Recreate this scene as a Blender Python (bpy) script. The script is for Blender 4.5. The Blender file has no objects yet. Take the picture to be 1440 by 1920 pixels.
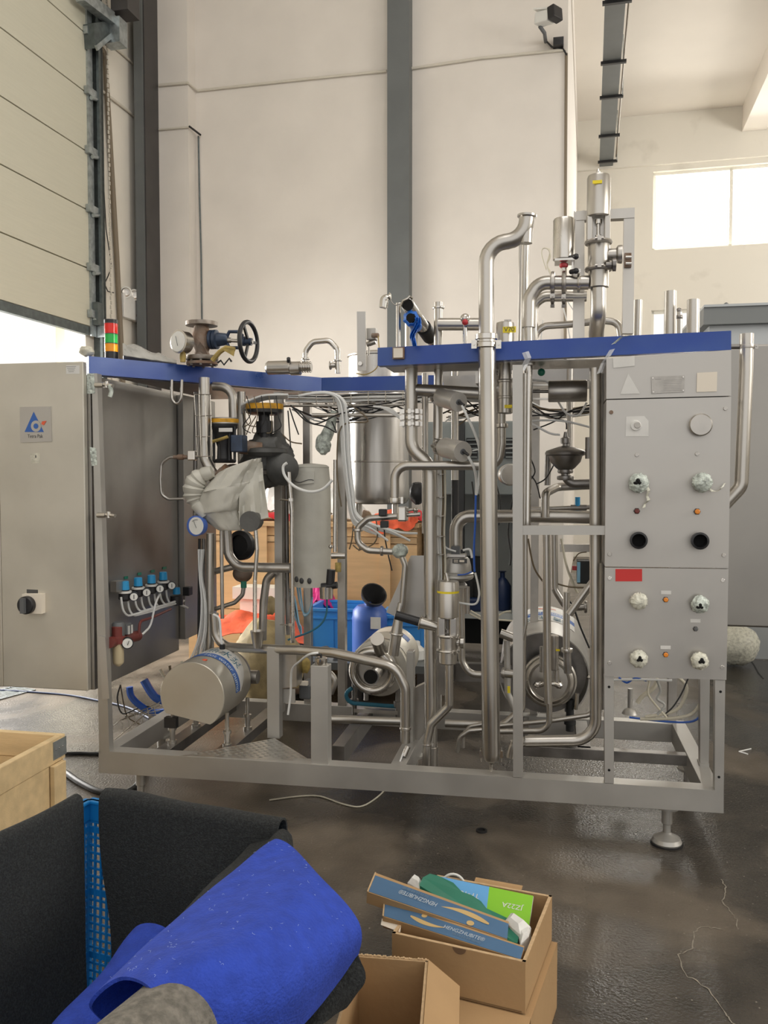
import bpy, math, random
from mathutils import Vector, Matrix, noise
V = Vector
random.seed(7)
C = bpy.context.scene.collection
SC = bpy.context.scene
# ------------------------------------------------------------------ camera, world, light, exposure
CAM_H, FPX, YAW, PITCH = 1.55, 1600.0, math.radians(11), math.atan(70 / 1600)
cd = bpy.data.cameras.new('camera'); cam = bpy.data.objects.new('camera', cd); C.objects.link(cam)
cd.sensor_fit = 'VERTICAL'; cd.sensor_height = 36; cd.lens = FPX / 1920 * 36; cd.clip_start = 0.02; cd.clip_end = 200
cam.location = (0, 0, CAM_H); cam.rotation_euler = (math.pi / 2 - PITCH, 0, YAW)
SC.camera = cam
SC.view_settings.view_transform = 'Standard'; SC.view_settings.look = 'None'
SC.view_settings.gamma = 1; SC.view_settings.use_curve_mapping = False
SC.view_settings.exposure = -0.12
w = bpy.data.worlds.new('sky'); SC.world = w; w.use_nodes = True
wn = w.node_tree.nodes; wl = w.node_tree.links
bgn = wn['Background']; bgn.inputs[0].default_value = (1.0, 0.975, 0.94, 1); bgn.inputs[1].default_value = 1.15
def area(name, loc, target, sx, sy, power, col=(1, 1, 1)):
    l = bpy.data.lights.new(name, 'AREA'); l.shape = 'RECTANGLE'; l.size = sx; l.size_y = sy; l.energy = power; l.color = col
    o = bpy.data.objects.new(name, l); C.objects.link(o); o.location = loc
    o.rotation_euler = (V(target) - V(loc)).to_track_quat('-Z', 'Y').to_euler(); return o
area('door_daylight', (-7.0, 6.0, 2.0), (-3.6, 5.2, 0.0), 4.5, 2.2, 650, (1, .97, .92))
sl = bpy.data.lights.new('sun', 'SUN'); sl.energy = 3.2; sl.angle = math.radians(14); sl.color = (1, .96, .9)
so = bpy.data.objects.new('sun', sl); C.objects.link(so); so.location = (-12, 6, 9); so.rotation_euler = V((math.cos(math.radians(51)), -.10, -math.sin(math.radians(51)))).to_track_quat('-Z', 'Y').to_euler()
area('hall_fill_light', (0.5, 1.5, 9.0), (-1.2, 6.0, 1.0), 5.0, 4.0, 200, (1, .98, .95))  # soft fill added high in the hall, not a real roof fitting
area('right_side_fill', (8.6, 3.0, 4.6), (-5.2, 8.2, 3.2), 6.0, 2.6, 480, (1, .96, .90))  # fill lamp added to brighten the left wall; the right wall has no windows
area('annex_window_light', (3.3, 17.1, 6.9), (2.4, 12, 3.8), 2.8, 1.8, 500, (1, .97, .9))
area('annex_side_fill', (8.8, 13.0, 4.5), (0, 13, 6.0), 5.0, 3.0, 340, (1, .96, .90))  # unseen fill added to lift the annex ceiling; no side windows here
# ------------------------------------------------------------------ geometry helpers
_s, _c = math.sin(YAW), math.cos(YAW); _sp, _cp = math.sin(PITCH), math.cos(PITCH)
FW = V((-_s * _cp, _c * _cp, -_sp)); RT = V((_c, _s, 0)); UP = V((-_s * _sp, _c * _sp, _cp)); CP = V((0, 0, CAM_H))
def ray(px, py): return FW + RT * ((px - 720) / FPX) - UP * ((py - 960) / FPX)
def P(px, py, Y=None, x=None, z=None):          # a point of the photograph at a known depth plane
    d = ray(px, py)
    t = Y / d.y if Y is not None else (x / d.x if x is not None else (z - CAM_H) / d.z)
    return CP + d * t
def dep(p): return (p - CP).dot(FW)
def S(w, p): return w * dep(p) / FPX            # w photo pixels at point p, in metres
BA = math.radians(2.5); BX = V((math.cos(BA), -math.sin(BA), 0)); BY = V((math.sin(BA), math.cos(BA), 0))
def B(x, y, z): return BX * x + BY * y + V((0, 0, z))   # the building's own axes
def PB(px, py, yb):
    d = ray(px, py); t = yb / d.dot(BY); return CP + d * t
def PBX(px, py, xb):
    d = ray(px, py); t = xb / d.dot(BX); return CP + d * t
def toB(p): return V((p.dot(BX), p.dot(BY), p.z))

class MB:
    def __init__(s): s.v = []; s.f = []; s.sm = []
    def add(s, vs, fs, smooth=False):
        n = len(s.v); s.v += [V(a) for a in vs]; s.f += [tuple(i + n for i in f) for f in fs]; s.sm += [smooth] * len(fs); return s
    def box(s, c, sx, sy, sz, ax=None):
        X, Y, Z = ax if ax else (V((1, 0, 0)), V((0, 1, 0)), V((0, 0, 1))); c = V(c)
        vs = [c + X * (i * sx / 2) + Y * (j * sy / 2) + Z * (k * sz / 2) for i in (-1, 1) for j in (-1, 1) for k in (-1, 1)]
        return s.add(vs, [(0, 1, 3, 2), (4, 6, 7, 5), (0, 4, 5, 1), (2, 3, 7, 6), (0, 2, 6, 4), (1, 5, 7, 3)])
    def bb(s, x0, x1, y0, y1, z0, z1): return s.box(((x0 + x1) / 2, (y0 + y1) / 2, (z0 + z1) / 2), x1 - x0, y1 - y0, z1 - z0)
    def bbB(s, x0, x1, y0, y1, z0, z1): return s.box(B((x0 + x1) / 2, (y0 + y1) / 2, (z0 + z1) / 2), abs(x1 - x0), abs(y1 - y0), abs(z1 - z0), (BX, BY, V((0, 0, 1))))
    def beam(s, a, b, wd, ht, up=(0, 0, 1)):
        a, b = V(a), V(b); d = (b - a).normalized(); up = V(up)
        if abs(d.dot(up)) > .99: up = V((0, 1, 0))
        x = d.cross(up).normalized(); u = x.cross(d).normalized()
        return s.box((a + b) / 2, wd, (b - a).length, ht, (x, d, u))
    def rings(s, cs, smooth=True, cap0=True, cap1=True):
        n = len(cs[0]); vs = [p for r in cs for p in r]; fs = []
        for i in range(len(cs) - 1):
            for j in range(n): k = (j + 1) % n; fs.append((i * n + j, i * n + k, (i + 1) * n + k, (i + 1) * n + j))
        s.add(vs, fs, smooth)
        if cap0: s.add(cs[0], [tuple(range(n))[::-1]])
        if cap1: s.add(cs[-1], [tuple(range(n))])
        return s
    def lathe(s, o, axis, prof, n=24, a0=0, a1=None, smooth=True, cap=True):
        o = V(o); d = V(axis).normalized(); u = d.orthogonal().normalized() if abs(d.z) > .5 else V((0, 0, 1)).cross(d).normalized(); v = d.cross(u)
        cs = [[o + d * t + u * (r * math.cos(2 * math.pi * j / n)) + v * (r * math.sin(2 * math.pi * j / n)) for j in range(n)] for (r, t) in prof]
        return s.rings(cs, smooth, cap and prof[0][0] > 1e-5, cap and prof[-1][0] > 1e-5)
    def cyl(s, a, b, r, r2=None, n=20): a, b = V(a), V(b); return s.lathe(a, b - a, [(r, 0), (r if r2 is None else r2, (b - a).length)], n)
    def tube(s, pts, r, n=14, hollow=0, cap=True, radii=None):
        pts = [V(p) for p in pts]; u = None; cs = []
        for i, p in enumerate(pts):
            d = ((pts[i + 1] - p) if i < len(pts) - 1 else (p - pts[i - 1])).normalized()
            if 0 < i < len(pts) - 1: d = ((pts[i + 1] - p).normalized() + (p - pts[i - 1]).normalized()).normalized()
            if u is None: u = d.orthogonal().normalized()
            u = (u - d * u.dot(d)).normalized(); v = d.cross(u); rr = radii[i] if radii else r
            cs.append([p + u * (rr * math.cos(2 * math.pi * j / n)) + v * (rr * math.sin(2 * math.pi * j / n)) for j in range(n)])
        if not hollow: return s.rings(cs, True, cap, cap)
        s.rings(cs, True, False, False)
        for e, q in ((0, 1), (-1, -2)):
            if hollow == 1 and e == -1 or hollow == 2 and e == 0:
                s.add(cs[e], [tuple(range(n))]); continue
            c0 = sum(cs[e], V((0, 0, 0))) / n; d = (sum(cs[q], V((0, 0, 0))) / n - c0).normalized()
            r1 = [c0 + (p - c0) * .84 for p in cs[e]]; r2 = [p + d * r * 3.5 for p in r1]
            s.rings([cs[e], r1, r2], True, False, True)
        return s
    def prism(s, pts, vec):
        pts = [V(p) for p in pts]; vec = V(vec); return s.rings([pts, [p + vec for p in pts]], False)
    def ball(s, c, rx, ry=None, rz=None, n=16, m=10, f=None):
        ry = ry or rx; rz = rz or rx; c = V(c); cs = []
        for i in range(m + 1):
            t = -math.pi / 2 + math.pi * i / m; cr = max(math.cos(t), .02)
            ring = []
            for j in range(n):
                a = 2 * math.pi * j / n; q = V((cr * math.cos(a), cr * math.sin(a), math.sin(t)))
                k = 1 + (f(q) if f else 0); ring.append(c + V((q.x * rx * k, q.y * ry * k, q.z * rz * k)))
            cs.append(ring)
        return s.rings(cs, True)
    def sheet(s, grid, th=0.0, smooth=True):        # grid[i][j] of points, given a thickness
        R_, N_ = len(grid), len(grid[0]); fs = [(i * N_ + j, (i + 1) * N_ + j, (i + 1) * N_ + j + 1, i * N_ + j + 1) for i in range(R_ - 1) for j in range(N_ - 1)]
        pts = [V(p) for r in grid for p in r]
        if not th: return s.add(pts, fs, smooth)
        nr = [V((0, 0, 0)) for _ in pts]
        for f in fs:
            q = (pts[f[2]] - pts[f[0]]).cross(pts[f[3]] - pts[f[1]])
            for i in f: nr[i] += q
        p2 = [p - (q.normalized() * th if q.length > 0 else V((0, 0, 0))) for p, q in zip(pts, nr)]
        M_ = len(pts); bd = [j for j in range(N_)] + [i * N_ + N_ - 1 for i in range(1, R_)] + [(R_ - 1) * N_ + j for j in range(N_ - 2, -1, -1)] + [i * N_ for i in range(R_ - 2, 0, -1)]
        ed = [(bd[i], bd[(i + 1) % len(bd)], bd[(i + 1) % len(bd)] + M_, bd[i] + M_) for i in range(len(bd))]
        return s.add(pts + p2, fs + [tuple(i + M_ for i in f[::-1]) for f in fs] + ed, smooth)
WL = {}
def out(mb, name, mat, parent=None, label=None, cat=None, group=None, kind=None, bevel=0, loc=None, ang=38):
    me = bpy.data.meshes.new(name); vs = mb.v
    if parent is not None: L = WL[parent]
    elif loc is not None: L = V(loc)
    else:
        xs = [v.x for v in vs]; ys = [v.y for v in vs]; zs = [v.z for v in vs]
        L = V(((min(xs) + max(xs)) / 2, (min(ys) + max(ys)) / 2, min(zs)))
    me.from_pydata([v - L for v in vs], [], mb.f)
    me.polygons.foreach_set('use_smooth', mb.sm); me.update()
    if any(mb.sm): me.set_sharp_from_angle(angle=math.radians(ang))
    me.materials.append(M[mat] if isinstance(mat, str) else mat)
    o = bpy.data.objects.new(name, me); C.objects.link(o); WL[o] = L
    if parent is not None: o.parent = parent
    else: o.location = L
    if bevel:
        b = o.modifiers.new('bevel', 'BEVEL'); b.width = bevel; b.segments = 2; b.limit_method = 'ANGLE'; b.angle_limit = math.radians(50)
    return tag(o, label, cat, group, kind)
def tag(o, label=None, cat=None, group=None, kind=None):
    if label: o['label'] = label
    if cat: o['category'] = cat
    if group: o['group'] = group
    if kind: o['kind'] = kind
    return o
def thing(name, label, cat, loc=(0, 0, 0), group=None):
    o = bpy.data.objects.new(name, None); C.objects.link(o); o.location = loc; o.empty_display_size = .1; WL[o] = V(loc)
    return tag(o, label, cat, group)
def struct(mb, name, mat, parent=None, **k): return out(mb, name, mat, parent, kind=None if parent else 'structure', **k)
def text(body, name, c, right, up, h, mat, parent, fit=None, fn=None, off=0.0008):
    cu = bpy.data.curves.new(name, 'FONT'); cu.body = body; cu.align_x = 'CENTER'; cu.align_y = 'CENTER'; cu.size = h
    t = bpy.data.objects.new(name, cu); C.objects.link(t); bpy.context.view_layer.update()
    me = bpy.data.meshes.new_from_object(t.evaluated_get(bpy.context.evaluated_depsgraph_get()))
    bpy.data.objects.remove(t); vs = [v.co.copy() for v in me.vertices]; fs = [tuple(p.vertices) for p in me.polygons]
    if not vs: return None
    wd = max(v.x for v in vs) - min(v.x for v in vs); sx = (fit / wd) if fit else 1
    right = V(right).normalized(); up = V(up).normalized(); nrm = right.cross(up)
    mb = MB()
    if fn: mb.add([fn(v.x * sx, v.y) for v in vs], fs)
    else: mb.add([V(c) + right * v.x * sx + up * v.y + nrm * off for v in vs], fs)
    return out(mb, name, mat, parent)
# ------------------------------------------------------------------ materials
M = {}
def mat(name, col, metal=0, rough=.5, var=0, vscale=6, rvar=0, bump=0, bscale=60, stretch=None, col2=None, trans=0, emit=0, alpha=1, spec=None, thr=(.35, .65)):
    m = bpy.data.materials.new(name); m.use_nodes = True; nt = m.node_tree; N, L = nt.nodes, nt.links; b = N['Principled BSDF']
    c = tuple(col) + (1,); b.inputs['Base Color'].default_value = c; b.inputs['Metallic'].default_value = metal; b.inputs['Roughness'].default_value = rough
    if spec is not None: b.inputs['Specular IOR Level'].default_value = spec
    if trans: b.inputs['Transmission Weight'].default_value = trans
    if alpha < 1: b.inputs['Alpha'].default_value = alpha
    if emit: b.inputs['Emission Color'].default_value = c; b.inputs['Emission Strength'].default_value = emit
    if var or rvar or bump or col2:
        tc = N.new('ShaderNodeTexCoord'); mp = N.new('ShaderNodeMapping'); L.new(tc.outputs['Object'], mp.inputs[0])
        if stretch: mp.inputs['Scale'].default_value = stretch
        n1 = N.new('ShaderNodeTexNoise'); n1.inputs['Scale'].default_value = vscale; n1.inputs['Detail'].default_value = 6; L.new(mp.outputs[0], n1.inputs[0])
        if var or col2:
            r = N.new('ShaderNodeValToRGB'); L.new(n1.outputs[0], r.inputs[0])
            r.color_ramp.elements[0].position, r.color_ramp.elements[1].position = thr
            a = tuple(x * (1 - var) for x in col); r.color_ramp.elements[0].color = (tuple(col2) if col2 else a) + (1,)
            r.color_ramp.elements[1].color = tuple(min(1, x * (1 + var * .5)) for x in col) + (1,); L.new(r.outputs[0], b.inputs['Base Color'])
        if rvar:
            mr = N.new('ShaderNodeMapRange'); L.new(n1.outputs[0], mr.inputs[0]); mr.inputs[1].default_value = .3; mr.inputs[2].default_value = .7
            mr.inputs[3].default_value = max(.02, rough - rvar); mr.inputs[4].default_value = rough + rvar; L.new(mr.outputs[0], b.inputs['Roughness'])
        if bump:
            n2 = N.new('ShaderNodeTexNoise'); n2.inputs['Scale'].default_value = bscale; n2.inputs['Detail'].default_value = 4; L.new(mp.outputs[0], n2.inputs[0])
            bp = N.new('ShaderNodeBump'); bp.inputs['Strength'].default_value = bump; bp.inputs['Distance'].default_value = .01
            L.new(n2.outputs[0], bp.inputs['Height']); L.new(bp.outputs[0], b.inputs['Normal'])
    M[name] = m; return m
mat('steel', (.53, .505, .465), 1, .33, .10, 3, .05)
mat('steel_bright', (.64, .615, .575), 1, .25, .08, 8, .05)
mat('satin_steel', (.64, .62, .585), .6, .36, .08, 8, .05)
mat('steel_dull', (.50, .475, .44), 1, .36, .18, 7, .08)
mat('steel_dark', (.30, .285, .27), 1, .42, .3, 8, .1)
mat('frame_steel', (.50, .485, .455), .65, .45, .1, 4, .08)
mat('panel_steel', (.50, .48, .45), .8, .42, .08, 3.5, .1)
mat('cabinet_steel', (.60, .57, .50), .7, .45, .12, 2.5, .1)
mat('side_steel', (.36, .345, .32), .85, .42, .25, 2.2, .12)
mat('tank_steel', (.56, .54, .51), 1, .34, .08, 7, .08, 0, 60, (6, 6, .6))
mat('rusty', (.20, .12, .075), .5, .7, .5, 14, 0, .4, 60, None, (.30, .25, .21))
mat('flange_steel', (.30, .27, .24), .8, .5, .4, 14, 0, .2, 60, None, (.16, .12, .09))
mat('blue_cast', (.035, .055, .10), .2, .4, .3, 20, 0, .1, 60)
mat('blue_paint', (.018, .058, .29), .1, .33, .12, 4, .06, .02, 90, None, (.035, .085, .30))
mat('black_plastic', (.018, .018, .02), 0, .4)
mat('black_rubber', (.012, .012, .013), 0, .6)
mat('hole', (.004, .004, .004), 0, .9)
mat('grey_plastic', (.12, .125, .13), 0, .5)
mat('white_plastic', (.75, .75, .72), 0, .4)
mat('hose_white', (.80, .81, .80), 0, .35, 0)
mat('hose_blue', (.02, .10, .45), 0, .35)
mat('hose_cyan', (.25, .50, .68), 0, .35)
mat('hose_pale', (.66, .62, .50), 0, .4)
mat('cable_black', (.014, .014, .015), 0, .45)
mat('cable_brown', (.16, .12, .07), 0, .5)
mat('yellow_label', (.85, .68, .02), 0, .5)
mat('yellow_band', (.70, .36, .02), 0, .5, .3, 30)
mat('yellow_ochre', (.45, .33, .10), 0, .6, .3, 30)
mat('red_label', (.62, .035, .03), 0, .5)
mat('orange', (.85, .28, .03), 0, .4)
mat('red', (.5, .03, .04), 0, .35)
mat('white_label', (.72, .71, .68), 0, .5, .06, 12)
mat('cream_label', (.80, .73, .62), 0, .55)
mat('etched', (.46, .44, .41), .8, .5, .1, 30)
mat('logo_blue', (.03, .12, .42), 0, .4)
mat('logo_red', (.75, .12, .05), 0, .4)
mat('ink_dark', (.06, .06, .06), 0, .5)
mat('ink_teal', (.03, .16, .24), 0, .5)
mat('print_white', (.55, .62, .68), 0, .5)
mat('knob_cyan', (.02, .30, .62), 0, .35)
mat('gauge_face', (.78, .78, .74), 0, .3)
mat('amber_bowl', (.62, .52, .34), 0, .3)
mat('red_dark', (.17, .035, .028), 0, .45)
mat('film_wrap', (.62, .68, .62), 0, .22, .45, 45, .1, .8, 70)
mat('film_white', (.74, .73, .62), 0, .3, .2, 45, .1, .8, 50)
mat('jacket_vinyl', (.58, .565, .50), 0, .5, .12, 6, .08, .25, 14)
mat('jacket_dark', (.10, .10, .095), 0, .55, .3, 9, .1, .4, 18)
mat('blue_glove', (.02, .16, .62), 0, .35, .2, 20)
mat('cream_wall', (.72, .675, .62), 0, .85, .05, 1.6, 0, .12, 12)
mat('side_wall', (.78, .74, .66), 0, .85, .06, 1.6, 0, .12, 12)
mat('annex_wall', (.72, .69, .62), 0, .85, .10, 1.3, 0, .12, 8, None, (.58, .55, .48), thr=(.25, .42))
mat('ceiling_white', (.80, .75, .68), 0, .85, .03, 1)
mat('column_grey', (.135, .145, .145), .1, .5, .08, 3)
mat('column_dark', (.060, .055, .054), .1, .5, .15, 3)
mat('door_skin', (.60, .58, .47), 0, .5, .03, 3, 0, .25, 40, (1, 1, 26))
mat('galvanised', (.42, .46, .47), .8, .42, .25, 18)
mat('galv_dark', (.13, .15, .15), .7, .5, .2, 18)
mat('conduit_white', (.62, .58, .50), 0, .6)
mat('brown_pipe', (.20, .16, .11), 0, .55)
mat('window_frame', (.78, .76, .68), 0, .5)
mat('wood_panel', (.62, .40, .20), 0, .6, .10, 3, 0, .1, 30, (1, 1, 8))
mat('wood_edge', (.50, .33, .17), 0, .6, .2, 3, 0, .1, 30, (1, 1, 8))
mat('crack_grey', (.30, .27, .22), 0, .8, .3, 40)
mat('pine', (.72, .54, .30), 0, .55, .14, 3, 0, .1, 40, (1, 6, 6))
mat('bin_blue', (.05, .29, .72), 0, .4)
mat('drum_blue', (.07, .15, .50), 0, .4)
mat('navy', (.008, .022, .075), 0, .45)
mat('orange_cloth', (.85, .13, .05), 0, .75, .25, 14, 0, .5, 20)
mat('red_cloth', (.70, .03, .04), 0, .7, .2, 14, 0, .4, 20)
mat('pink_cloth', (.62, .02, .20), 0, .7)
mat('sack', (.42, .33, .17), 0, .7, .35, 9, 0, .5, 20)
mat('machine_grey', (.20, .22, .215), .2, .5, .08, 3)
mat('machine_pale', (.50, .52, .50), .1, .5, .06, 3)
mat('machine_dark', (.02, .021, .022), .1, .6)
mat('cabinet_plain', (.36, .345, .32), .85, .4, .15, 1.2, .08)
mat('booth', (.40, .42, .43), .3, .45, .05, 2)
mat('booth_dark', (.17, .18, .18), .3, .5)
mat('card', (.46, .29, .14), 0, .75, .06, 4, 0, .1, 40)
mat('card_edge', (.60, .42, .24), 0, .8, .15, 60)
mat('card_dark', (.20, .12, .065), 0, .8, .1, 20)
mat('box_blue', (.075, .165, .30), 0, .45, .12, 6)
mat('box_gold', (.60, .42, .18), 0, .5)
mat('case_green', (.02, .20, .13), 0, .35, .1, 10)
mat('book_blue', (.14, .42, .80), 0, .4)
mat('book_green', (.26, .62, .03), 0, .4)
mat('paper_white', (.80, .80, .78), 0, .6, .1, 20, 0, .5, 30)
mat('felt_grey', (.034, .037, .038), 0, .95, .45, 160, 0, .6, 260, thr=(.4, .7))
mat('felt_roll', (.22, .205, .175), 0, .95, .35, 60, 0, .6, 200)
mat('felt_blue', (.028, .072, .50), 0, .9, .15, 30, 0, .5, 160)
mat('lint', (.35, .45, .75), 0, .9)
mat('basket_blue', (.01, .22, .58), 0, .4)
mat('plastic_sheet', (.42, .42, .40), 0, .3, .3, 12, .1, .5, 20)
mat('foam', (.62, .60, .50), 0, .8, .15, 30, 0, .6, 40)
mat('light_red', (.80, .02, .01), 0, .15, trans=.25, emit=.05)
mat('light_green', (.02, .50, .08), 0, .15, trans=.25, emit=.05)
mat('light_amber', (.95, .36, .01), 0, .15, trans=.25, emit=.08)
mat('clear_film', (.8, .82, .85), 0, .1, alpha=.35)
mat('outdoor_ground', (.62, .60, .56), 0, .8, .1, 2)
mat('outdoor_wall', (.80, .76, .55), 0, .8)
mat('tread_plate', (.58, .57, .54), .9, .35, .15, 30)
def floor_mat():
    m = bpy.data.materials.new('wet_concrete'); m.use_nodes = True; nt = m.node_tree; N, L = nt.nodes, nt.links; b = N['Principled BSDF']
    tc = N.new('ShaderNodeTexCoord')
    def nz(sc, det=6, dist=0):
        n = N.new('ShaderNodeTexNoise'); n.inputs['Scale'].default_value = sc; n.inputs['Detail'].default_value = det; n.inputs['Distortion'].default_value = dist
        L.new(tc.outputs['Object'], n.inputs[0]); return n
    def ramp(src, p0, c0, p1, c1):
        r = N.new('ShaderNodeValToRGB'); L.new(src, r.inputs[0]); r.color_ramp.elements[0].position = p0; r.color_ramp.elements[1].position = p1
        r.color_ramp.elements[0].color = c0; r.color_ramp.elements[1].color = c1; return r
    big = nz(.9, 5, .4); mid = nz(5, 8); fine = nz(90, 3)
    dry = ramp(mid.outputs[0], .3, (.095, .076, .056, 1), .7, (.150, .124, .094, 1))
    wet = ramp(mid.outputs[0], .3, (.032, .027, .021, 1), .7, (.062, .052, .041, 1))
    wm = ramp(big.outputs[0], .47, (0, 0, 0, 1), .56, (1, 1, 1, 1))
    mx = N.new('ShaderNodeMix'); mx.data_type = 'RGBA'; L.new(wm.outputs[0], mx.inputs[0]); L.new(wet.outputs[0], mx.inputs[6]); L.new(dry.outputs[0], mx.inputs[7])
    # pale grit specks
    vo = N.new('ShaderNodeTexVoronoi'); vo.inputs['Scale'].default_value = 34; L.new(tc.outputs['Object'], vo.inputs[0])
    sp = ramp(vo.outputs['Distance'], .06, (1, 1, 1, 1), .12, (0, 0, 0, 1))
    sel = ramp(vo.outputs['Color'], .52, (0, 0, 0, 1), .56, (1, 1, 1, 1))
    ml = N.new('ShaderNodeMath'); ml.operation = 'MULTIPLY'; L.new(sp.outputs[0], ml.inputs[0]); L.new(sel.outputs[0], ml.inputs[1])
    m2 = N.new('ShaderNodeMath'); m2.operation = 'MULTIPLY'; L.new(ml.outputs[0], m2.inputs[0]); m2.inputs[1].default_value = .5
    mx2 = N.new('ShaderNodeMix'); mx2.data_type = 'RGBA'; L.new(m2.outputs[0], mx2.inputs[0]); L.new(mx.outputs[2], mx2.inputs[6]); mx2.inputs[7].default_value = (.42, .38, .32, 1)
    L.new(mx2.outputs[2], b.inputs['Base Color'])
    rr = ramp(big.outputs[0], .43, (.13, .13, .13, 1), .60, (.48, .48, .48, 1)); L.new(rr.outputs[0], b.inputs['Roughness'])
    b.inputs['Specular IOR Level'].default_value = .5
    bp = N.new('ShaderNodeBump'); bp.inputs['Strength'].default_value = .5; bp.inputs['Distance'].default_value = .006; L.new(fine.outputs[0], bp.inputs['Height'])
    L.new(bp.outputs[0], b.inputs['Normal']); M['floor'] = m
floor_mat()
# ------------------------------------------------------------------ the setting (building axes)
YW, XL, XA, YF, ZC = 9.65, -5.25, -0.27, 16.5, 8.06
b = MB().bbB(XL, 9, -5, YF, -.2, 0); fl = struct(b, 'floor', 'floor', loc=(0, 0, 0))
b = MB().bbB(-22, XL - .25, -8, 22, -.25, -.03); struct(b, 'ground', 'outdoor_ground')
jb = toB(PBX(160, 618, XL)); YJ = jb.y; ZD = jb.z            # far jamb of the roller door and its lower edge
YJ0 = 4.1
wl_ = MB().bbB(XL - .25, XL, YJ, YW + .2, 0, 9.6).bbB(XL - .25, XL, -5, YJ0, 0, 9.6).bbB(XL - .25, XL, YJ0, YJ, 7.2, 9.6)
struct(wl_, 'wall_left', 'side_wall')
b = MB().bbB(XL, XA, YW, YW + .25, 0, 9.6).bbB(XL, toB(PB(352, 155, 9.45)).x, 9.45, YW, 0, 9.6)
struct(b, 'wall_back', 'cream_wall')
b = MB().bbB(XA - .25, XA, YW + .25, YF, 0, ZC); struct(b, 'wall_annex_side', 'cream_wall')
# annex far wall with two window openings
wx0, wx1 = 1.08, 3.95; za, zb_, zc, zd = 5.65, 7.06, 2.9, 4.56
b = MB().bbB(XA - .25, wx0, YF, YF + .25, 0, ZC).bbB(wx1, 9, YF, YF + .25, 0, ZC).bbB(wx0, wx1, YF, YF + .25, zb_, ZC).bbB(wx0, wx1, YF, YF + .25, zd, za).bbB(wx0, wx1, YF, YF + .25, 0, zc)
b.bbB(XA, 9, YF - .07, YF, 7.16, ZC)
struct(b, 'wall_far', 'annex_wall')
struct(MB().bbB(9, 9.25, -5, YF + .25, 0, 9.6), 'wall_right', 'annex_wall')
struct(MB().bbB(XA - .25, 9, YW + .25, YF + .25, ZC, ZC + .2), 'ceiling', 'ceiling_white')
struct(MB().bbB(XL - .25, 9.25, -5, YW + .25, 9.6, 9.8), 'ceiling_hall', 'ceiling_white')
q = toB(PB(1390, 250, YF))
struct(MB().bbB(q.x, q.x + .40, 8.5, YF - .07, q.z, ZC), 'ceiling_beam', 'ceiling_white')
struct(MB().bbB(XA, 9, YW, YW + .25, 8.9, 9.6), 'wall_upper', 'annex_wall')
for i, (z0, z1) in enumerate(((za, zb_), (zc, zd))):
    f = MB(); t = .05
    for xx in (wx0 + t / 2, wx0 + (wx1 - wx0) * .47, wx1 - t / 2): f.box(B(xx, YF + .12, (z0 + z1) / 2), t, .06, z1 - z0, (BX, BY, V((0, 0, 1))))
    for zz in (z0 + t / 2, z1 - t / 2): f.box(B((wx0 + wx1) / 2, YF + .12, zz), wx1 - wx0, .06, t, (BX, BY, V((0, 0, 1))))
    struct(f, 'window_%d' % (i + 1), 'window_frame')
# steel columns
x0 = toB(PB(277, 500, 9.15)).x
cc = MB().bbB(x0 - .11, x0, 9.13, 9.45, 0, 9.6); struct(cc, 'trim_1_corner_column', 'column_dark')
struct(MB().bbB(x0 - .12, x0 - .015, 9.10, 9.13, 0, 9.6), 'trim_2_column_flange', 'column_grey')
a, e = toB(PB(726, 300, YW - .17)).x, toB(PB(767, 300, YW - .17)).x
struct(MB().bbB(a, e, YW - .17, YW, 0, 9.6), 'trim_3_wall_column', 'column_grey')
# conduits and cables on the walls
def line(name, pts, r, m='conduit_white', n=8, parent=None): return struct(MB().tube(pts, r, n), name, m, parent)
line('trim_4_conduit', [PB(370, 170, YW - .02), PB(545, 151, YW - .02), PB(725, 133, YW - .02)], .016)
line('trim_5_conduit', [PB(767, 129, YW - .02), PB(900, 109, YW - .02), PB(1061, 93, YW - .02)], .016)
line('trim_6_conduit', [PB(298, 160, 9.43), PB(352, 155, 9.43)], .018)
line('trim_7_conduit', [PB(352, 155, 9.43), PB(370, 170, YW - .02)], .012)
line('trim_8_conduit', [PB(298, 243, 9.43), PB(354, 238, 9.43)], .012)
line('trim_9_conduit', [PB(355, 237, 9.42), PB(376, 253, YW - .03)], .012, 'cable_black')
line('trim_10_cable', [PB(372, 255, YW - .01), PB(374, 370, YW - .01), PB(377, 480, YW - .01), PB(379, 640, YW - .01)], .010, 'galv_dark')
line('trim_11_conduit', [PB(1062, 100, YW - .02), PB(1061, 250, YW - .02), PB(1060, 440, YW - .02), PB(1060, 700, YW - .02)], .016, 'brown_pipe')
line('trim_12_conduit', [PBX(165, 150, XL + .02), PBX(258, 222, XL + .02)], .016)
line('trim_13_conduit', [PBX(196, 72, XL + .02), PBX(258, 126, XL + .02)], .014)
line('trim_14_pipe', [PBX(178, 84, XL + .04), PBX(190, 91, XL + .04), PBX(195, 98, XL + .04), PBX(197, 108, XL + .04), PBX(206, 260, XL + .04), PBX(219, 480, XL + .04), PBX(230, 700, XL + .04), PBX(236, 900, XL + .04)], .028, 'brown_pipe', 10)
line('trim_15_hanging_wire', [PBX(190, 172, XL + .03), PBX(191, 250, XL + .03), PBX(194, 340, XL + .03), PBX(199, 430, XL + .03), PBX(206, 478, XL + .03), PBX(209, 500, XL + .03), PBX(203, 517, XL + .03), PBX(196, 532, XL + .03), PBX(202, 546, XL + .03), PBX(213, 549, XL + .03)], .006, 'cable_black')
line('trim_16_batten', [PB(1085, 191, YF - .1), PB(1122, 187, YF - .1)], .05, 'brown_pipe', 6)
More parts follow.
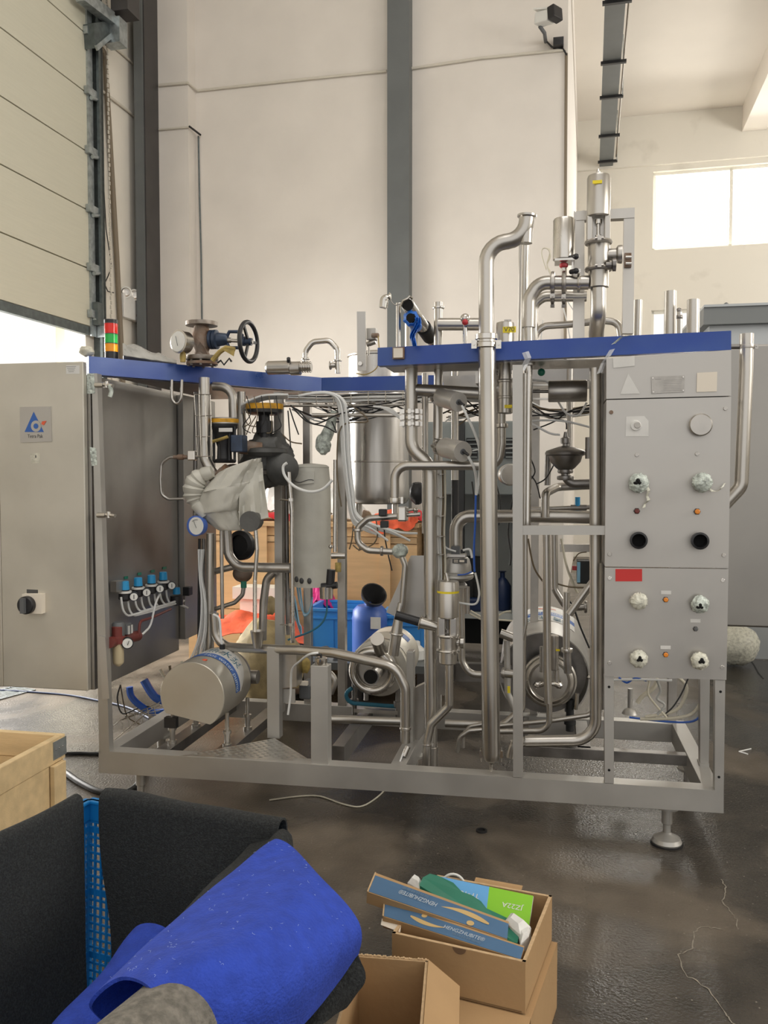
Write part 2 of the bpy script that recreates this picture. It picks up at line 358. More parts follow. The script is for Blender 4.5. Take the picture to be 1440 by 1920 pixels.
line('trim_17_batten', [PB(1108, 62, YF - .1), PB(1108, 110, YF - .1), PB(1104, 130, YF - .1)], .045, 'brown_pipe', 6)
line('trim_18_batten', [PB(1121, 80, YF - .1), PB(1122, 140, YF - .1)], .04, 'brown_pipe', 6)
# ceiling hung cable tray
tr = thing('cable_tray', 'long grey steel cable tray hung under the annex ceiling', 'cable tray', B(.1, 9.4, 7.2))
xt = toB(PB(1124, 330, 16.1)).x
out(MB().bbB(xt, xt + .24, 6.0, YF - .08, 7.2, 7.24), 'tray_base', 'column_grey', tr)
out(MB().bbB(xt, xt + .01, 6.0, YF - .08, 7.24, 7.32).bbB(xt + .23, xt + .24, 6.0, YF - .08, 7.24, 7.32), 'tray_side', 'column_grey', tr)
out(MB().tube([B(xt + .29, 9.0, 7.3), B(xt + .28, 12, 7.27), B(xt + .29, 16.2, 7.28)], .012, 6), 'cable', 'cable_brown', tr)
for yy in (8.6, 10.76, 12.3, 13.4, 14.9, 16.1): out(MB().bbB(xt - .03, xt + .31, yy, yy + .05, 7.16, 7.2), 'hanger_strap', 'cable_black', tr)
for yy in (10.76, 13.4, 16.1): out(MB().tube([B(xt + .30, yy, 7.18), B(xt + .30, yy, ZC)], .008, 6), 'hanger_rod', 'galvanised', tr)
# sectional roller door
zs = [toB(PBX(150, y, XL + .03)).z for y in (608, 503, 391, 279, 168)]; hz = (zs[-1] - zs[0]) / 4
dr = struct(MB().bbB(XL + .0, XL + .015, YJ0, YJ, zs[0] + .02, 7.2), 'door_1', 'door_skin')
k = 0; z = zs[0]
while z < 7.2:
    z1 = z + hz
    out(MB().bbB(XL + .015, XL + .055, YJ0, YJ + .02, z + .006, z1 - .006), 'door_panel', 'door_skin', dr, bevel=.004)
    z = z1
out(MB().bbB(XL - .005, XL + .05, YJ0, YJ, zs[0] - .09, zs[0]), 'bottom_seal', 'galv_dark', dr)
# vertical track with roller hinges
g = struct(MB().bbB(XL + .055, XL + .075, YJ + .0, YJ + .09, zs[0] - .1, 7.1), 'trim_19_door_stile', 'galvanised')
struct(MB().bbB(XL + .0, XL + .13, YJ + .16, YJ + .2, 0, 7.1).bbB(XL + .10, XL + .13, YJ + .12, YJ + .2, 0, 7.1), 'trim_20_door_track', 'galv_dark')
struct(MB().bbB(XL + .0, XL + .03, YJ + .2, YJ + .28, 0, 7.1), 'trim_21_angle_iron', 'galvanised')
for i in range(8):
    zz = zs[0] + hz * i + (.12 if i == 0 else 0)
    h = MB().bbB(XL + .06, XL + .11, YJ - .05, YJ + .14, zz - .03, zz + .05); h.cyl(B(XL + .10, YJ + .02, zz - .05), B(XL + .10, YJ + .17, zz - .01), .022, n=10)
    out(h, 'roller_hinge', 'galvanised', g)
out(MB().bbB(XL + .05, XL + .14, YJ + .02, YJ + .10, zs[0] + .02, zs[0] + .26), 'safety_catch', 'galv_dark', g)
out(MB().bbB(XL + .06, XL + .16, YJ + .1, YJ + .3, zs[0] - .1, zs[0] + .02), 'cable_bracket', 'galvanised', g)
ch = MB()
for i in range(100):
    zz = 2.2 + i * .05; ch.box(B(XL + .09, YJ + .36 + .01 * (i % 2), zz), .012, .02, .04)
c_ = out(ch, 'hoist_chain', 'conduit_white'); tag(c_, 'pale hoist chain hanging beside the roller door track', 'chain')
# bracket with drum at the top of the door
bk = thing('door_shaft_bracket', 'grey steel shaft bracket above the roller door track', 'bracket', B(XL, YJ + .5, 6.3))
p0, p1, p2, p3 = [toB(PBX(*q, XL + .1)) for q in ((163, 45), (210, 38), (214, 52), (166, 92))]
pr = [B(XL + .02, p.y, p.z) for p in (p0, p1, p2, p3)]
out(MB().prism(pr, BX * .16), 'gusset_plate', 'galv_dark', bk)
out(MB().beam(B(XL + .19, p3.y, p3.z), B(XL + .19, p2.y, p2.z), .02, .05), 'gusset_flange', 'galvanised', bk)
u0, u1 = toB(PBX(150, -10, XL + .2)), toB(PBX(208, 35, XL + .2))
out(MB().beam(B(XL + .2, u0.y, u0.z), B(XL + .2, u1.y, u1.z), .10, .12), 'shaft_arm', 'galvanised', bk)
out(MB().bbB(XL + .1, XL + .3, u1.y, u1.y + .16, u1.z - .25, u1.z + .02), 'bearing_block', 'galvanised', bk)
out(MB().lathe(B(XL + .35, u1.y - .15, u1.z + .42), BX, [(.16, 0), (.2, .02), (.2, .1), (.16, .12)], 24), 'cable_drum', 'brown_pipe', bk)
out(MB().bbB(XL + .2, XL + .4, u1.y + .0, u1.y + .25, u1.z + .08, u1.z + .5), 'motor_cover', 'column_dark', bk)
# emergency light
el = thing('emergency_light', 'white twin-lamp emergency light on the cream side wall', 'emergency light', B(XL + .04, 8.9, 3.3))
q0, q1 = toB(PBX(230, 594, XL + .05)), toB(PBX(263, 562, XL + .05))
out(MB().bbB(XL, XL + .07, q0.y, q1.y, q0.z - .0, q1.z + .0), 'body', 'white_label', el, bevel=.01)
text('◉', 'test_button', B(XL + .075, q0.y * .3 + q1.y * .7, q0.z + .06), BY * 1, (0, 0, 1), .05, 'red_dark', el)
for xx in (236, 252):
    q = PBX(xx, 549 if xx < 240 else 554, XL + .05)
    lp = out(MB().lathe(q, BX - BY * 1.6, [(.02, -.03), (.062, -.02), (.068, .03), (.060, .04)], 20), 'lamp_head', 'white_plastic', el)
    out(MB().lathe(q + (BX - BY * 1.6).normalized() * .042, BX - BY * 1.6, [(.052, 0), (.04, .006), (.02, .002)], 16), 'lens', 'steel_dull', lp)
# CCTV camera on the back wall
cv = thing('security_camera', 'white security camera with dark hood high on the wall edge', 'camera', PB(1022, 60, YW - .1))
a, e = PB(1008, 38, YW - .35), PB(1034, 30, YW - .45)
out(MB().beam(a, e, .12, .12), 'camera_body', 'white_plastic', cv, bevel=.015)
out(MB().beam(e, PB(1047, 22, YW - .5), .15, .13), 'hood', 'black_plastic', cv, bevel=.01)
out(MB().beam(a + V((0, 0, .09)), PB(1044, 19, YW - .48), .15, .015), 'sun_shield', 'white_plastic', cv)
out(MB().tube([a + V((.02, 0, -.06)), PB(1021, 62, YW - .3), PB(1023, 78, YW - .02)], .02, 10), 'mounting_arm', 'grey_plastic', cv)
out(MB().tube([PB(1022, 75, YW - .03), PB(1035, 88, YW - .03), PB(1056, 92, YW - .03), PB(1063, 104, YW - .03)], .01, 8), 'cable', 'cable_black', cv)
x_ = out(MB().box(PB(1047, 80, YW - .06), .11, .09, .08), 'junction_box', 'black_plastic'); tag(x_, 'small black junction box on the conduit under the security camera', 'box')
# building outside the open door
struct(MB().bbB(-5.95, XL - .3, YJ + .5, YJ + .7, -.03, 5), 'wall_outside', 'outdoor_wall')
# floor details: pale crack edges, drain grate
def flo(px, py, z=.0015): return P(px, py, z=z)
for pts in ([(1352, 1650), (1362, 1662), (1355, 1690), (1372, 1712), (1380, 1722), (1385, 1745)],
            [(1352, 1740), (1315, 1738), (1300, 1748), (1300, 1780), (1272, 1790), (1283, 1825), (1330, 1855), (1360, 1900), (1380, 1925)],
            [(1390, 1210), (1440, 1285)]):
    g_ = []
    for i in range(len(pts) - 1):
        for k in range(6):
            t = k / 6; x, y = pts[i][0] * (1 - t) + pts[i + 1][0] * t, pts[i][1] * (1 - t) + pts[i + 1][1] * t
            g_.append(flo(x + random.uniform(-2, 2), y + random.uniform(-2, 2)))
    dark = pts[0][0] == 1390
    gr = []
    for i, p in enumerate(g_):
        d = (g_[min(i + 1, len(g_) - 1)] - g_[max(i - 1, 0)]).normalized(); s_ = V((-d.y, d.x, 0)) * (random.uniform(.0008, .0024) if not dark else .006)
        gr.append([p - s_, p + s_])
    out(MB().sheet(gr, 0), 'crack', 'crack_grey' if not dark else 'machine_dark', fl)
gt = thing('drain_grate', 'steel drain grate set in the wet floor below the electrical cabinet', 'grate', flo(40, 1300))
a, e = flo(0, 1312), flo(66, 1294); dx = (e - a); dn = V((-dx.y, dx.x, 0)).normalized() * .22; a = a - dx * 1.5
for i in range(26):
    p = a + dx * 2.5 * i / 25; out(MB().beam(p, p + dn, .006, .012), 'grate_bar', 'galvanised', gt)
out(MB().beam(a, a + dx * 2.5, .01, .014).beam(a + dn, a + dn + dx * 2.5, .01, .014), 'grate_frame', 'galvanised', gt)

# ------------------------------------------------------------------ background things
# large timber-clad crate
ck = thing('timber_crate', 'large tan plywood crate standing behind the skid', 'crate', (-1.7, 7.0, 0))
cx0, cx1, cy0, cy1 = P(352, 1000, 6.6).x, P(782, 1000, 6.6).x, 6.6, 7.9
ztop, z1c, zbot = P(640, 983, 6.6).z, P(640, 1015, 6.6).z, 0.0
out(MB().bb(cx0, cx1, cy0 + .02, cy1, zbot, ztop - .02), 'side_panel', 'wood_panel', ck)
zz = [zbot, P(640, 1148, 6.6).z, P(640, 1018, 6.6).z, P(640, 1006, 6.6).z, ztop]
for i in range(4): out(MB().bb(cx0, cx1, cy0 + (0 if i != 2 else -.012), cy0 + .02, zz[i] + .003, zz[i + 1] - .003), 'board', 'wood_edge' if i == 2 else 'wood_panel', ck)
out(MB().bb(cx0 - .02, cx1 + .02, cy0 - .03, cy1, ztop - .02, ztop + .01), 'lid', 'wood_panel', ck)
for xx in (cx0 + .6, cx1 - .3): out(MB().bb(xx, xx + .09, cy0 - .02, cy0, zbot, ztop - .02), 'batten', 'wood_panel', ck)
def cloth(name, c, rx, ry, rz, m, label, cat='cloth', seed=0, drop=None):
    g = []
    for i in range(19):
        r = []
        for j in range(19):
            u, v = i / 9 - 1, j / 9 - 1; n = noise.noise(V((u * 2.2 + seed, v * 2.2, seed)))
            k = 1 + .25 * noise.noise(V((u * 1.4, v * 1.4, seed + 5)))
            zz = rz * (max(0, 1 - (u * u + v * v) * .75) + .5 * abs(n)); p = V(c) + V((u * rx * k, v * ry * k, zz))
            if drop is not None and p.y < drop: p = V((p.x, drop - .015 - .02 * abs(n), p.z - (drop - p.y) * 1.0 - .0)); 
            r.append(p)
        g.append(r)
    return tag(out(MB().sheet(g, .006), name, m), label, cat)
q = P(745, 985, 6.75); cloth('orange_cloth', (q.x, 6.72, ztop + .02), .20, .22, .09, 'orange_cloth', 'orange cloth crumpled over the front edge of the timber crate', seed=1, drop=cy0 - .03)
q = P(776, 978, 6.9); cloth('red_cloth', (q.x, 6.9, ztop + .02), .17, .15, .08, 'red_cloth', 'bright red cloth beside the orange one on the timber crate', seed=3)
q = P(505, 980, 6.9); cloth('red_rag', (q.x, 6.9, ztop + .02), .22, .15, .05, 'red_cloth', 'flat red rag on the left end of the timber crate', seed=4)
q = P(618, 975, 6.8); cloth('white_bag', (q.x, 7.0, ztop + .02), .26, .2, .2, 'paper_white', 'white plastic bag slumped on the timber crate', 'bag', seed=6)
q = P(490, 975, 6.8); cloth('white_sack', (q.x, 7.25, ztop + .02), .24, .2, .24, 'paper_white', 'white sack on the crate behind the red rag', 'bag', seed=9)
q = P(600, 1115, 6.3); cloth('pink_cloth', (q.x, 6.35, q.z - .1), .11, .08, .16, 'pink_cloth', 'pink cloth hanging beside the grey insulated cylinder', seed=11)
# low trolley under it, with blue bins, drum, bottle
tb = thing('low_pallet_table', 'low dark blue work platform behind the skid', 'platform', (-1.5, 6.1, 0))
tz = .28; ty0, ty1 = 5.55, 6.5
tx0, tx1 = P(520, 1230, 5.6).x, P(812, 1230, 5.6).x
out(MB().bb(tx0, tx1, ty0, ty1, tz - .05, tz), 'deck', 'column_grey', tb)
for xx in (tx0 + .06, (tx0 + tx1) / 2, tx1 - .06): out(MB().bb(xx - .04, xx + .04, ty0, ty1, 0, tz - .05), 'runner', 'column_dark', tb)
def binb(x0, x1, y0, y1, z0, z1, label):
    o = thing('plastic_bin', label, 'bin', ((x0 + x1) / 2, (y0 + y1) / 2, z0)); t = .012; i = .03
    def wall(a, e, c, d): return [V(a), V(e), V(c), V(d)]
    out(MB().bb(x0 + i, x1 - i, y0 + i, y1 - i, z0, z0 + t), 'bin_floor', 'bin_blue', o)
    for nm, (ax, ay, bx_, by_) in (('side', (x0, y0, x1, y0)), ('side', (x1, y0, x1, y1)), ('side', (x1, y1, x0, y1)), ('side', (x0, y1, x0, y0))):
        mx_, my_ = (x0 + x1) / 2, (y0 + y1) / 2
        f = lambda x, y, k: V((mx_ + (x - mx_) * k, my_ + (y - my_) * k, 0)); up = V((0, 0, 1))
        a0, b0, a1, b1 = f(ax, ay, .9) + up * z0, f(bx_, by_, .9) + up * z0, f(ax, ay, 1) + up * z1, f(bx_, by_, 1) + up * z1
        w_ = out(MB().sheet([[a0, b0], [a1, b1]], t, False), nm, 'bin_blue', o)
        d = (b1 - a1).normalized(); nrm = V((d.y, -d.x, 0))
        rb = MB(); rb.beam(a1 + nrm * .01, b1 + nrm * .01, .03, .018); rb.beam(a1 * .8 + a0 * .2 + nrm * .012, b1 * .8 + b0 * .2 + nrm * .012, .018, .012)
        L_ = (b1 - a1).length; n_ = max(2, int(L_ / .14))
        for k in range(n_ + 1):
            t_ = (k + .0) / n_; rb.beam(a1.lerp(b1, t_) * .8 + a0.lerp(b0, t_) * .2 + nrm * .008, a0.lerp(b0, t_) + nrm * .008, .012, .014, nrm)
        out(rb, 'rim_and_ribs', 'bin_blue', w_)
    return o
zb0, zb1 = tz, P(590, 1142, 5.9).z
binb(P(581, 1170, 5.9).x, P(668, 1170, 5.9).x, 5.9, 6.3, zb0, zb1, 'bright blue plastic bin beside the steel post, left of the jerrycan')
binb(P(716, 1170, 5.9).x, P(795, 1170, 5.9).x, 5.85, 6.25, zb0, P(760, 1155, 5.9).z, 'bright blue plastic bin right of the blue jerrycan')
jc = thing('jerrycan', 'blue plastic jerrycan with black funnel and white label', 'jerrycan', P(693, 1215, 5.7))
c0 = P(693, 1170, 5.75); r = S(33, c0); zt = P(693, 1134, 5.75).z; zb = tz
out(MB().lathe((c0.x, c0.y, zb), (0, 0, 1), [(r * .93, 0), (r, .02), (r, (zt - zb) * .72), (r * 1.02, (zt - zb) * .74), (r * .98, (zt - zb) * .8), (r * .95, (zt - zb) * .9), (r * .7, (zt - zb) * .99), (r * .3, zt - zb)], 28), 'body', 'drum_blue', jc)
out(MB().tube([(c0.x, c0.y, zt - .01), (c0.x, c0.y, zt + .03)], .035, 14), 'neck', 'drum_blue', jc)
fd = (P(706, 1104, 5.6) - V((c0.x, c0.y - .02, zt))).normalized()
out(MB().lathe(V((c0.x, c0.y - .02, zt)), fd, [(.02, 0), (.03, .03), (.085, .11), (.09, .14), (.082, .14), (.03, .05), (.01, .03)], 24, cap=False), 'funnel', 'black_plastic', jc)
lab = P(700, 1172, 5.55); out(MB().box((lab.x, c0.y - r - .002, lab.z), .07, .004, .08), 'label', 'white_label', jc)
bt = out(MB().lathe(V((P(780, 1205, 5.75).x, 5.75, tz)), (0, 0, 1), [(.055, 0), (.065, .01), (.065, .07), (.03, .1), (.028, .125), (.02, .13)], 20), 'white_bottle', 'white_plastic'); tag(bt, 'small white plastic bottle in front of the right blue bin', 'bottle')
# telephone handset / grey tool on the platform
hs = thing('handheld_tool', 'grey corded handheld tool lying on the dark platform', 'tool', (P(617, 1205, 5.65).x, 5.7, tz))
out(MB().beam(P(606, 1216, 5.7), P(632, 1238, 5.62), .06, .05), 'body', 'grey_plastic', hs, bevel=.01)
cpts = [P(600 - 5 * math.sin(i * .9) * 0 - i * 3.2 + 3 * math.cos(i * 2.1), 1238 - i * 1.0 + 3 * math.sin(i * 2.1), 5.65) for i in range(18)]
out(MB().tube(cpts, .007, 6), 'coiled_cord', 'cable_black', hs)
# sack and red sheeting seen through the left part of the skid
sk = out(MB().ball((P(500, 1180, 5.3).x, 5.3, .30), .24, .2, .30, 24, 16, lambda q: .14 * noise.noise(q * 2.4) + .06 * noise.noise(q * 7)), 'sack', 'sack')
tag(sk, 'brown tied sack standing behind the upright post', 'sack')
sn = MB().ball(P(505, 1135, 5.3), .05, .05, .06, 12, 8, lambda q: .3 * noise.noise(q * 4)); out(sn, 'knot', 'sack', sk)
cloth('red_sheet', (P(480, 1145, 6.2).x, 6.15, P(480, 1160, 6.2).z - .12), .42, .2, .16, 'orange_cloth', 'faded red sheeting heaped behind the brown sack', 'sheet', seed=14)
bx2 = out(MB().bb(P(440, 1100, 6.4).x, P(530, 1100, 6.4).x, 6.35, 6.55, P(480, 1122, 6.4).z, P(480, 1100, 6.4).z), 'white_pipe_box', 'window_frame'); tag(bx2, 'long pale box lying in front of the timber crate', 'box')
out(MB().bb(P(440, 1100, 6.4).x + .05, P(530, 1100, 6.4).x - .05, 6.38, 6.52, 0, P(480, 1122, 6.4).z), 'support', 'window_frame', bx2)
# grey machine behind the right part, with louvres and dark bay
gm = thing('grey_machine', 'grey machine cabinet with louvres and a dark open bay behind the skid', 'machine', (.0, 7.2, 0))
gx0, gx1 = P(800, 900, 6.8).x, P(976, 900, 6.8).x
zt0, zt1, zt2, zt3 = P(880, 790, 6.8).z, P(880, 800, 6.8).z, P(880, 928, 6.8).z, P(880, 1150, 6.8).z
out(MB().bb(gx0, gx1, 6.8, 7.6, zt2, zt0), 'upper_cabinet', 'machine_grey', gm, bevel=.01)
out(MB().bb(gx0, gx1, 7.5, 7.6, zt3, zt2), 'back_plate', 'machine_pale', gm); out(MB().bb(gx0, gx1, 7.3, 7.6, .1, zt3 - .05), 'lower_bay', 'machine_dark', gm)
out(MB().bb(gx0, gx0 + .06, 6.82, 7.5, 0, zt2), 'leg', 'machine_pale', gm)
out(MB().bb(gx1 - .06, gx1, 6.82, 7.5, 0, zt2), 'leg', 'machine_pale', gm)
out(MB().bb(gx0 + .06, gx1 - .06, 6.85, 7.5, zt3 - .05, zt3), 'shelf', 'machine_pale', gm)
out(MB().bb(gx0 + .1, gx0 + .42, 7.2, 7.45, zt3, zt3 + .40), 'motor_housing', 'machine_dark', gm)
for xx in (885, 935, 958):
    lv = out(MB().box(P(xx, 840, 6.79), .09, .01, .16), 'louvre_plate', 'machine_dark', gm)
    for i in range(5): out(MB().box(P(xx, 825 + i * 8, 6.78), .08, .014, .010), 'louvre', 'machine_grey', lv)
out(MB().bb(P(858, 900, 6.7).x, P(870, 900, 6.7).x, 6.7, 6.78, .2, zt0), 'black_duct', 'machine_dark', gm)
for i, (xx, yy, hh) in enumerate(((868, 1025, .3), (880, 1030, .26), (895, 1040, .2))):
    o = out(MB().lathe(V((P(xx, 1070, 6.95).x, 6.97, zt3 + .10)), (0, 0, 1), [(.04, 0), (.05, .02), (.05, hh * .7), (.02, hh * .8), (.02, hh)], 14), 'bottle', 'machine_dark')
    tag(o, ('tallest', 'middle', 'shortest')[i] + ' dark bottle on the grey machine behind the skid', 'bottle', 'dark bottles on the grey machine')
o = out(MB().lathe(V((P(942, 1080, 7.0).x, 7.02, zt3)), (0, 0, 1), [(.06, 0), (.07, .02), (.07, .20), (.04, .25), (.02, .27), (.02, .31), (.035, .32)], 20), 'blue_drum', 'navy'); tag(o, 'dark blue pump bottle beside the grey machine leg', 'bottle')
o = out(MB().bb(P(858, 1100, 6.9).x, P(905, 1100, 6.9).x, 6.88, 7.10, zt3, zt3 + .11), 'blue_box', 'navy', bevel=.02); tag(o, 'dark blue box in front of the grey machine', 'box')
# wall cupboard left of the grey machine + pale boxes seen through gaps
o = out(MB().bb(P(428, 800, 8.0).x, P(545, 800, 8.0).x, 8.1, 8.5, 0, P(500, 872, 8.0).z), 'grey_cupboard', 'booth'); tag(o, 'blue grey cupboard against the back wall behind the skid', 'cupboard')
# right hand booth and stainless cabinet
bo = thing('grey_booth', 'grey panelled booth with dark roof lip standing in the annex', 'booth', (2.0, 8.0, 0))
ax, az = P(1326, 575, 7.6).x, P(1380, 578, 7.6).z
for k in range(2): out(MB().bb(ax + .02 + k * 1.1, ax + 1.1 + k * 1.1, 7.6, 9.0, 0, az - .14), 'wall_panel', 'booth', bo)
out(MB().bb(ax - .04, ax + 2.4, 7.52, 9.1, az - .14, az), 'roof_lip', 'booth_dark', bo)
out(MB().bb(ax - .04, ax + 2.4, 7.5, 9.1, az, az + .02), 'roof_sheet', 'booth', bo)
for k in range(4): out(MB().lathe((ax + .15 + k * .35, 7.6, az + .02), (0, 0, 1), [(.02, 0), (.02, .02), (.008, .03)], 8), 'roof_bolt', 'booth_dark', bo)
sb = thing('steel_cabinet', 'large plain stainless cabinet on feet right of the control panel', 'cabinet', (1.6, 5.6, 0))
sx, sz1, sz0 = P(1345, 800, 5.3).x, P(1400, 646, 5.3).z, P(1400, 1176, 5.3).z
out(MB().bb(sx, sx + 1.6, 5.3, 6.3, sz0, sz1), 'body', 'cabinet_plain', sb, bevel=.01)
out(MB().bb(sx, sx + 1.6, 5.285, 5.3, sz0 + .01, sz1 - .01), 'door', 'cabinet_plain', sb, bevel=.004)
for xx in (sx + .75, sx + 1.45):
    for yy in (5.4, 6.2): out(MB().cyl((xx, yy, 0), (xx, yy, sz0), .03), 'foot', 'steel_dull', sb)
pb_ = out(MB().ball(P(1378, 1196, 7.3) - V((0, 0, .05)), .19, .19, .17, 22, 14, lambda q: .12 * noise.noise(q * 5)), 'plastic_bag', 'film_white'); tag(pb_, 'crumpled clear plastic bag on the floor under the steel cabinet', 'bag')
ty = thing('plastic_tray', 'white plastic tray of metal fittings on the floor under the steel cabinet', 'tray', flo(1415, 1208))
q = flo(1418, 1212); out(MB().rings([[q + V((x * .19 * k, y * .13 * k, zz)) for x, y in ((-1, -1), (1, -1), (1, 1), (-1, 1))] for k, zz in ((.75, 0), (1, .11), (1.08, .11), (1.08, .12), (.95, .12), (.7, .02))], False), 'tray', 'white_plastic', ty)
for i in range(16):
    p = q + V((random.uniform(-.14, .14), random.uniform(-.09, .09), .08)); out(MB().cyl(p, p + V((random.uniform(-.05, .05), random.uniform(-.05, .05), .04)), .018, n=8), 'fitting', 'steel_dull', ty)
o = out(MB().tube([flo(1408, 1404, .004), flo(1386, 1409, .004), flo(1402, 1414, .004)], .004, 6), 'cable_tie', 'white_plastic'); tag(o, 'bent white cable tie lying on the wet floor', 'cable tie')
o = out(MB().lathe(flo(903, 1559, .0), (0, 0, 1), [(.024, 0), (.024, .008), (.016, .008), (.016, .002), (0.001, .002)], 20), 'rubber_ring', 'black_rubber'); tag(o, 'small black rubber ring lying on the floor before the skid', 'ring')
# ------------------------------------------------------------------ the processing skid
skid = thing('processing_skid', 'stainless steel processing skid of pipes framed by blue top beams on levelling feet', 'machine', (-.68, 4.1, 0))
def fillet(pts, R, n=6):
    pts = [V(p) for p in pts]; o = [pts[0]]
    for i in range(1, len(pts) - 1):
        a, b_, c = pts[i - 1], pts[i], pts[i + 1]; d1, d2 = (a - b_), (c - b_); l1, l2 = d1.length, d2.length; d1.normalize(); d2.normalize()
        ang = d1.angle(d2, math.pi)
        if ang > math.pi - .06: o.append(b_); continue
        t = min(R / math.tan(ang / 2), l1 * (.97 if i == 1 else .49), l2 * (.97 if i == len(pts) - 2 else .49)); rr = t * math.tan(ang / 2)
        m = (d1 + d2).normalized(); cc = b_ + m * (rr / math.sin(ang / 2)); p, q = b_ + d1 * t - cc, b_ + d2 * t - cc
        tot = p.angle(q); ax = p.cross(q)
        if ax.length < 1e-9: o.append(b_); continue
        for k in range(n + 1): o.append(cc + Matrix.Rotation(tot * k / n, 3, ax) @ p)
    o.append(pts[-1]); return o
def px3(pts, Y): return [P(q[0], q[1], q[2] if len(q) > 2 else Y) for q in pts]
def pipe(pts, w, Y=None, bend=1.5, mat='steel', parent=None, hollow=0, n=18, name='pipe', label=None):
    p3 = px3(pts, Y); r = S(w, p3[0]) / 2
    return out(MB().tube(fillet(p3, r * 2 * bend), r, n, hollow), name, mat, parent or skid, label)
def hose(pts, w, Y=None, mat='hose_white', parent=None, name='hose', n=8, label=None):
    p3 = px3(pts, Y); r = S(w, p3[0]) / 2
    sm = [p3[0]]
    for i in range(len(p3) - 1):
        a, b_, c, d = p3[max(i - 1, 0)], p3[i], p3[i + 1], p3[min(i + 2, len(p3) - 1)]
        for k in range(1, 6):
            t = k / 5; sm.append(.5 * ((2 * b_) + (c - a) * t + (2 * a - 5 * b_ + 4 * c - d) * t * t + (-a + 3 * b_ - 3 * c + d) * t ** 3))
    return out(MB().tube(sm, r, n), name, mat, parent or skid, label)
def plate(pts, Y, th, name='plate', mat='frame_steel', parent=None, bevel=.002, **k):
    return out(MB().prism([P(x, y, Y) for x, y in pts], (0, th, 0)), name, mat, parent or skid, bevel=bevel, **k)
def clamp(c, axis, r, parent, mat='steel_bright', w=None, lug=True, name='pipe_clamp', ld=(1, 0, 0)):
    axis = V(axis).normalized(); w = w or r * .7
    m = MB().lathe(V(c) - axis * w / 2, axis, [(r * .9, 0), (r * 1.25, w * .12), (r * 1.32, w * .5), (r * 1.25, w * .88), (r * .9, w)], 22)
    if lug:
        d = V(ld); d = (d - axis * d.dot(axis)).normalized()
        m.box(V(c) + d * r * 1.55, r * .5, r * .35, w * 1.0, (d, axis.cross(d), axis)); m.cyl(V(c) + d * r * 1.6 - axis.cross(d) * r * .4, V(c) + d * r * 1.6 + axis.cross(d) * r * .4, r * .13, n=8)
    return out(m, name, mat, parent)
def disc(px, py, Y, w, th, mat, name, parent, n=24, out_=(0, -1, 0), w2=None):
    c = P(px, py, Y); return out(MB().lathe(c, out_, [(S(w, c) / 2, 0), (S(w2 or w, c) / 2, th * .8), (S((w2 or w) * .9, c) / 2, th)], n), name, mat, parent)
ZX, YX, XX = V((0, 0, 1)), V((0, 1, 0)), V((1, 0, 0))
F = 3.60
# --- base frame
plate([(185, 1408), (1357, 1483), (1357, 1525), (185, 1449)], F, .075, 'front_rail')
zt_, zb_r = .262, .165
BR = 4.60
def rail(a, b_, wd=.07, ht=.10, name='frame_rail', mat='frame_steel'): return out(MB().beam(a, b_, wd, ht), name, mat, skid, bevel=.002)
zc_ = (zt_ + zb_r) / 2
rail((-2.06, BR, zc_), (.70, BR, zc_), .07, .098, 'back_rail')
rail((-2.025, F + .075, zc_), (-2.025, BR - .035, zc_)); rail((.665, F + .075, zc_), (.665, BR - .035, zc_))
a, e = P(755, 1435, z=zt_), P(776, 1392, z=zt_); xm = a.x - .02
rail((xm, F + .075, zc_), (xm, BR - .035, zc_))
xa = P(965, 1400, 3.7).x
for xx in (-1.78, -1.50): out(MB().beam((xx, F + .075, zt_ - .03), (xx, BR - .035, zt_ - .03), .07, .05), 'pump_rail', 'steel_dark', skid)
rail((-.98, F + .3, zc_), (-.98, BR - .035, zc_), .06, .09, 'frame_rail', 'steel_dark')
for xx in (-.13, .17): out(MB().beam((xx, 4.10, zt_ - .03), (xx, BR - .035, zt_ - .03), .06, .05), 'pump_rail', 'steel_dark', skid)
rail((-.18, 4.10, zt_ - .03), (.665, 4.10, zt_ - .03), .05, .05, 'frame_rail', 'steel_dark')
# levelling feet
ft = None
def foot(x, y):
    o = out(MB().lathe((x, y, 0), ZX, [(.058, 0), (.062, .012), (.055, .028), (.02, .045), (.016, .05), (.016, .085), (.022, .09), (.022, zb_r)], 22), 'levelling_foot', 'frame_steel', skid)
    out(MB().lathe((x, y, 0), ZX, [(.066, 0), (.066, .006)], 22), 'rubber_pad', 'black_rubber', o)
    out(MB().lathe((x, y, zb_r - .01), ZX, [(.05, 0), (.05, .01)], 20), 'foot_flange', 'frame_steel', o)
for p in ((P(1250, 1582, z=0)), (P(264, 1506, z=0)), V((.655, 4.18, 0)), V((-2.02, 4.18, 0)), V((xm, 4.12, 0))): foot(p.x, p.y)
# tread plate triangle
tp = [P(338, 1417, z=zt_ + .004), P(515, 1384, z=zt_ + .004), P(586, 1428, z=zt_ + .004)]
tpo = out(MB().prism(tp, (0, 0, -.006)), 'tread_plate', 'tread_plate', skid)
tm = MB()
for i in range(18):
    for j in range(12):
        u, v = (i + .5) / 18, (j + .5) / 12
        if u + v > .93: continue
        p = tp[1] + (tp[0] - tp[1]) * u + (tp[2] - tp[1]) * v; d = V((1, 1, 0)) if (i + j) % 2 else V((1, -1, 0))
        d.normalize(); tm.ball(p + V((0, 0, .001)), .011 if 1 else 0, .005, .002, 6, 4)
out(tm, 'tread_lug', 'tread_plate', tpo)
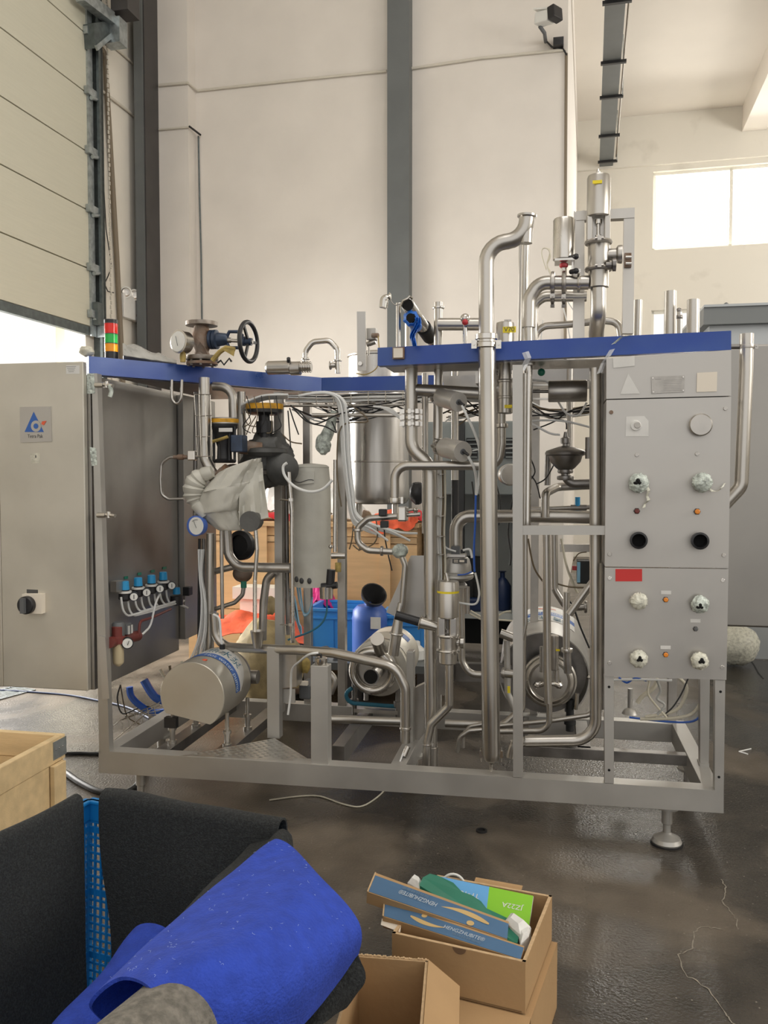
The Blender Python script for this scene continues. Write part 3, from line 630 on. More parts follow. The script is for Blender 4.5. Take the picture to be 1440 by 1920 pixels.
# posts
plate([(172, 700), (182, 700), (205, 1412), (186, 1412)], F, .04, 'post')
plate([(184, 1192), (197, 1195), (205, 1310), (192, 1312)], F - .008, .006, 'cover_strip', 'pale_steel' if 'pale_steel' in M else 'panel_steel')
ptop = plate([(961, 684), (980, 684), (980, 1458), (962, 1457)], F, .05, 'post')
plate([(980, 986), (1135, 986), (1135, 1003), (980, 1003)], F + .005, .045, 'cross_bar')
plate([(1133, 1268), (1151, 1268), (1151, 1469), (1134, 1468)], F, .05, 'post')
pr_ = plate([(1341, 1275), (1360, 1276), (1357, 1484), (1340, 1482)], F, .04, 'post')
for x, y in ((1142, 1288), (1142, 1444), (1351, 1297), (1348, 1457)):
    disc(x, y, F - .0005, 5, .001, 'hole', 'bolt_hole', pr_ if x > 1300 else skid, 12)
plate([(1313, 1272), (1331, 1272), (1329, 1436), (1313, 1434)], 3.92, .05, 'post')
plate([(1312, 1432), (1330, 1432), (1330, 1446), (1312, 1446)], 3.91, .07, 'post_foot')
def post(px, w, y0, Y, zb=zt_, d=.05, mat='frame_steel'):
    a = P(px, y0, Y); return out(MB().bb(a.x - S(w, a) / 2, a.x + S(w, a) / 2, Y, Y + d, zb, a.z), 'post', mat, skid, bevel=.002)
post(520, 15, 735, 4.38); post(574, 14, 735, 4.58, mat='steel_dull'); post(639, 15, 740, 4.57, mat='steel_dull'); 
post(1005, 15, 700, 4.6, mat='steel_dull'); post(1270, 16, 700, 4.6, mat='steel_dull'); post(822, 12, 700, 4.58, mat='steel_dull')
# stub posts
def stub(x0, x1, y0, y1, z0=zt_, cap=True):
    a, e = P(x0, y1, z=z0), P(x1, y1, z=z0); yy = a.y; t = P(x0, y0, yy).z; xl, xr = a.x, P(x1, y1, yy).x
    o = out(MB().bb(xl, xr, yy, yy + .055, z0, t), 'stub_post', 'frame_steel', skid, bevel=.002)
    out(MB().bb(xl + .003, xr - .003, yy + .003, yy + .052, t, t + .003), 'post_cap', 'frame_steel', o); return yy, t, xl, xr
yA, tA, xlA, xrA = stub(501, 524, 1214, 1384)
plate([(526, 1217), (556, 1217), (556, 1288), (526, 1290)], yA + .05, .1, 'junction_box', 'steel_dull')
plate([(527, 1292), (553, 1292), (553, 1318), (527, 1318)], yA + .06, .01, 'bracket_plate', 'frame_steel')
yB = F + .01; a = P(583, 1430, yB); xb0, xb1 = a.x, P(615, 1430, yB).x; tB = P(600, 1249, yB).z
sbp = out(MB().bb(xb0, xb1, yB, yB + .065, .25, tB), 'stub_post', 'frame_steel', skid, bevel=.002)
c = P(602, 1246, yB + .03); kc = out(MB().lathe((c.x, yB + .03, tB), ZX, [(.026, 0), (.028, .003), (.028, .03), (.024, .033), (.012, .034)], 22), 'valve_head', 'steel_bright', sbp)
out(MB().tube([(c.x, yB + .03, tB + .03), (c.x, yB + .03, tB + .045), (c.x - .02, yB + .03, tB + .047)], .006, 8), 'air_elbow', 'black_plastic', kc)
hose([(597, 1224, yB), (580, 1227, yB), (562, 1240, yB + .1), (547, 1257, yB + .2), (545, 1300, yB + .25), (540, 1340, yB + .25)], 4.5)
yC, tC, xlC, xrC = stub(762, 775, 1222, 1392)
# --- blue beams
def bbeam(pts, Y, th, name='blue_beam'): return plate(pts, Y, th, name, 'blue_paint', bevel=.003)
br_ = bbeam([(708, 652), (1371, 620), (1371, 656), (708, 686)], 3.655, .055)
out(MB().bb(P(712, 690, 3.66).x, .71, 3.71, 4.0, P(712, 684, 3.7).z, P(712, 684, 3.7).z + .004), 'roof_sheet', 'steel_dull', skid)
# square tube stub through the beam
sq = P(747, 662, 3.64); s_ = S(11, sq)
o = out(MB().box(sq + V((0, .015, 0)), s_ * 2, .04, s_ * 2), 'socket_tube', 'rusty', br_); out(MB().box(sq + V((0, -.007, 0)), s_ * 1.6, .004, s_ * 1.6), 'socket_cap', 'cream_label', br_)
# left beams: diagonal, then the recessed back one
zL0, zL1 = 2.010, 2.092
def vprism(pl, z0, z1, name, mat, parent=skid, bevel=.003): return out(MB().prism([V((x, y, z0)) for x, y in pl], (0, 0, z1 - z0)), name, mat, parent, bevel=bevel)
A0, A1 = V((-2.075, F, 0)), V((-2.105, F + .03, 0))
cE = P(603, 708, z=zL1); e2 = P(830, 703, z=zL1)
yb = cE.y; dd = (cE - A0); dd.z = 0; nn = V((-dd.y, dd.x, 0)).normalized()
vprism([(A0.x, A0.y), (cE.x, cE.y), (cE.x + .0, cE.y + .09), (A0.x - .03, A0.y + .09), (A1.x, A1.y)], zL0, zL1, 'blue_beam', 'blue_paint')
vprism([(cE.x, yb), (e2.x, yb + .0), (e2.x, yb + .07), (cE.x, yb + .07)], zL0, zL1, 'blue_beam', 'blue_paint')
vprism([(A0.x + .06, A0.y + .14), (cE.x - .02, cE.y + .05), (cE.x - .02, cE.y + .30), (A0.x + .05, A0.y + 1.3)], zL0 - .004, zL0, 'roof_tray', 'steel_dark', bevel=0)  # dark steel puts the shade under the left roof into the tray's colour
# top back beam
out(MB().beam((-.50, BR, 2.03), (.70, BR, 2.03), .05, .06), 'back_beam', 'steel_dull', skid)
out(MB().beam((.67, 3.72, 2.03), (.67, BR, 2.03), .05, .06), 'side_beam', 'steel_dull', skid)
out(MB().beam((-.3, 3.72, 1.97), (-.3, BR, 1.97), .04, .05), 'side_beam', 'steel_dull', skid)
# sloped duct sheets behind the right beam
plate([(830, 705), (905, 703), (960, 728), (960, 742), (885, 728), (832, 727)], 4.2, .25, 'duct_sheet', 'steel_dull')
plate([(985, 684), (1130, 680), (1130, 712), (985, 716)], 4.3, .02, 'duct_sheet', 'panel_steel')
plate([(828, 690), (960, 683), (960, 700), (828, 716)], 4.45, .02, 'duct_sheet', 'panel_steel')
# --- control panel at the right
pn = plate([(1137, 672), (1371, 656), (1371, 742), (1137, 748)], F - .002, .30, 'panel', 'panel_steel', bevel=.002)
pu = plate([(1137, 750), (1371, 744), (1366, 1065), (1134, 1062)], F - .004, .30, 'panel', 'panel_steel', bevel=.003)
pl = plate([(1134, 1064), (1366, 1067), (1362, 1275), (1133, 1268)], F - .006, .02, 'panel', 'panel_steel', bevel=.003)
fy = F - .005
def sticker(pts, mat, name, parent, Y=None, th=.0012): return plate(pts, (Y or fy) - th, th, name, mat, parent, bevel=0)
sticker([(1149, 671), (1190, 667), (1190, 686), (1150, 690)], 'white_label', 'white_sticker', pn)
sticker([(1178, 700), (1200, 738), (1163, 739)], 'panel_pale' if 'panel_pale' in M else 'white_label', 'triangle_sticker', pn, th=.0006)
npl = sticker([(1221, 706), (1284, 704), (1283, 735), (1222, 738)], 'etched', 'name_plate', pn, th=.002)
ln = MB()
for i in range(7): a, e = P(1244, 713.0 + i * 3.2, fy - .0024), P(1278, 712.2 + i * 3.2, fy - .0024); ln.beam(a, e, .0006, .0009)
ln.beam(P(1228, 711, fy - .0024), P(1240, 710.6, fy - .0024), .0006, .002)
out(ln, 'engraving', 'steel_dark', npl)
for x, y in ((1224, 709), (1281, 707), (1281, 732), (1225, 735)): disc(x, y, fy - .002, 3.2, .002, 'steel_bright', 'rivet', npl, 8)
sticker([(1307, 699), (1345, 697), (1344, 734), (1306, 735)], 'cream_label', 'cream_sticker', pn)
sticker([(1174, 781), (1208, 780), (1216, 789), (1216, 818), (1173, 818)], 'white_label', 'white_plate', pu)
disc(1192, 798, fy - .001, 19, .006, 'white_label', 'button', pu); disc(1195, 797, fy - .006, 12, .004, 'etched', 'button', pu)
disc(1312, 797, fy, 40, .03, 'steel_dull', 'disc_knob', pu, 40, w2=42)
for x, y, p_ in ((1146, 773, pu), (1360, 766, pu), (1307, 851, pu), (1194, 853, pu), (1143, 1039, pu), (1357, 1041, pu), (1143, 1084, pl), (1355, 1088, pl), (1143, 1243, pl), (1354, 1251, pl)):
    disc(x, y, fy, 7.5, .004, 'rusty' if (x, y) == (1146, 773) else 'steel_bright' if y > 1080 else 'steel_dull', 'bolt', p_, 14)
def wrapped(x, y, w, m, dark, p_, seed):
    c = P(x, y, fy); r = S(w, c) / 2; R_ = random.Random(seed)
    b_ = MB().lathe(c, (0, -1, 0), [(r * .75, 0), (r * .8, .03)], 20); o = out(b_, 'push_knob', 'steel_dull', p_)
    sd = seed * 3.1
    out(MB().ball(c + V((0, -.035, 0)), r, .028, r, 30, 18, lambda q: .16 * noise.noise(q * 3.2 + V((sd, 0, 0))) + .09 * noise.noise(q * 9)), 'plastic_wrap', m, p_)
    if dark:
        g = MB()
        ox, oz = R_.uniform(-.2, .2) * r, R_.uniform(-.25, .1) * r
        for i in range(3): g.ball(c + V((ox + (i - 1) * r * .18, -.058, oz + (i % 2) * r * .2)), r * (.30 - .05 * i), .008, r * (.2 + .08 * (i % 2)), 9, 6)
        out(g, 'dark_opening', 'hole', p_)
wrapped(1196, 906, 36, 'film_wrap', 1, pu, 1); wrapped(1314, 905, 36, 'film_wrap', 0, pu, 2)
wrapped(1196, 1125, 31, 'film_white', 0, pl, 3); wrapped(1310, 1131, 32, 'film_wrap', 1, pl, 4); wrapped(1196, 1232, 32, 'film_white', 1, pl, 5); wrapped(1309, 1236, 32, 'film_white', 1, pl, 6)
def ribbon(pts, w, m, parent, Y):
    g = []
    for i, (x, y) in enumerate(pts):
        p = P(x, y, Y - .01 * (i % 2)); k = S(w, p) / 2 * (1 if i % 2 else .6); g.append([p + V((k, 0, k * .3)), p - V((k, .004, k * .3))])
    return out(MB().sheet(g, .0006), 'wrap_tail', m, parent)
ribbon([(1212, 910), (1216, 920), (1213, 930), (1216, 938), (1209, 945), (1207, 952)], 6, 'film_white', pu, fy - .012)
ribbon([(1328, 915), (1336, 921), (1346, 921), (1353, 915), (1359, 906)], 5, 'film_white', pu, fy - .012)
def button(x, y, w, col, p_):
    c = P(x, y, fy); r = S(w, c) / 2; out(MB().lathe(c, (0, -1, 0), [(r * 1.35, 0), (r * 1.35, .004), (r * 1.1, .008)], 6, smooth=False), 'button_ring', 'ink_dark', p_)
    out(MB().lathe(c + V((0, -.006, 0)), (0, -1, 0), [(r, 0), (r, .006), (r * .7, .008)], 18), 'button', col, p_)
button(1307, 959, 9.5, 'orange', pu); button(1194, 958, 9, 'red_dark', pu); button(1248, 1124, 8.5, 'orange', pl); button(1248, 1227, 8.5, 'orange', pl); button(1304, 1179, 7.5, 'grey_plastic', pl)
for x, y in ((1249, 1111), (1304, 1164), (1248, 1214)): sticker([(x - 9.5, y - 3.5), (x + 9.5, y - 3.2), (x + 9.5, y + 3.5), (x - 9.5, y + 3.2)], 'white_label', 'small_label', pl, F - .007)
for x, y in ((1196, 1012), (1310, 1013)):
    c = P(x, y, fy); r = S(32, c) / 2
    out(MB().lathe(c, (0, -1, 0), [(r * .92, 0), (r * .92, .03), (r, .032), (r, .04), (r * .78, .042), (r * .74, .03), (r * .7, -.05 + .052)], 28), 'port_ring', 'black_plastic', pu)
    out(MB().lathe(c, (0, -1, 0), [(r * .72, .002), (r * .72, .004)], 24), 'port_bore', 'hole', pu)
sticker([(1154, 1067), (1204, 1067), (1204, 1090), (1154, 1090)], 'red_label', 'red_sticker', pl, F - .007)
# return pipe right of the panel
rp = pipe([(1400, 626), (1399, 700), (1390, 912), (1340, 965)], 25, 3.8, 1.2, hollow=1)
for k in (0,): clamp(P(1400, 650, 3.8), ZX, S(11, P(1400, 650, 3.8)), rp, 'steel_dull', .02)
pipe([(1392, 650), (1368, 650)], 9, 3.8, mat='steel_dark')
# --- hoses and cables under the panel
for i, (pts, w_, m) in enumerate((([(1195, 1318), (1205, 1305), (1225, 1290), (1234, 1272)], 8, 'hose_pale'), ([(1210, 1344), (1250, 1338), (1275, 1325), (1288, 1290), (1272, 1270)], 6, 'hose_pale'),
        ([(1200, 1348), (1240, 1348), (1290, 1342), (1312, 1320), (1312, 1290)], 6, 'hose_pale'), ([(1180, 1345), (1250, 1353), (1300, 1352), (1318, 1330), (1316, 1300)], 4, 'hose_blue'),
        ([(1160, 1270), (1175, 1280), (1190, 1272), (1212, 1276)], 4, 'hose_blue'), ([(1290, 1272), (1278, 1300), (1262, 1325), (1248, 1338)], 3, 'cable_black'),
        ([(1218, 1275), (1215, 1300), (1228, 1320), (1250, 1345)], 4, 'hose_pale'), ([(1232, 1275), (1238, 1295), (1232, 1310), (1246, 1322), (1232, 1340)], 5, 'plastic_sheet'), ([(1134, 1275), (1200, 1274), (1260, 1276)], 5, 'hose_white'))):
    hose(pts, w_, 3.98 if i < 4 else 3.85, m)
out(MB().lathe(P(1181, 1338, 4.5), ZX, [(.04, 0), (.03, .02), (.012, .03), (.012, .13)], 16), 'levelling_foot', 'frame_steel', skid)
# --- big front standpipe
P1 = pipe([(912, 626), (912, 458), (986, 448), (988, 404)], 29, F + .02, 1.3, hollow=2, name='standpipe')
c = P(988, 404, F + .02); d = (P(988, 404, F + .02) - P(987, 420, F + .02)).normalized(); out(MB().lathe(c, d, [(S(14, c), -.012), (S(18, c), -.006), (S(18, c), .002), (S(13, c), .004)], 26, cap=False), 'pipe_flange', 'steel', P1)
P2 = out(MB().lathe(P(921, 1430, F + .022), P(913, 650, F + .022) - P(921, 1430, F + .022), [(.006, -.0), (.02, .003), (.034, .016), (.0385, .04), (.0385, .30), (.037, 1.0), (.0375, (P(913, 650, F + .022) - P(921, 1430, F + .022)).length)], 28), 'standpipe', 'steel', skid)
c = P(912, 640, F + .02); cl = out(MB().lathe(c - ZX * .03, ZX, [(.036, 0), (.046, .004), (.046, .022), (.04, .026), (.04, .034), (.047, .038), (.047, .058), (.036, .062)], 26), 'pipe_clamp', 'steel_bright', P1)
for sx_ in (-1, 1): out(MB().box(P(912 + sx_ * 23, 646, F), .022, .014, .035).cyl(P(912 + sx_ * 23, 646, F) + V((0, .012, 0)), P(912 + sx_ * 23, 646, F) - V((0, .014, 0)), .005, n=8), 'clamp_lug', 'steel_bright', P1)
for sx_ in (-1, 1): out(MB().box(P(921 + sx_ * 19, 1414, F + .03), .014, .014, .03).cyl(P(921 + sx_ * 19, 1402, F + .03), P(921 + sx_ * 19, 1428, F + .03), .004, n=8), 'clamp_lug', 'steel_bright', P2)
out(MB().cyl(P(921, 1445, F + .03), P(921, 1432, F + .024), .007), 'drain_pin', 'steel_bright', P2)
# --- horizontal tee between standpipe and vertical riser
pipe([(822, 608), (900, 608)], 23, 3.9)
r1 = pipe([(822, 567), (822, 700), (820, 830)], 17, 3.93, hollow=1); clamp(P(822, 577, 3.93), ZX, S(8.7, P(822, 577, 3.93)), r1, w=.012, lug=False)
pipe([(820, 830), (818, 1080)], 13, 3.97, mat='steel_dull')
v_ = out(MB().ball(P(872, 597, 3.88), .022, .022, .022, 14, 8), 'valve_cap', 'steel_bright', skid); out(MB().ball(P(872, 604, 3.86), .014), 'red_stud', 'red', v_); out(MB().cyl(P(872, 648, 3.88), P(872, 607, 3.88), .011), 'valve_stem', 'steel_bright', v_)
clamp(P(874, 608, 3.9), XX, S(11.5, P(874, 608, 3.9)), v_, lug=False, w=.016)
# --- riser with S-bend (770 -> 806)
r2 = pipe([(771, 600), (771, 840), (806, 872), (808, 1436)], 24, 3.86, 1.6, hollow=0, name='riser_pipe')
out(MB().tube(px3([(808, 1400), (808, 1436)], 3.86), S(13.2, P(808, 1400, 3.86)), 20, 2), 'pipe_socket', 'steel_dull', r2)
for k, yy in enumerate((772, 783, 795)):
    c = P(771, yy, 3.86); r = S(12, c); fm = MB().lathe(c - ZX * .008, ZX, [(r * .9, 0), (r * 1.35, .002), (r * 1.35, .014), (r * .9, .016)], 26)
    for j in range(8):
        t = j * math.pi / 4; q = c + V((math.cos(t), math.sin(t), 0)) * r * 1.55; fm.box(q, .014, .014, .02)
    out(fm, 'flange_ring', 'steel_bright', r2)
pipe([(778, 731), (905, 738)], 23, 3.87, name='tee_pipe')
pipe([(806, 872), (790, 860), (784, 850)], 17, 4.0, mat='steel_dull')
pipe([(797, 700), (797, 1000)], 12, 4.2, mat='steel_dull'); pipe([(853, 686), (853, 900)], 14, 4.25, mat='steel'); pipe([(853, 880), (853, 1010)], 14, 4.3, mat='black_plastic')
# glove-covered open pipes above the beam
ap = out(MB().tube(fillet([P(764, 571, 3.62), P(800, 623, 4.0), P(823, 655, 4.3)], .05), S(12.5, P(764, 571, 3.7)), 20, 1), 'angled_pipe', 'steel_bright', skid)
out(MB().tube([P(765, 572, 3.60), P(766, 574, 3.63)], S(9.5, P(764, 571, 3.6)), 20), 'pipe_bore', 'hole', ap)
out(MB().tube([P(794, 614, 3.93), P(806, 631, 4.05)], S(14.5, P(800, 622, 4)), 18), 'rubber_sleeve', 'black_rubber', ap)
hw = MB().tube([P(752, 574, 3.59), P(756, 564, 3.58), P(765, 560, 3.58), P(768, 556, 3.58), P(773, 560, 3.59)], .006, 8); out(hw, 'clamp_band', 'steel_bright', ap)
a2 = out(MB().tube([P(771, 597, 3.62), P(780, 612, 3.80)], S(12, P(776, 600, 3.6)), 18, 1), 'open_pipe', 'blue_glove', skid)
out(MB().tube([P(770, 596, 3.60), P(771, 597, 3.63)], S(8.5, P(771, 597, 3.6)), 20), 'pipe_bore', 'hole', a2)
g = []
for i in range(12):
    t = i / 11; row = []
    for j in range(9):
        u = j / 8 - .5; x = 781 - 6 * t + u * (13 - 6 * t) + 3 * math.sin(t * 7) ; y = 595 + 54 * t; row.append(P(x, y, 3.60 + .012 * math.sin(j * 1.9 + i * .8) + .02 * (u * u)))
    g.append(row)
out(MB().sheet(g, .003), 'glove_cuff', 'blue_glove', skid)
g = [[P(771 + (15 + 1.5 * math.sin(j * 2.3)) * math.cos(a_) * k, 597 + (15 + 1.5 * math.sin(j * 2.3)) * math.sin(a_) * k, 3.60 + .05 * (k - .6)) for j, a_ in [(j, j * 2 * math.pi / 20) for j in range(21)]] for k in (.6, .8, .95, 1.0, .9)]
out(MB().sheet(g, .002), 'glove_rim', 'blue_glove', skid)
# stem + cup on the wire
pipe([(747, 568), (747, 652)], 9, 3.68, mat='steel')
cup = out(MB().tube(fillet(px3([(727, 561, 3.6), (721, 556, 3.6), (719, 577, 3.6)], 3.6), .02), S(8, P(722, 565, 3.6)), 16), 'blanking_cap', 'steel_bright', skid)
out(MB().tube(px3([(717, 576, 3.58), (724, 578, 3.58)], 3.6), .005, 6).lathe(P(729, 556, 3.6), XX, [(.012, 0), (.018, .004), (.012, .009)], 12), 'cap_latch', 'steel_bright', cup)
hose([(730, 557), (736, 568), (743, 572), (753, 568), (760, 562), (768, 556)], 1.8, 3.6, 'steel_dull', name='retaining_wire')
# --- actuators facing the viewer
def actuator(c0, c1, wf, Y0, Y1, nm):
    a, e = P(c0[0], c0[1], Y0), P(c1[0], c1[1], Y1); d = (e - a); L_ = d.length; r = S(wf, e) / 2
    o = out(MB().lathe(a, d, [(r * .97, 0), (r, .004), (r, L_ - .004), (r * .97, L_)], 40), 'actuator', 'satin_steel', skid)
    d.normalize(); out(MB().lathe(e, d, [(r * .3, 0), (r * .28, .004)], 20), 'end_boss', 'grey_plastic', o)
    out(MB().tube([e, e + d * .016, e + d * .02 + V((.014, -.004, -.012))], .0065, 10), 'air_elbow', 'black_plastic', o)
    vb = MB().lathe(a - d * .06, d, [(r * .55, 0), (r * .85, .004), (r * .85, .014), (r * .5, .018), (r * .5, .04), (r * .8, .043), (r * .8, .055), (r * .4, .06)], 20)
    side = d.cross(ZX).normalized()
    for j in range(6): t = j * math.pi / 3; vb.box(a - d * .032 + (side * math.cos(t) + ZX * math.sin(t)) * r * .78, .011, .06, .011, (side, d, ZX))
    out(vb, 'valve_body', 'steel_bright', o); return e, d
e1, d1 = actuator((828, 745), (860, 754), 37, 3.84, 3.70, 1); e2_, d2 = actuator((834, 839), (868, 847), 39, 3.84, 3.70, 2)
hose([(866, 760, 3.68), (877, 783, 3.68), (890, 812, 3.7), (899, 842, 3.72), (900, 880, 3.74), (894, 925, 3.76)], 5, 3.7)
hose([(878, 856, 3.68), (889, 878, 3.7), (893, 902, 3.74), (893, 928, 3.76)], 5, 3.7); hose([(886, 845, 3.76), (905, 842, 3.8), (960, 840, 3.9), (975, 834, 3.95)], 3, 3.76)
hose([(892, 928), (891, 980), (889, 1020), (889, 1055), (890, 1072)], 4.2, 3.76, 'hose_blue')
hose([(885, 903), (888, 925), (893, 962)], 3, 3.8, 'cable_black')
# --- pipe run 740 -> 938 with V70 valve
r3 = pipe([(740, 935), (740, 873), (934, 873), (940, 832), (939, 720)], 17, 3.78, 1.5, name='cross_pipe'); clamp(P(740, 938, 3.78), ZX, S(9, P(740, 938, 3.78)), r3, w=.03, lug=True); clamp(P(940, 798, 3.78), ZX, S(10, P(940, 798, 3.78)), r3, w=.022, lug=False)
c = P(946, 776, 3.78); d = ZX; k = S(1, c)
vv = out(MB().lathe(c, d, [(12 * k, 0), (15.5 * k, .004), (15.5 * k, 28 * k), (16.5 * k, 29 * k), (16.5 * k, 32 * k), (15 * k, 33 * k), (15 * k, 58 * k), (16.5 * k, 59 * k), (16.5 * k, 62 * k), (13 * k, 64 * k), (10 * k, 100 * k)], 30), 'pneumatic_valve', 'steel', skid)
out(MB().lathe(c + ZX * (95 * k), d, [(12 * k, 0), (16.5 * k, .01), (16.8 * k, 70 * k), (16 * k, 74 * k), (12 * k, 75.5 * k)], 30), 'valve_actuator', 'steel', vv)
out(MB().cyl(P(952, 606, 3.78), P(952, 600, 3.78), .006).box(P(952, 601, 3.78), .03, .01, .008), 'valve_stem', 'steel_dull', vv)
lc = P(955, 618, 3.78 - 17.3 * k); out(MB().box(lc, 24 * k, .002, 11 * k), 'yellow_tag', 'yellow_label', vv); text('V70', 'tag_lettering', lc + V((0, -.002, 0)), XX, ZX, 12 * k, 'ink_dark', vv)
out(MB().box(P(953, 762, 3.78 - 15.8 * k), 14 * k, .002, 6 * k), 'yellow_sticker', 'yellow_label', vv)
pipe([(930, 690), (928, 740)], 11, 3.95, mat='steel_dull'); clamp(P(930, 700, 3.95), ZX, .018, skid, 'steel_dull', lug=False)
# --- tall back pipes above the beam
pipe([(985, 443), (983, 560), (982, 640)], 14, 4.15, mat='steel'); pipe([(976, 455), (974, 640)], 7, 4.16, mat='steel_dull')
pipe([(1196, 563), (1194, 640)], 17, 4.3, hollow=1); pipe([(1257, 546), (1256, 640)], 22, 4.0, hollow=1); pipe([(1300, 562), (1299, 640)], 23, 3.95, hollow=1)
o = pipe([(1273, 585), (1273, 640)], 12, 4.1, mat='steel_dull'); out(MB().ball(P(1273, 583, 4.1), .014).ball(P(1273, 595, 4.1), .017), 'valve_knob', 'steel_dark', o)
pipe([(1001, 640), (1008, 612), (1070, 608), (1130, 601), (1160, 604), (1165, 640)], 13, 4.05, 2.0)
# --- inverted U frame of square tube
uf = plate([(1080, 398), (1096, 394), (1096, 640), (1074, 640), (1076, 395)], 3.98, .04, 'support_frame', 'steel')
plate([(1080, 396), (1190, 389), (1190, 408), (1080, 413)], 3.975, .045, 'support_frame', 'steel'); plate([(1170, 408), (1190, 407), (1188, 625), (1167, 625)], 3.98, .04, 'support_frame', 'steel')
sk_ = plate([(1171, 474), (1184, 474), (1184, 500), (1171, 500)], 3.96, .02, 'latch', 'rusty'); out(MB().cyl(P(1173, 482, 3.95), P(1184, 482, 3.95), .006).cyl(P(1173, 494, 3.95), P(1184, 494, 3.95), .006), 'latch_pin', 'steel_bright', sk_)
# --- valve tower
c = P(1122, 618, 3.84); k = S(1, c)
def pz(py, x=1122, Y=3.84): return P(x, py, Y)
tw_ = out(MB().lathe(pz(541), ZX, [(14 * k, 0), (19 * k, 2 * k), (19 * k, 34 * k), (20 * k, 36 * k), (20 * k, 84 * k), (19 * k, 86 * k)], 32), 'valve_tower_body', 'steel', skid)
clamp(pz(505), ZX, 19.5 * k, tw_, 'steel_dull', 8 * k, ld=(0, -1, 0)); clamp(pz(455), ZX, 19.5 * k, tw_, 'steel_dull', 8 * k, ld=(0, -1, 0))
ac = out(MB().lathe(pz(408), ZX, [(19 * k, 0), (21.5 * k, 2 * k), (21.5 * k, 72 * k), (20 * k, 76 * k)], 32), 'valve_actuator', 'steel', tw_)
for sx_ in (-1, 1): out(MB().bb(pz(408).x + sx_ * 16 * k - 5.5 * k, pz(408).x + sx_ * 16 * k + 5.5 * k, 3.84 - 10 * k, 3.84 + 10 * k, pz(452).z, pz(406).z), 'yoke', 'steel', tw_, bevel=.004)
out(MB().bb(pz(408).x - 20 * k, pz(408).x + 20 * k, 3.84 + 4 * k, 3.84 + 14 * k, pz(452).z, pz(406).z), 'yoke_back', 'steel_dull', tw_)
out(MB().cyl(pz(452), pz(420), 3.2 * k).cyl(pz(420), pz(412), 6.5 * k).cyl(pz(452), pz(441), 5.5 * k), 'valve_stem', 'steel_bright', tw_)
out(MB().cyl(pz(334), pz(322), 4 * k).lathe(pz(322), ZX, [(4 * k, 0), (2 * k, 5 * k)], 12), 'top_nipple', 'steel_bright', tw_)
out(MB().box(P(1120, 341, 3.84 - 22.3 * k), 17 * k, .002, 6 * k), 'yellow_sticker', 'yellow_label', tw_)
out(MB().lathe(P(1138, 478, 3.84), XX, [(11 * k, 0), (11 * k, 16 * k), (16 * k, 19 * k), (17 * k, 23 * k), (17 * k, 27 * k), (14 * k, 28 * k)], 26), 'side_port', 'steel_dull', tw_)
out(MB().lathe(P(1136, 497, 3.80), XX, [(6 * k, 0), (6 * k, 10 * k), (12 * k, 12 * k), (12 * k, 18 * k)], 22), 'side_port', 'steel_dark', tw_)
tp_ = pipe([(1122, 541, 3.84), (1122, 592, 3.84), (1118, 622, 3.93), (1118, 650, 4.0)], 29, 3.84, 1.2, name='outlet_pipe')
# left branch
lb = pipe([(1104, 530, 3.84), (1010, 530, 3.84), (992, 560, 3.84), (991, 614, 3.84)], 26, 3.84, 1.15, name='branch_elbow')
pipe([(991, 612), (991, 640)], 18, 3.84, mat='steel')
for xx, rr, ww in ((1085, 14, 7), (1057, 17, 8), (1036, 16, 9)): clamp(P(xx, 530, 3.84), XX, rr * k, lb, 'steel_dull' if xx < 1080 else 'steel_bright', ww * k, ld=(0, 0, -1 if xx < 1080 else 1))
pipe([(1100, 556, 4.0), (1020, 556, 4.0), (1000, 570, 4.0), (999, 640, 4.0)], 19, 4.0, 1.2)
for xx in (1057, 1036): clamp(P(xx, 556, 4.0), XX, 12 * k, skid, 'steel_dark', 8 * k, ld=(0, 0, -1))
ac2 = out(MB().lathe(P(1057, 488, 3.86), ZX, [(19 * k, 0), (20.5 * k, k), (20.5 * k, 74 * k), (18.5 * k, 77 * k)], 36), 'butterfly_actuator', 'steel_bright', skid)
br2 = MB().bb(P(1040, 490, 3.84).x, P(1077, 490, 3.84).x, 3.80, 3.90, P(1057, 492, 3.84).z, P(1057, 488, 3.84).z); br2.bb(P(1072, 490, 3.84).x, P(1075, 490, 3.84).x, 3.82, 3.88, P(1057, 516, 3.84).z, P(1057, 490, 3.84).z)
out(br2, 'actuator_bracket', 'steel_bright', ac2)
out(MB().lathe(P(1057, 502, 3.84), ZX, [(6 * k, 0), (8 * k, 2 * k), (8 * k, 7 * k), (5 * k, 9 * k)], 18), 'red_collar', 'red', ac2); out(MB().cyl(P(1057, 514, 3.84), P(1057, 500, 3.84), 3.5 * k), 'valve_stem', 'steel_bright', ac2)
for yy in (481, 508): out(MB().cyl(P(1070, yy + 2, 3.82), P(1079, yy, 3.80), 4.5 * k).ball(P(1080, yy, 3.80), 5.5 * k), 'air_fitting', 'black_plastic', ac2)
for i in range(4):
    hose([(1024, 506 - i), (1016, 478 + i), (1018, 466), (1028 + i, 468), (1032 - i, 482), (1026, 498), (1034 + i * 2, 520)], 1.8, 4.2 + i * .01, 'hose_pale', name='cable')
for pts in ([(1052, 560), (1062, 600), (1070, 640)], [(1058, 555), (1080, 590), (1090, 610)], [(1018, 600), (1014, 640)]): hose(pts, 2.2, 4.25, 'hose_white')
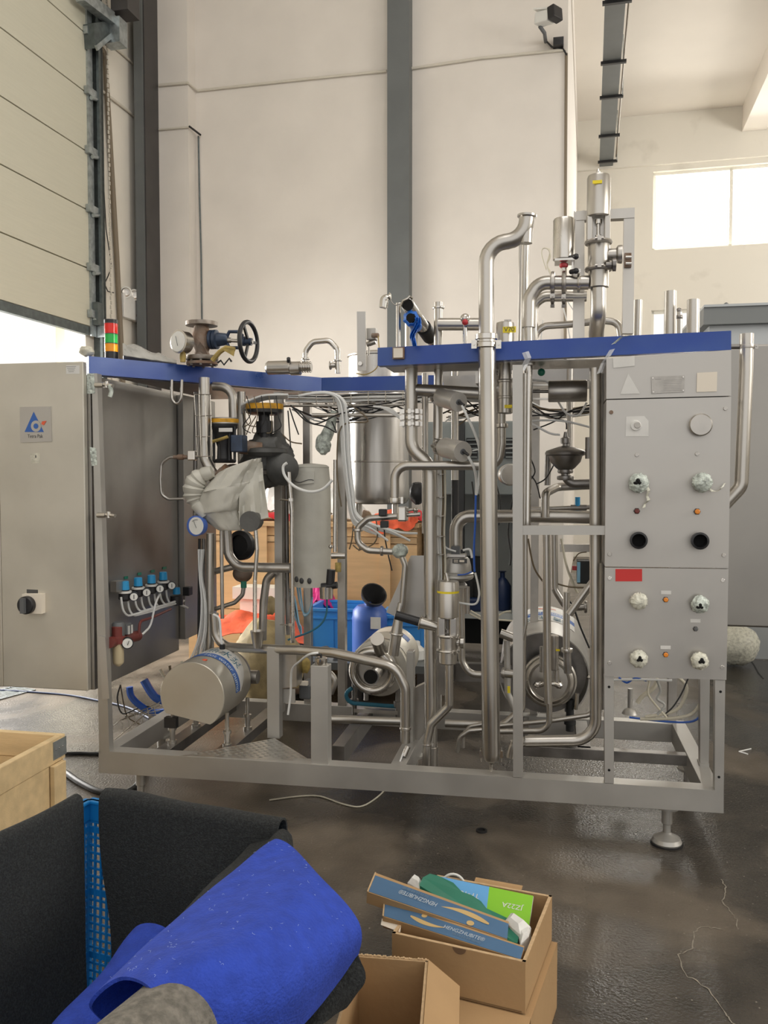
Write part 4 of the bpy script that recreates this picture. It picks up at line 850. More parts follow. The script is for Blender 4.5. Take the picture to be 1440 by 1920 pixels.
# --- below the beam on the right: parallel pipes
pipe([(984, 700), (983, 990)], 8, 3.72, mat='steel'); r4 = pipe([(991, 682), (988, 990)], 15, 3.74, mat='steel_bright'); clamp(P(992, 682, 3.74), ZX, S(9, P(992, 682, 3.74)), r4, 'steel_dull', .02, lug=False)
pipe([(985, 1000), (985, 1170), (979, 1200)], 9, 3.75, mat='steel')
r5 = pipe([(1116, 690), (1117, 1388), (985, 1390)], 22, 3.72, 2.0, name='loop_pipe')
pipe([(1130, 700), (1131, 1330)], 9, 3.80, mat='steel_dark')
pipe([(985, 1390, 3.72), (963, 1394, 3.72), (957, 1420, 3.72)], 18, 3.72, 1.0, hollow=2)
pipe([(1024, 985), (1026, 1250), (1028, 1318)], 15, 3.95, name='pipe'); pipe([(1030, 1318), (1030, 1370), (900, 1372)], 11, 4.0, 2.2)
pipe([(1118, 1310, 4.1), (1110, 1340, 4.1), (1030, 1352, 4.1), (905, 1364, 4.1)], 9, 4.1, 2)
pipe([(980, 1180), (978, 1330), (945, 1360), (835, 1356)], 15, 4.12, 1.6, mat='steel')
pipe([(905, 1368), (880, 1370), (862, 1382), (857, 1410)], 9, 3.95, 1.6, hollow=0); pipe([(905, 1358), (882, 1362), (868, 1378), (868, 1402)], 8, 4.05, 1.6, mat='steel_dull')
# --- big horizontal manifold and diaphragm valve
r6 = pipe([(855, 1030, 4.05), (855, 968, 4.05), (1000, 968, 4.05), (1135, 970, 4.05)], 24, 4.05, 1.1, name='manifold_pipe')
pipe([(1130, 950), (1000, 955), (960, 957)], 9, 4.2, mat='steel_dull')
c = P(856, 1088, 4.0); k = S(1, c)
dv = out(MB().lathe(c, ZX, [(22 * k, 0), (29 * k, 3 * k), (32 * k, 6 * k), (32 * k, 9 * k), (31 * k, 11 * k), (32 * k, 12 * k), (32 * k, 14 * k), (28 * k, 17 * k), (27 * k, 28 * k), (24 * k, 40 * k), (20 * k, 44 * k)], 36), 'diaphragm_actuator', 'frame_steel', skid)
out(MB().bb(c.x - 17 * k, c.x + 18 * k, 4.0 - 18 * k, 4.0 + 10 * k, P(856, 1043, 4.0).z, P(856, 1038, 4.0).z), 'top_plate', 'steel_dull', dv)
out(MB().bb(c.x - 9 * k, c.x + 7 * k, 4.0 - 12 * k, 4.0 + 8 * k, P(856, 1038, 4.0).z, P(856, 1024, 4.0).z), 'positioner', 'grey_plastic', dv)
npb = out(MB().box(P(862, 1052, 4.0 - 27 * k), 27 * k, .002, 8 * k), 'name_plate', 'ink_dark', dv)
out(MB().box(P(855, 1050.5, 4.0 - 27.3 * k), 8 * k, .001, 1.4 * k).box(P(855, 1053.5, 4.0 - 27.3 * k), 8 * k, .001, 1.4 * k).box(P(866, 1052, 4.0 - 27.3 * k), 9 * k, .001, 4 * k), 'plate_print', 'cream_label', dv)
out(MB().lathe(P(856, 1104, 4.0), ZX, [(8 * k, 0), (20 * k, 3 * k), (20 * k, 8 * k), (14 * k, 14 * k)], 24), 'valve_bonnet', 'frame_steel', dv)
out(MB().cyl(P(876, 1150, 4.03), P(876, 1100, 4.03), .012), 'yoke', 'steel_dull', dv)
hose([(868, 1032), (880, 1030), (884, 1040), (885, 1046)], 4.5, 3.93); hose([(855, 1034), (838, 1028), (826, 1015)], 3.5, 3.95); hose([(891, 1074), (897, 1100), (898, 1118), (890, 1133), (860, 1130)], 4, 3.85)
hose([(885, 1072), (872, 1077), (858, 1078)], 3, 3.88, 'hose_blue')
# --- single seat valve, tape, yoke, ports, drain tail
c = P(840, 1155, 3.80); k = S(1, c)
def qz(py, x=840, Y=3.80): return P(x, py, Y)
sv = out(MB().lathe(qz(1244), ZX, [(15 * k, 0), (17 * k, 2 * k), (17 * k, 23 * k), (18 * k, 24 * k), (18 * k, 50 * k)], 30), 'seat_valve', 'steel', skid)
out(MB().lathe(qz(1158), ZX, [(18.5 * k, 0), (20.5 * k, 2 * k), (20.5 * k, 66 * k), (19 * k, 69 * k), (10 * k, 70 * k)], 32), 'valve_actuator', 'steel', sv)
out(MB().lathe(qz(1111, 840), ZX, [(20.8 * k, 0), (20.8 * k, 4 * k)], 32, cap=False), 'yellow_tape', 'yellow_label', sv)
for sx_ in (-1, 1): out(MB().bb(qz(1158).x + sx_ * 11 * k - 7 * k, qz(1158).x + sx_ * 11 * k + 7 * k, 3.80 - 14 * k, 3.80 + 14 * k, qz(1192).z, qz(1156).z), 'yoke', 'steel', sv, bevel=.005)
out(MB().cyl(qz(1192), qz(1156), 3 * k).cyl(qz(1186), qz(1180), 6 * k), 'valve_stem', 'steel_dark', sv)
out(MB().cyl(qz(1090), qz(1074, 836), 3.5 * k), 'top_nipple', 'steel_bright', sv)
clamp(qz(1191), ZX, 16 * k, sv, 'steel_bright', 6 * k, ld=(.6, -1, 0)); clamp(qz(1219), ZX, 17 * k, sv, 'steel_bright', 6 * k, ld=(.6, -1, 0))
out(MB().lathe(P(852, 1204, 3.8), XX, [(7 * k, 0), (7 * k, 9 * k), (11 * k, 12 * k), (11 * k, 18 * k)], 22), 'side_port', 'steel', sv)
pj = out(MB().tube(px3([(820, 1176), (789, 1167)], 3.82), 11 * k, 20, radii=[8 * k, 11.5 * k]), 'reducer', 'steel', skid); clamp(P(788, 1167, 3.82), P(788, 1167, 3.82) - P(800, 1170, 3.82), 11 * k, pj, lug=False, w=.008)
pipe([(786, 1166), (742, 1153)], 17, 3.84, mat='black_plastic', hollow=2)
dt = pipe([(842, 1240), (842, 1324), (808, 1358), (801, 1390)], 16, 3.8, .9, name='drain_tail')
pipe([(801, 1388), (800, 1434)], 16, 3.8, hollow=2, mat='steel'); clamp(P(801, 1396, 3.8), ZX, S(6.5, P(801, 1396, 3.8)), dt, w=.012)
pipe([(864, 1100, 4.1), (866, 1240, 4.1), (880, 1264, 4.1), (915, 1266, 4.1)], 13, 4.1, 2.2)
# --- sheet hopper, slim riser to the middle pump, left elbow loop
plate([(770, 1042), (815, 1042), (815, 1190), (795, 1180), (724, 1148)], 4.15, .015, 'sheet_cover', 'panel_steel')
pipe([(752, 1040), (760, 1060), (754, 1180 - 45)], 12, 4.08, 1.2)
pipe([(754, 1132), (744, 1186)], 12, 4.08, mat='steel')
c0, c1 = P(752, 1130, 4.08), P(743, 1188, 4.08); rd = out(MB().tube([c0, c1], .02, 20, radii=[S(6, c0), S(11, c1)]), 'reducer', 'steel', skid); clamp(c1, c1 - c0, S(10.5, c1), rd, w=.014, lug=False)
pipe([(743, 1190), (737, 1228)], 21, 4.1, mat='steel')
lp = pipe([(745, 968), (690, 972), (670, 990), (671, 1018), (690, 1032), (742, 1035)], 12, 4.1, 1.6, name='loop_pipe'); clamp(P(671, 994, 4.1), ZX, .02, lp, w=.014, lug=False); clamp(P(716, 1033, 4.1), XX, .019, lp, 'steel_dull', w=.014)
fh = out(MB().ball(P(750, 1033, 4.08), .04, .035, .035, 18, 12, lambda q: .15 * noise.noise(q * 4)), 'film_bundle', 'film_wrap', skid)
hk = out(MB().bb(P(745, 960, 4.05).x, P(762, 960, 4.05).x, 4.05, 4.12, P(750, 978, 4.05).z, P(750, 950, 4.05).z), 'valve_block', 'steel_bright', skid, bevel=.008)
pipe([(758, 966), (788, 964)], 8, 4.1, mat='steel_bright'); pipe([(758, 958), (780, 954)], 6, 4.1); out(MB().ball(P(779, 956, 4.1), .014), 'valve_knob', 'steel_bright', skid)
for q_ in ((718, 961), (721, 983)): out(MB().box(P(q_[0], q_[1], 4.08), .038, .035, .034), 'solenoid', 'black_plastic', skid, bevel=.004)
# --- front drain loop (from the left, over the stub post, down at 757)
r7 = pipe([(401, 1150, 4.12), (404, 1195, 4.12), (425, 1213, 4.12), (500, 1217, 3.98), (560, 1219, 3.92), (625, 1224, 3.88), (742, 1250, 3.82), (760, 1290, 3.82), (760, 1392, 3.82)], 17, 3.95, 1.8, name='drain_loop')
out(MB().lathe(P(483, 1215, 3.95), ZX, [(.018, 0), (.026, .03), (.036, .085), (.033, .085), (.02, .03)], 24, cap=False), 'funnel', 'steel_dull', r7)
pipe([(478, 975, 4.1), (482, 1030, 4.1), (478, 1090, 4.1), (478, 1195, 3.96)], 7.5, 4.1, 1.5, mat='steel_bright')
pipe([(616, 1348), (762, 1353)], 15, 3.95); pipe([(765, 1400, 3.8), (757, 1418, 3.78)], 10, 3.8, hollow=2); hose([(756, 1412, 3.75), (748, 1433, 3.72)], 3, 3.75, 'hose_white')
clamp(P(760, 1365, 3.82), ZX, .021, r7, w=.016, lug=False)
pipe([(618, 1262, 4.1), (630, 1275, 4.1), (620, 1300, 4.1)], 12, 4.1, 1.2, mat='steel_dull')
pipe([(525, 1293), (560, 1296), (578, 1297)], 11, 4.15, mat='rusty'); gb = out(MB().bb(P(560, 1290, 4.1).x, P(582, 1290, 4.1).x, 4.1, 4.25, P(570, 1312, 4.1).z, P(570, 1284, 4.1).z), 'valve_block', 'grey_plastic', skid, bevel=.01)
out(MB().box(P(570, 1281, 4.08), .04, .02, .02), 'label', 'cream_label', gb); cloth_ = out(MB().ball(P(571, 1247, 4.1), .03, .02, .04, 14, 8, lambda q: .3 * noise.noise(q * 4)), 'tape_bundle', 'yellow_ochre', skid)
# bracket diagonals behind the middle
plate([(778, 1290), (800, 1280), (816, 1330), (798, 1372), (776, 1400)], 4.05, .05, 'stay_plate', 'steel_dull')
plate([(826, 1245), (850, 1240), (850, 1280), (832, 1305), (822, 1300)], 4.2, .03, 'stay_plate', 'steel_dull')
out(MB().beam(P(835, 1258, 4.3), P(960, 1262, 4.3), .05, .09), 'cross_tray', 'steel_dark', skid)
# --- funnel-shaped valve at right
c = P(1060, 860, 3.98); k = S(1, c)
def wz(py, x=1060): return P(x, py, 3.98)
fv = out(MB().lathe(wz(886), ZX, [(13 * k, 0), (13 * k, 5 * k), (18 * k, 9 * k), (28 * k, 20 * k), (31 * k, 31 * k), (37 * k, 33 * k), (38 * k, 37 * k), (35 * k, 41 * k), (14 * k, 48 * k), (6 * k, 50 * k), (6 * k, 54 * k), (9.5 * k, 55 * k), (9.5 * k, 64 * k), (5 * k, 66 * k), (3 * k, 76 * k)], 40), 'dome_valve', 'steel_dark', skid)
clamp(wz(876 + 8), ZX, 11 * k, fv, 'steel_dark', 8 * k, lug=False)
r8 = pipe([(1060, 886), (1061, 908), (1135, 906)], 17, 3.98, 1.2, mat='steel_dark'); clamp(P(1060, 896, 3.98), ZX, 12 * k, r8, 'steel_dark', 9 * k, lug=False)
pipe([(1028, 846), (1026, 910)], 12, 4.1, mat='steel_dark'); pipe([(1022, 970, 4.0), (1022, 925, 4.0), (1045, 913, 4.15), (1105, 910, 4.15)], 16, 4.0, .9, mat='steel_dull')
pipe([(1069, 690), (1067, 850)], 12, 4.3, mat='steel_dull')
ha = out(MB().lathe(P(1028, 734, 3.95), XX, [(19 * k, 0), (20 * k, 2 * k), (20 * k, 68 * k), (19 * k, 70 * k)], 30), 'horizontal_actuator', 'steel_dull', skid)
out(MB().cyl(P(996, 734, 3.95), P(1030, 734, 3.95), 3 * k).lathe(P(996, 735, 3.95), XX, [(18 * k, 0), (18 * k, 3 * k)], 24), 'valve_stem', 'steel_dark', ha); out(MB().beam(P(996, 722, 3.94), P(1030, 722, 3.94), .02, .008).beam(P(996, 748, 3.94), P(1030, 748, 3.94), .02, .008), 'yoke', 'steel', ha)
bg_ = out(MB().cyl(P(1015, 676, 3.9), P(1015, 692, 3.9), 1.6 * k), 'ball_rod', 'steel_bright', skid); out(MB().ball(P(1015, 698, 3.9), 7 * k), 'green_ball', 'case_green', bg_)
for i, pts in enumerate(([(990, 755), (1020, 775), (1042, 785), (1060, 790), (1062, 805)], [(990, 780), (1050, 775), (1135, 762)], [(1000, 806), (1040, 790), (1070, 770), (1135, 752)], [(995, 860), (1003, 885), (990, 905)], [(1045, 858), (1025, 895), (1005, 908)], [(992, 888), (1005, 905), (1013, 935)])):
    hose(pts, 2.6, 4.05, 'cable_black', name='cable')
for i, pts in enumerate(([(1045, 750), (1062, 775), (1085, 778), (1100, 755)], [(992, 790), (1020, 788), (1060, 790), (1110, 802)], [(995, 793), (1030, 812), (1050, 815)], [(996, 712), (1020, 714), (1028, 718)])): hose(pts, 4, 4.02)
bv = out(MB().cyl(P(1083, 950, 4.1), P(1083, 932, 4.1), .012), 'valve_handle', 'knob_cyan', skid); out(MB().cyl(P(1070, 952, 4.1), P(1100, 952, 4.1), .014), 'small_valve', 'steel_dark', skid)
gg = out(MB().lathe(P(955, 890, 4.3), (.5, -1, 0), [(.05, -.03), (.055, 0), (.055, .012), (.048, .014)], 26), 'gauge', 'steel_dull', skid); out(MB().lathe(P(955, 890, 4.287), (.5, -1, 0), [(.047, 0), (.047, .002)], 26), 'dial', 'gauge_face', gg)
out(MB().cyl(P(1098, 836, 3.95), P(1120, 838, 3.95), .022).cyl(P(1104, 820, 3.93), P(1104, 860, 3.93), .016), 'clamp_assembly', 'steel_dark', skid)
# lower right: diagonal and riser to the big pump
pipe([(1112, 1090, 3.95), (1067, 1152, 3.95)], 14, 3.95, mat='steel'); rr_ = pipe([(1062, 1110), (1062, 1222)], 13, 4.05, mat='steel'); clamp(P(1063, 1219, 4.05), ZX, .021, rr_, w=.022, lug=False)
pipe([(1039, 1000, 4.1), (1040, 1105, 4.1), (1062, 1140, 4.1), (1095, 1138, 4.1)], 13, 4.1, 1.4, mat='steel_dull'); pipe([(1063, 1222), (1065, 1262)], 15, 4.12, mat='steel_dark')
clamp(P(1098, 1138, 4.1), XX, .022, skid, 'steel_dull', .015)
plate([(1050, 1021), (1134, 1021), (1134, 1035), (1050, 1035)], 4.3, .04, 'cross_bar', 'steel_dull')
rlb = out(MB().bb(P(1082, 1070, 4.1).x, P(1106, 1070, 4.1).x, 4.1, 4.2, P(1095, 1095, 4.1).z, P(1095, 1052, 4.1).z), 'relay_box', 'machine_dark', skid, bevel=.004); out(MB().bb(P(1082, 1070, 4.09).x, P(1088, 1070, 4.09).x, 4.09, 4.1, P(1095, 1092, 4.1).z, P(1095, 1054, 4.1).z), 'cover', 'hose_cyan', rlb)
out(MB().box(P(1078, 1065, 4.15), .025, .02, .02), 'red_plug', 'red', skid)
hose([(990, 1010), (1000, 1060), (1014, 1085), (1024, 1095)], 3.5, 4.1, 'cable_brown', name='cable'); hose([(1052, 1010), (1062, 1060), (1075, 1095), (1083, 1112)], 4.5, 4.12, 'hose_pale')
hose([(1037, 1092), (1065, 1100), (1095, 1102)], 3, 4.1, 'cable_brown', name='cable'); hose([(1038, 1108), (1070, 1130), (1088, 1175), (1105, 1215)], 3.5, 4.15, 'cable_black', name='cable')
hose([(965, 880), (962, 930), (957, 960), (953, 1000), (958, 1040), (956, 1060)], 3, 4.2, 'cable_black', name='cable'); hose([(1075, 1052), (1085, 1038), (1100, 1035)], 2.2, 4.05, 'cable_brown', name='cable')
# left-of-post fittings near 945,1190
pipe([(938, 1187, 3.95), (962, 1196, 3.95)], 17, 3.95, mat='steel', hollow=1); pipe([(950, 1200), (952, 1300), (965, 1330)], 12, 4.0, 1.5, mat='frame_steel'); pipe([(940, 1262, 3.95), (962, 1264, 3.95)], 16, 3.95, mat='steel_dull'); clamp(P(944, 1262, 3.95), XX, .02, skid, 'steel_dull', .012)
out(MB().box(P(954, 1293, 3.9), .012, .01, .03), 'yellow_sticker', 'yellow_label', skid)
for pts in ([(880, 1150), (905, 1162), (930, 1162), (960, 1164)], [(882, 1145), (910, 1160), (935, 1165)], [(930, 1158), (945, 1148), (958, 1146)]): hose(pts, 3.5, 4.35, 'hose_pale')
# --- electrical wires along the mid risers
for i, (x, m) in enumerate(((826, 'hose_white'), (830, 'cable_brown'), (822, 'hose_white'), (834, 'hose_pale'))):
    hose([(x, 880), (x + 1, 940), (x - 1, 1000), (x + 1, 1060), (x + 2 - i, 1095)], 3.6, 3.93 - .005 * i, m, name='cable')
for yy in (890, 933, 968, 1006, 1040): out(MB().lathe(P(826, yy, 3.92), ZX, [(.024, 0), (.024, .004)], 14), 'cable_tie', 'steel_dull', skid)
# --- wire mesh tray and bundles between the posts
ym = 4.36
trm = thing_ = out(MB().tube(px3([(525, 735), (758, 733)], ym), .003, 6), 'mesh_tray', 'steel_bright', skid)
for yy in (740, 748, 756): out(MB().tube(px3([(525, yy), (758, yy - 2)], ym), .0025, 6), 'tray_wire', 'steel_bright', trm)
for i in range(8): x = 528 + i * 32.5; out(MB().tube([P(x, 733, ym), P(x, 757, ym), P(x, 757, ym) + V((0, .12, 0))], .0025, 6), 'tray_wire', 'steel_bright', trm)
for i in range(9):
    y0 = 752 - i * 1.2; hose([(535, y0), (620, y0 + 1 + random.uniform(-2, 2)), (700, y0 - 3 + random.uniform(-2, 2)), (830, y0 + random.uniform(-2, 2)), (960, y0 + 4)], 3.2, ym + .03 + .01 * (i % 3), ('hose_white', 'hose_white', 'cable_black', 'hose_white', 'cable_brown')[i % 5])
pipe([(585, 778), (770, 779)], 7, 4.3, mat='steel'); pipe([(530, 761), (758, 759)], 5, 4.38, mat='steel_dull')
for i in range(7):          # pale hose bundle turning down in front of the tank
    s_ = i * 4.6; hose([(560, 742), (610, 738 - i * .5), (632 + s_ * .5, 752), (639 + s_ * .55, 800), (642 + s_ * .5, 850), (650 + s_ * .45, 920), (660 + s_ * .5, 975 - i), (676 + s_ * 2.4, 990 + i * 1.0), (700 + s_ * 3, 1000 + (i % 3) * 7)], 4.2, 4.30 - .012 * (i % 3), ('hose_white', 'hose_cyan', 'hose_white')[i % 3] if i % 3 != 1 else 'hose_white')
for i in range(4): hose([(700 + i * 4, 762), (730, 766 + i * 2), (748 + i, 780 + i * 2), (757, 793 + i * 3)], 3.6, 4.1, 'hose_white')
for pts, m in (([(545, 760), (575, 790), (610, 800), (628, 810), (630, 808), (622, 790)], 'cable_black'), ([(543, 765), (551, 790), (560, 815)], 'cable_black'), ([(540, 770), (545, 840)], 'cable_black'), ([(560, 770), (590, 795), (640, 775), (700, 768)], 'cable_black'),
               ([(660, 760), (690, 790), (640, 800), (632, 880), (640, 950)], 'cable_brown'), ([(530, 815), (545, 828), (566, 832)], 'cable_brown'), ([(650, 765), (720, 757), (760, 748), (830, 742)], 'cable_black'), ([(668, 1000), (674, 1030), (662, 1022)], 'cable_brown'), ([(705, 975), (708, 1000), (700, 1020), (672, 1032)], 'cable_brown'), ([(720, 985), (722, 1010), (728, 1040), (735, 1070)], 'cable_black'), ([(662, 985), (660, 1010), (655, 1030)], 'cable_brown'),
               ([(855, 735), (880, 755), (900, 775)], 'cable_black'), ([(860, 765), (890, 760), (960, 742)], 'cable_black'), ([(925, 890), (938, 940), (935, 985)], 'cable_black')): hose(pts, 2.6, 4.28, m, name='cable')
rw = random.Random(5)
for i in range(16):
    x0_, x1_ = rw.uniform(530, 640), rw.uniform(660, 830); y0_ = rw.uniform(745, 768)
    hose([(x0_, y0_), ((x0_ * 2 + x1_) / 3, y0_ + rw.uniform(4, 26)), ((x0_ + x1_ * 2) / 3, y0_ + rw.uniform(-6, 22)), (x1_, rw.uniform(742, 770))], rw.uniform(1.8, 3.4), ym + .04 + .012 * (i % 5), ('cable_black', 'hose_white', 'cable_black', 'cable_brown', 'hose_white')[i % 5], name='cable')
for i in range(12):
    x0_ = rw.uniform(830, 860); hose([(x0_, rw.uniform(745, 800)), (x0_ + 40, rw.uniform(750, 790)), (x0_ + 90, rw.uniform(745, 775)), (965, rw.uniform(738, 765)), (1030, rw.uniform(765, 785)), (1130, rw.uniform(755, 775))], rw.uniform(2, 3.2), 4.34 + .01 * i, ('cable_black', 'hose_white', 'cable_brown')[i % 3], name='cable')
for i in range(5): hose([(462 + 14 * i, 742), (470 + 13 * i, 775 + 5 * (i % 3)), (455 + 18 * i, 800 + 8 * (i % 2)), (470 + 10 * i, 812)], 1.8, 4.12, 'cable_brown' if i % 2 else 'cable_black', name='cable')
# small sampling assembly right of the insulated cylinder
pipe([(629, 862), (628, 1035)], 8, 4.32, mat='steel_bright'); so = out(MB().ball(P(606, 833, 4.4), .042, .04, .055, 20, 14, lambda q: .2 * noise.noise(q * 3)), 'wrapped_regulator', 'film_wrap', skid); out(MB().tube(px3([(627, 770), (620, 800), (610, 822)], 4.4), .03, 12, radii=[.018, .03, .034]), 'film_sleeve', 'film_wrap', so); out(MB().cyl(P(603, 848, 4.4), P(606, 838, 4.4), .014), 'drain_tip', 'steel_dull', so)
ps = out(MB().cyl(P(621, 1068, 4.25), P(619, 1095, 4.25), .022), 'pressure_switch', 'black_plastic', skid); out(MB().lathe(P(612, 1122, 4.25), ZX, [(.034, 0), (.036, .06), (.02, .065)], 22), 'switch_cup', 'steel_bright', ps); out(MB().cyl(P(603, 1100, 4.25), P(632, 1097, 4.25), .018), 'switch_arm', 'black_plastic', ps)
hose([(613, 1122), (612, 1150), (602, 1170), (580, 1185), (550, 1196), (540, 1200)], 3.6, 4.3, 'ink_teal', name='cable')
out(MB().cyl(P(622, 1042, 4.3), P(648, 1042, 4.3), .016).ball(P(620, 1025, 4.3), .012), 'pipe_clamp', 'steel_bright', skid); out(MB().cyl(P(634, 1055, 4.3), P(634, 1072, 4.3), .016), 'brass_fitting', 'yellow_ochre', skid)
pipe([(541, 885), (547, 960), (549, 1205)], 8, 4.16, mat='steel_bright'); pipe([(536, 870), (540, 1190)], 9, 4.45, mat='steel_dark')
for yy in (937, 1171): out(MB().tube(px3([(525, yy), (548, yy + 1)], 4.14), .004, 6).box(P(546, yy, 4.13), .02, .02, .015), 'pipe_bracket', 'steel_bright', skid)
hose([(538, 868), (531, 875), (534, 892), (552, 912), (580, 922), (605, 917), (623, 900)], 5.5, 4.0, 'hose_white')
for i in range(5): hose([(533 + i * 2, 1080 + i * 6), (540 + i * 3, 1120), (552 + i * 2, 1150 + i * 4), (560 + i, 1175), (565, 1190)], 3.6, 4.5, ('hose_cyan', 'cable_black')[i % 2])
for i in range(3): hose([(556 + i * 3, 1095), (562 + i * 2, 1130), (570, 1150 + i * 2), (580, 1146), (586, 1120)], 3.2, 4.55, ('hose_cyan', 'hose_white')[i % 2])
# --- top-left equipment above the beam: small pump line, arch, bracket with switch
tpump = out(MB().lathe(P(500, 690, 4.3), XX, [(.028, 0), (.036, .01), (.036, .13), (.03, .135)], 24), 'line_actuator', 'steel', skid)
out(MB().lathe(P(546, 691, 4.3), XX, [(.036, 0), (.036, .05), (.02, .055)], 20), 'actuator_collar', 'steel_dull', tpump); out(MB().cyl(P(541, 679, 4.28), P(541, 672, 4.26), .01), 'air_fitting', 'black_plastic', tpump)
c = P(573, 688, 4.3); vb = MB().cyl(P(560, 688, 4.3), P(584, 688, 4.3), .022)
for j in range(5): vb.lathe(P(563 + j * 4.5, 688, 4.3), XX, [(.030, 0), (.030, .005)], 12)
out(vb, 'valve_body', 'steel', tpump)
ar = pipe([(573, 684), (573, 658), (586, 641), (618, 638), (633, 656), (634, 700)], 10.5, 4.32, 1.5, mat='steel_bright', name='arch_pipe')
for q in ((573, 673), (633, 676)): clamp(P(q[0], q[1], 4.32), ZX, .017, ar, w=.012, lug=False)
out(MB().lathe(P(629, 685, 4.32), -XX, [(.012, 0), (.014, .02), (.022, .024), (.022, .03)], 18), 'side_port', 'steel', ar)
hb = plate([(669, 584), (685, 584), (686, 695), (670, 695)], 4.22, .012, 'hanging_bracket', 'panel_steel'); disc(676, 682, 4.22, 9, .012, 'steel_bright', 'bolt', hb, 16)
sw = out(MB().bb(P(688, 620, 4.3).x, P(706, 620, 4.3).x, 4.28, 4.33, P(697, 638, 4.3).z, P(697, 616, 4.3).z), 'level_switch', 'frame_steel', skid, bevel=.004)
out(MB().cyl(P(698, 629, 4.27), P(709, 629, 4.26), .012), 'cable_gland', 'rusty', sw); out(MB().cyl(P(691, 666, 4.3), P(692, 638, 4.3), .006).cyl(P(688, 646, 4.3), P(704, 640, 4.3), .014), 'switch_stem', 'steel', sw)
hose([(709, 630), (711, 665), (706, 690), (686, 702), (668, 700)], 2, 4.24, 'yellow_ochre', name='cable')
# --- left bay pipes
lp1 = pipe([(383, 708, 3.98), (384, 860, 3.98), (398, 888, 3.98), (415, 905, 4.05)], 20, 3.98, 1.5, mat='steel', name='steam_pipe'); out(MB().cyl(P(383, 715, 3.98), P(383, 742, 3.98), S(10.6, P(383, 720, 3.98))), 'pipe_sleeve', 'yellow_ochre', lp1) if False else None
pipe([(400, 724, 4.1), (436, 726, 4.1), (438, 788, 4.1)], 17, 4.1, 1.5, mat='steel_dull')
pipe([(452, 735, 4.3), (455, 900, 4.3)], 17, 4.3, mat='steel')
cg = out(MB().tube(px3([(364, 740), (396, 740)], 3.9), .0025, 6), 'wire_guard', 'steel_bright', skid)
for i, (x, x2) in enumerate(((364, 370), (373, 377), (384, 388), (394, 398))): out(MB().tube(px3([(x, 740), (x2, 855)], 3.9 - .02 * (i in (1, 2))), .0022, 6), 'guard_wire', 'steel_bright', cg)
for yy in (779, 818, 855): out(MB().tube(px3([(366, yy), (382, yy + 1), (397, yy)], 3.895), .002, 6), 'guard_wire', 'steel_bright', cg)
pipe([(322, 712), (322, 748), (331, 760), (340, 748), (341, 712)], 5.5, 3.9, 3, name='u_tube')
pipe([(372, 856), (340, 858), (318, 857), (303, 868), (301, 900), (303, 928), (316, 936), (345, 935)], 6, 3.98, 2.5, mat='cable_brown' if False else 'steel_dull')
wv = out(MB().bb(P(354, 855, 3.97).x, P(368, 855, 3.97).x, 3.95, 3.99, P(360, 863, 3.97).z, P(360, 845, 3.97).z), 'ball_valve', 'steel_bright', skid, bevel=.004); out(MB().cyl(P(326, 857, 3.97), P(352, 857, 3.97), .010).cyl(P(334, 857, 3.97), P(344, 857, 3.97), .014), 'union', 'rusty', wv)
# control valve with ochre band
c = P(421, 868, 4.05); k = S(1, c)
cvv = out(MB().lathe(P(421, 868, 4.05), ZX, [(20 * k, 0), (22 * k, 4 * k), (14 * k, 8 * k), (13 * k, 30 * k), (20 * k, 50 * k), (22 * k, 62 * k), (25 * k, 66 * k), (25 * k, 72 * k)], 26), 'control_valve', 'black_plastic', skid)
out(MB().lathe(P(421, 796, 4.05), ZX, [(25 * k, 0), (26 * k, k), (26 * k, 11 * k), (24 * k, 12 * k)], 30), 'diaphragm_case', 'steel_dull', cvv); out(MB().lathe(P(421, 793, 4.05), ZX, [(26.4 * k, 0), (26.4 * k, 7 * k)], 30, cap=False), 'ochre_tape', 'yellow_band', cvv)
for x in (401, 411, 430, 440): out(MB().cyl(P(x, 864, 4.02), P(x, 800, 4.02), 2.6 * k), 'tie_rod', 'black_plastic', cvv)
out(MB().bb(P(436, 838, 4.0).x, P(458, 838, 4.0).x, 3.97, 4.05, P(447, 848, 4.0).z, P(447, 816, 4.0).z), 'positioner_box', 'blue_cast', cvv, bevel=.006); out(MB().box(P(423, 806, 3.97), 26 * k, .004, 7 * k), 'scale_plate', 'white_label', cvv)
out(MB().tube(px3([(398, 828, 3.96), (412, 824, 3.94), (427, 819, 3.94)], 3.95), 3 * k, 8), 'lever', 'yellow_ochre', cvv)
out(MB().ball(P(438, 892, 4.08), .075, .06, .06, 20, 12).lathe(P(430, 888, 4.08), ZX, [(.05, 0), (.05, .03)], 20), 'cast_body', 'rusty', cvv); out(MB().cyl(P(400, 905, 4.0), P(430, 880, 4.0), .035), 'cast_neck', 'rusty', cvv)
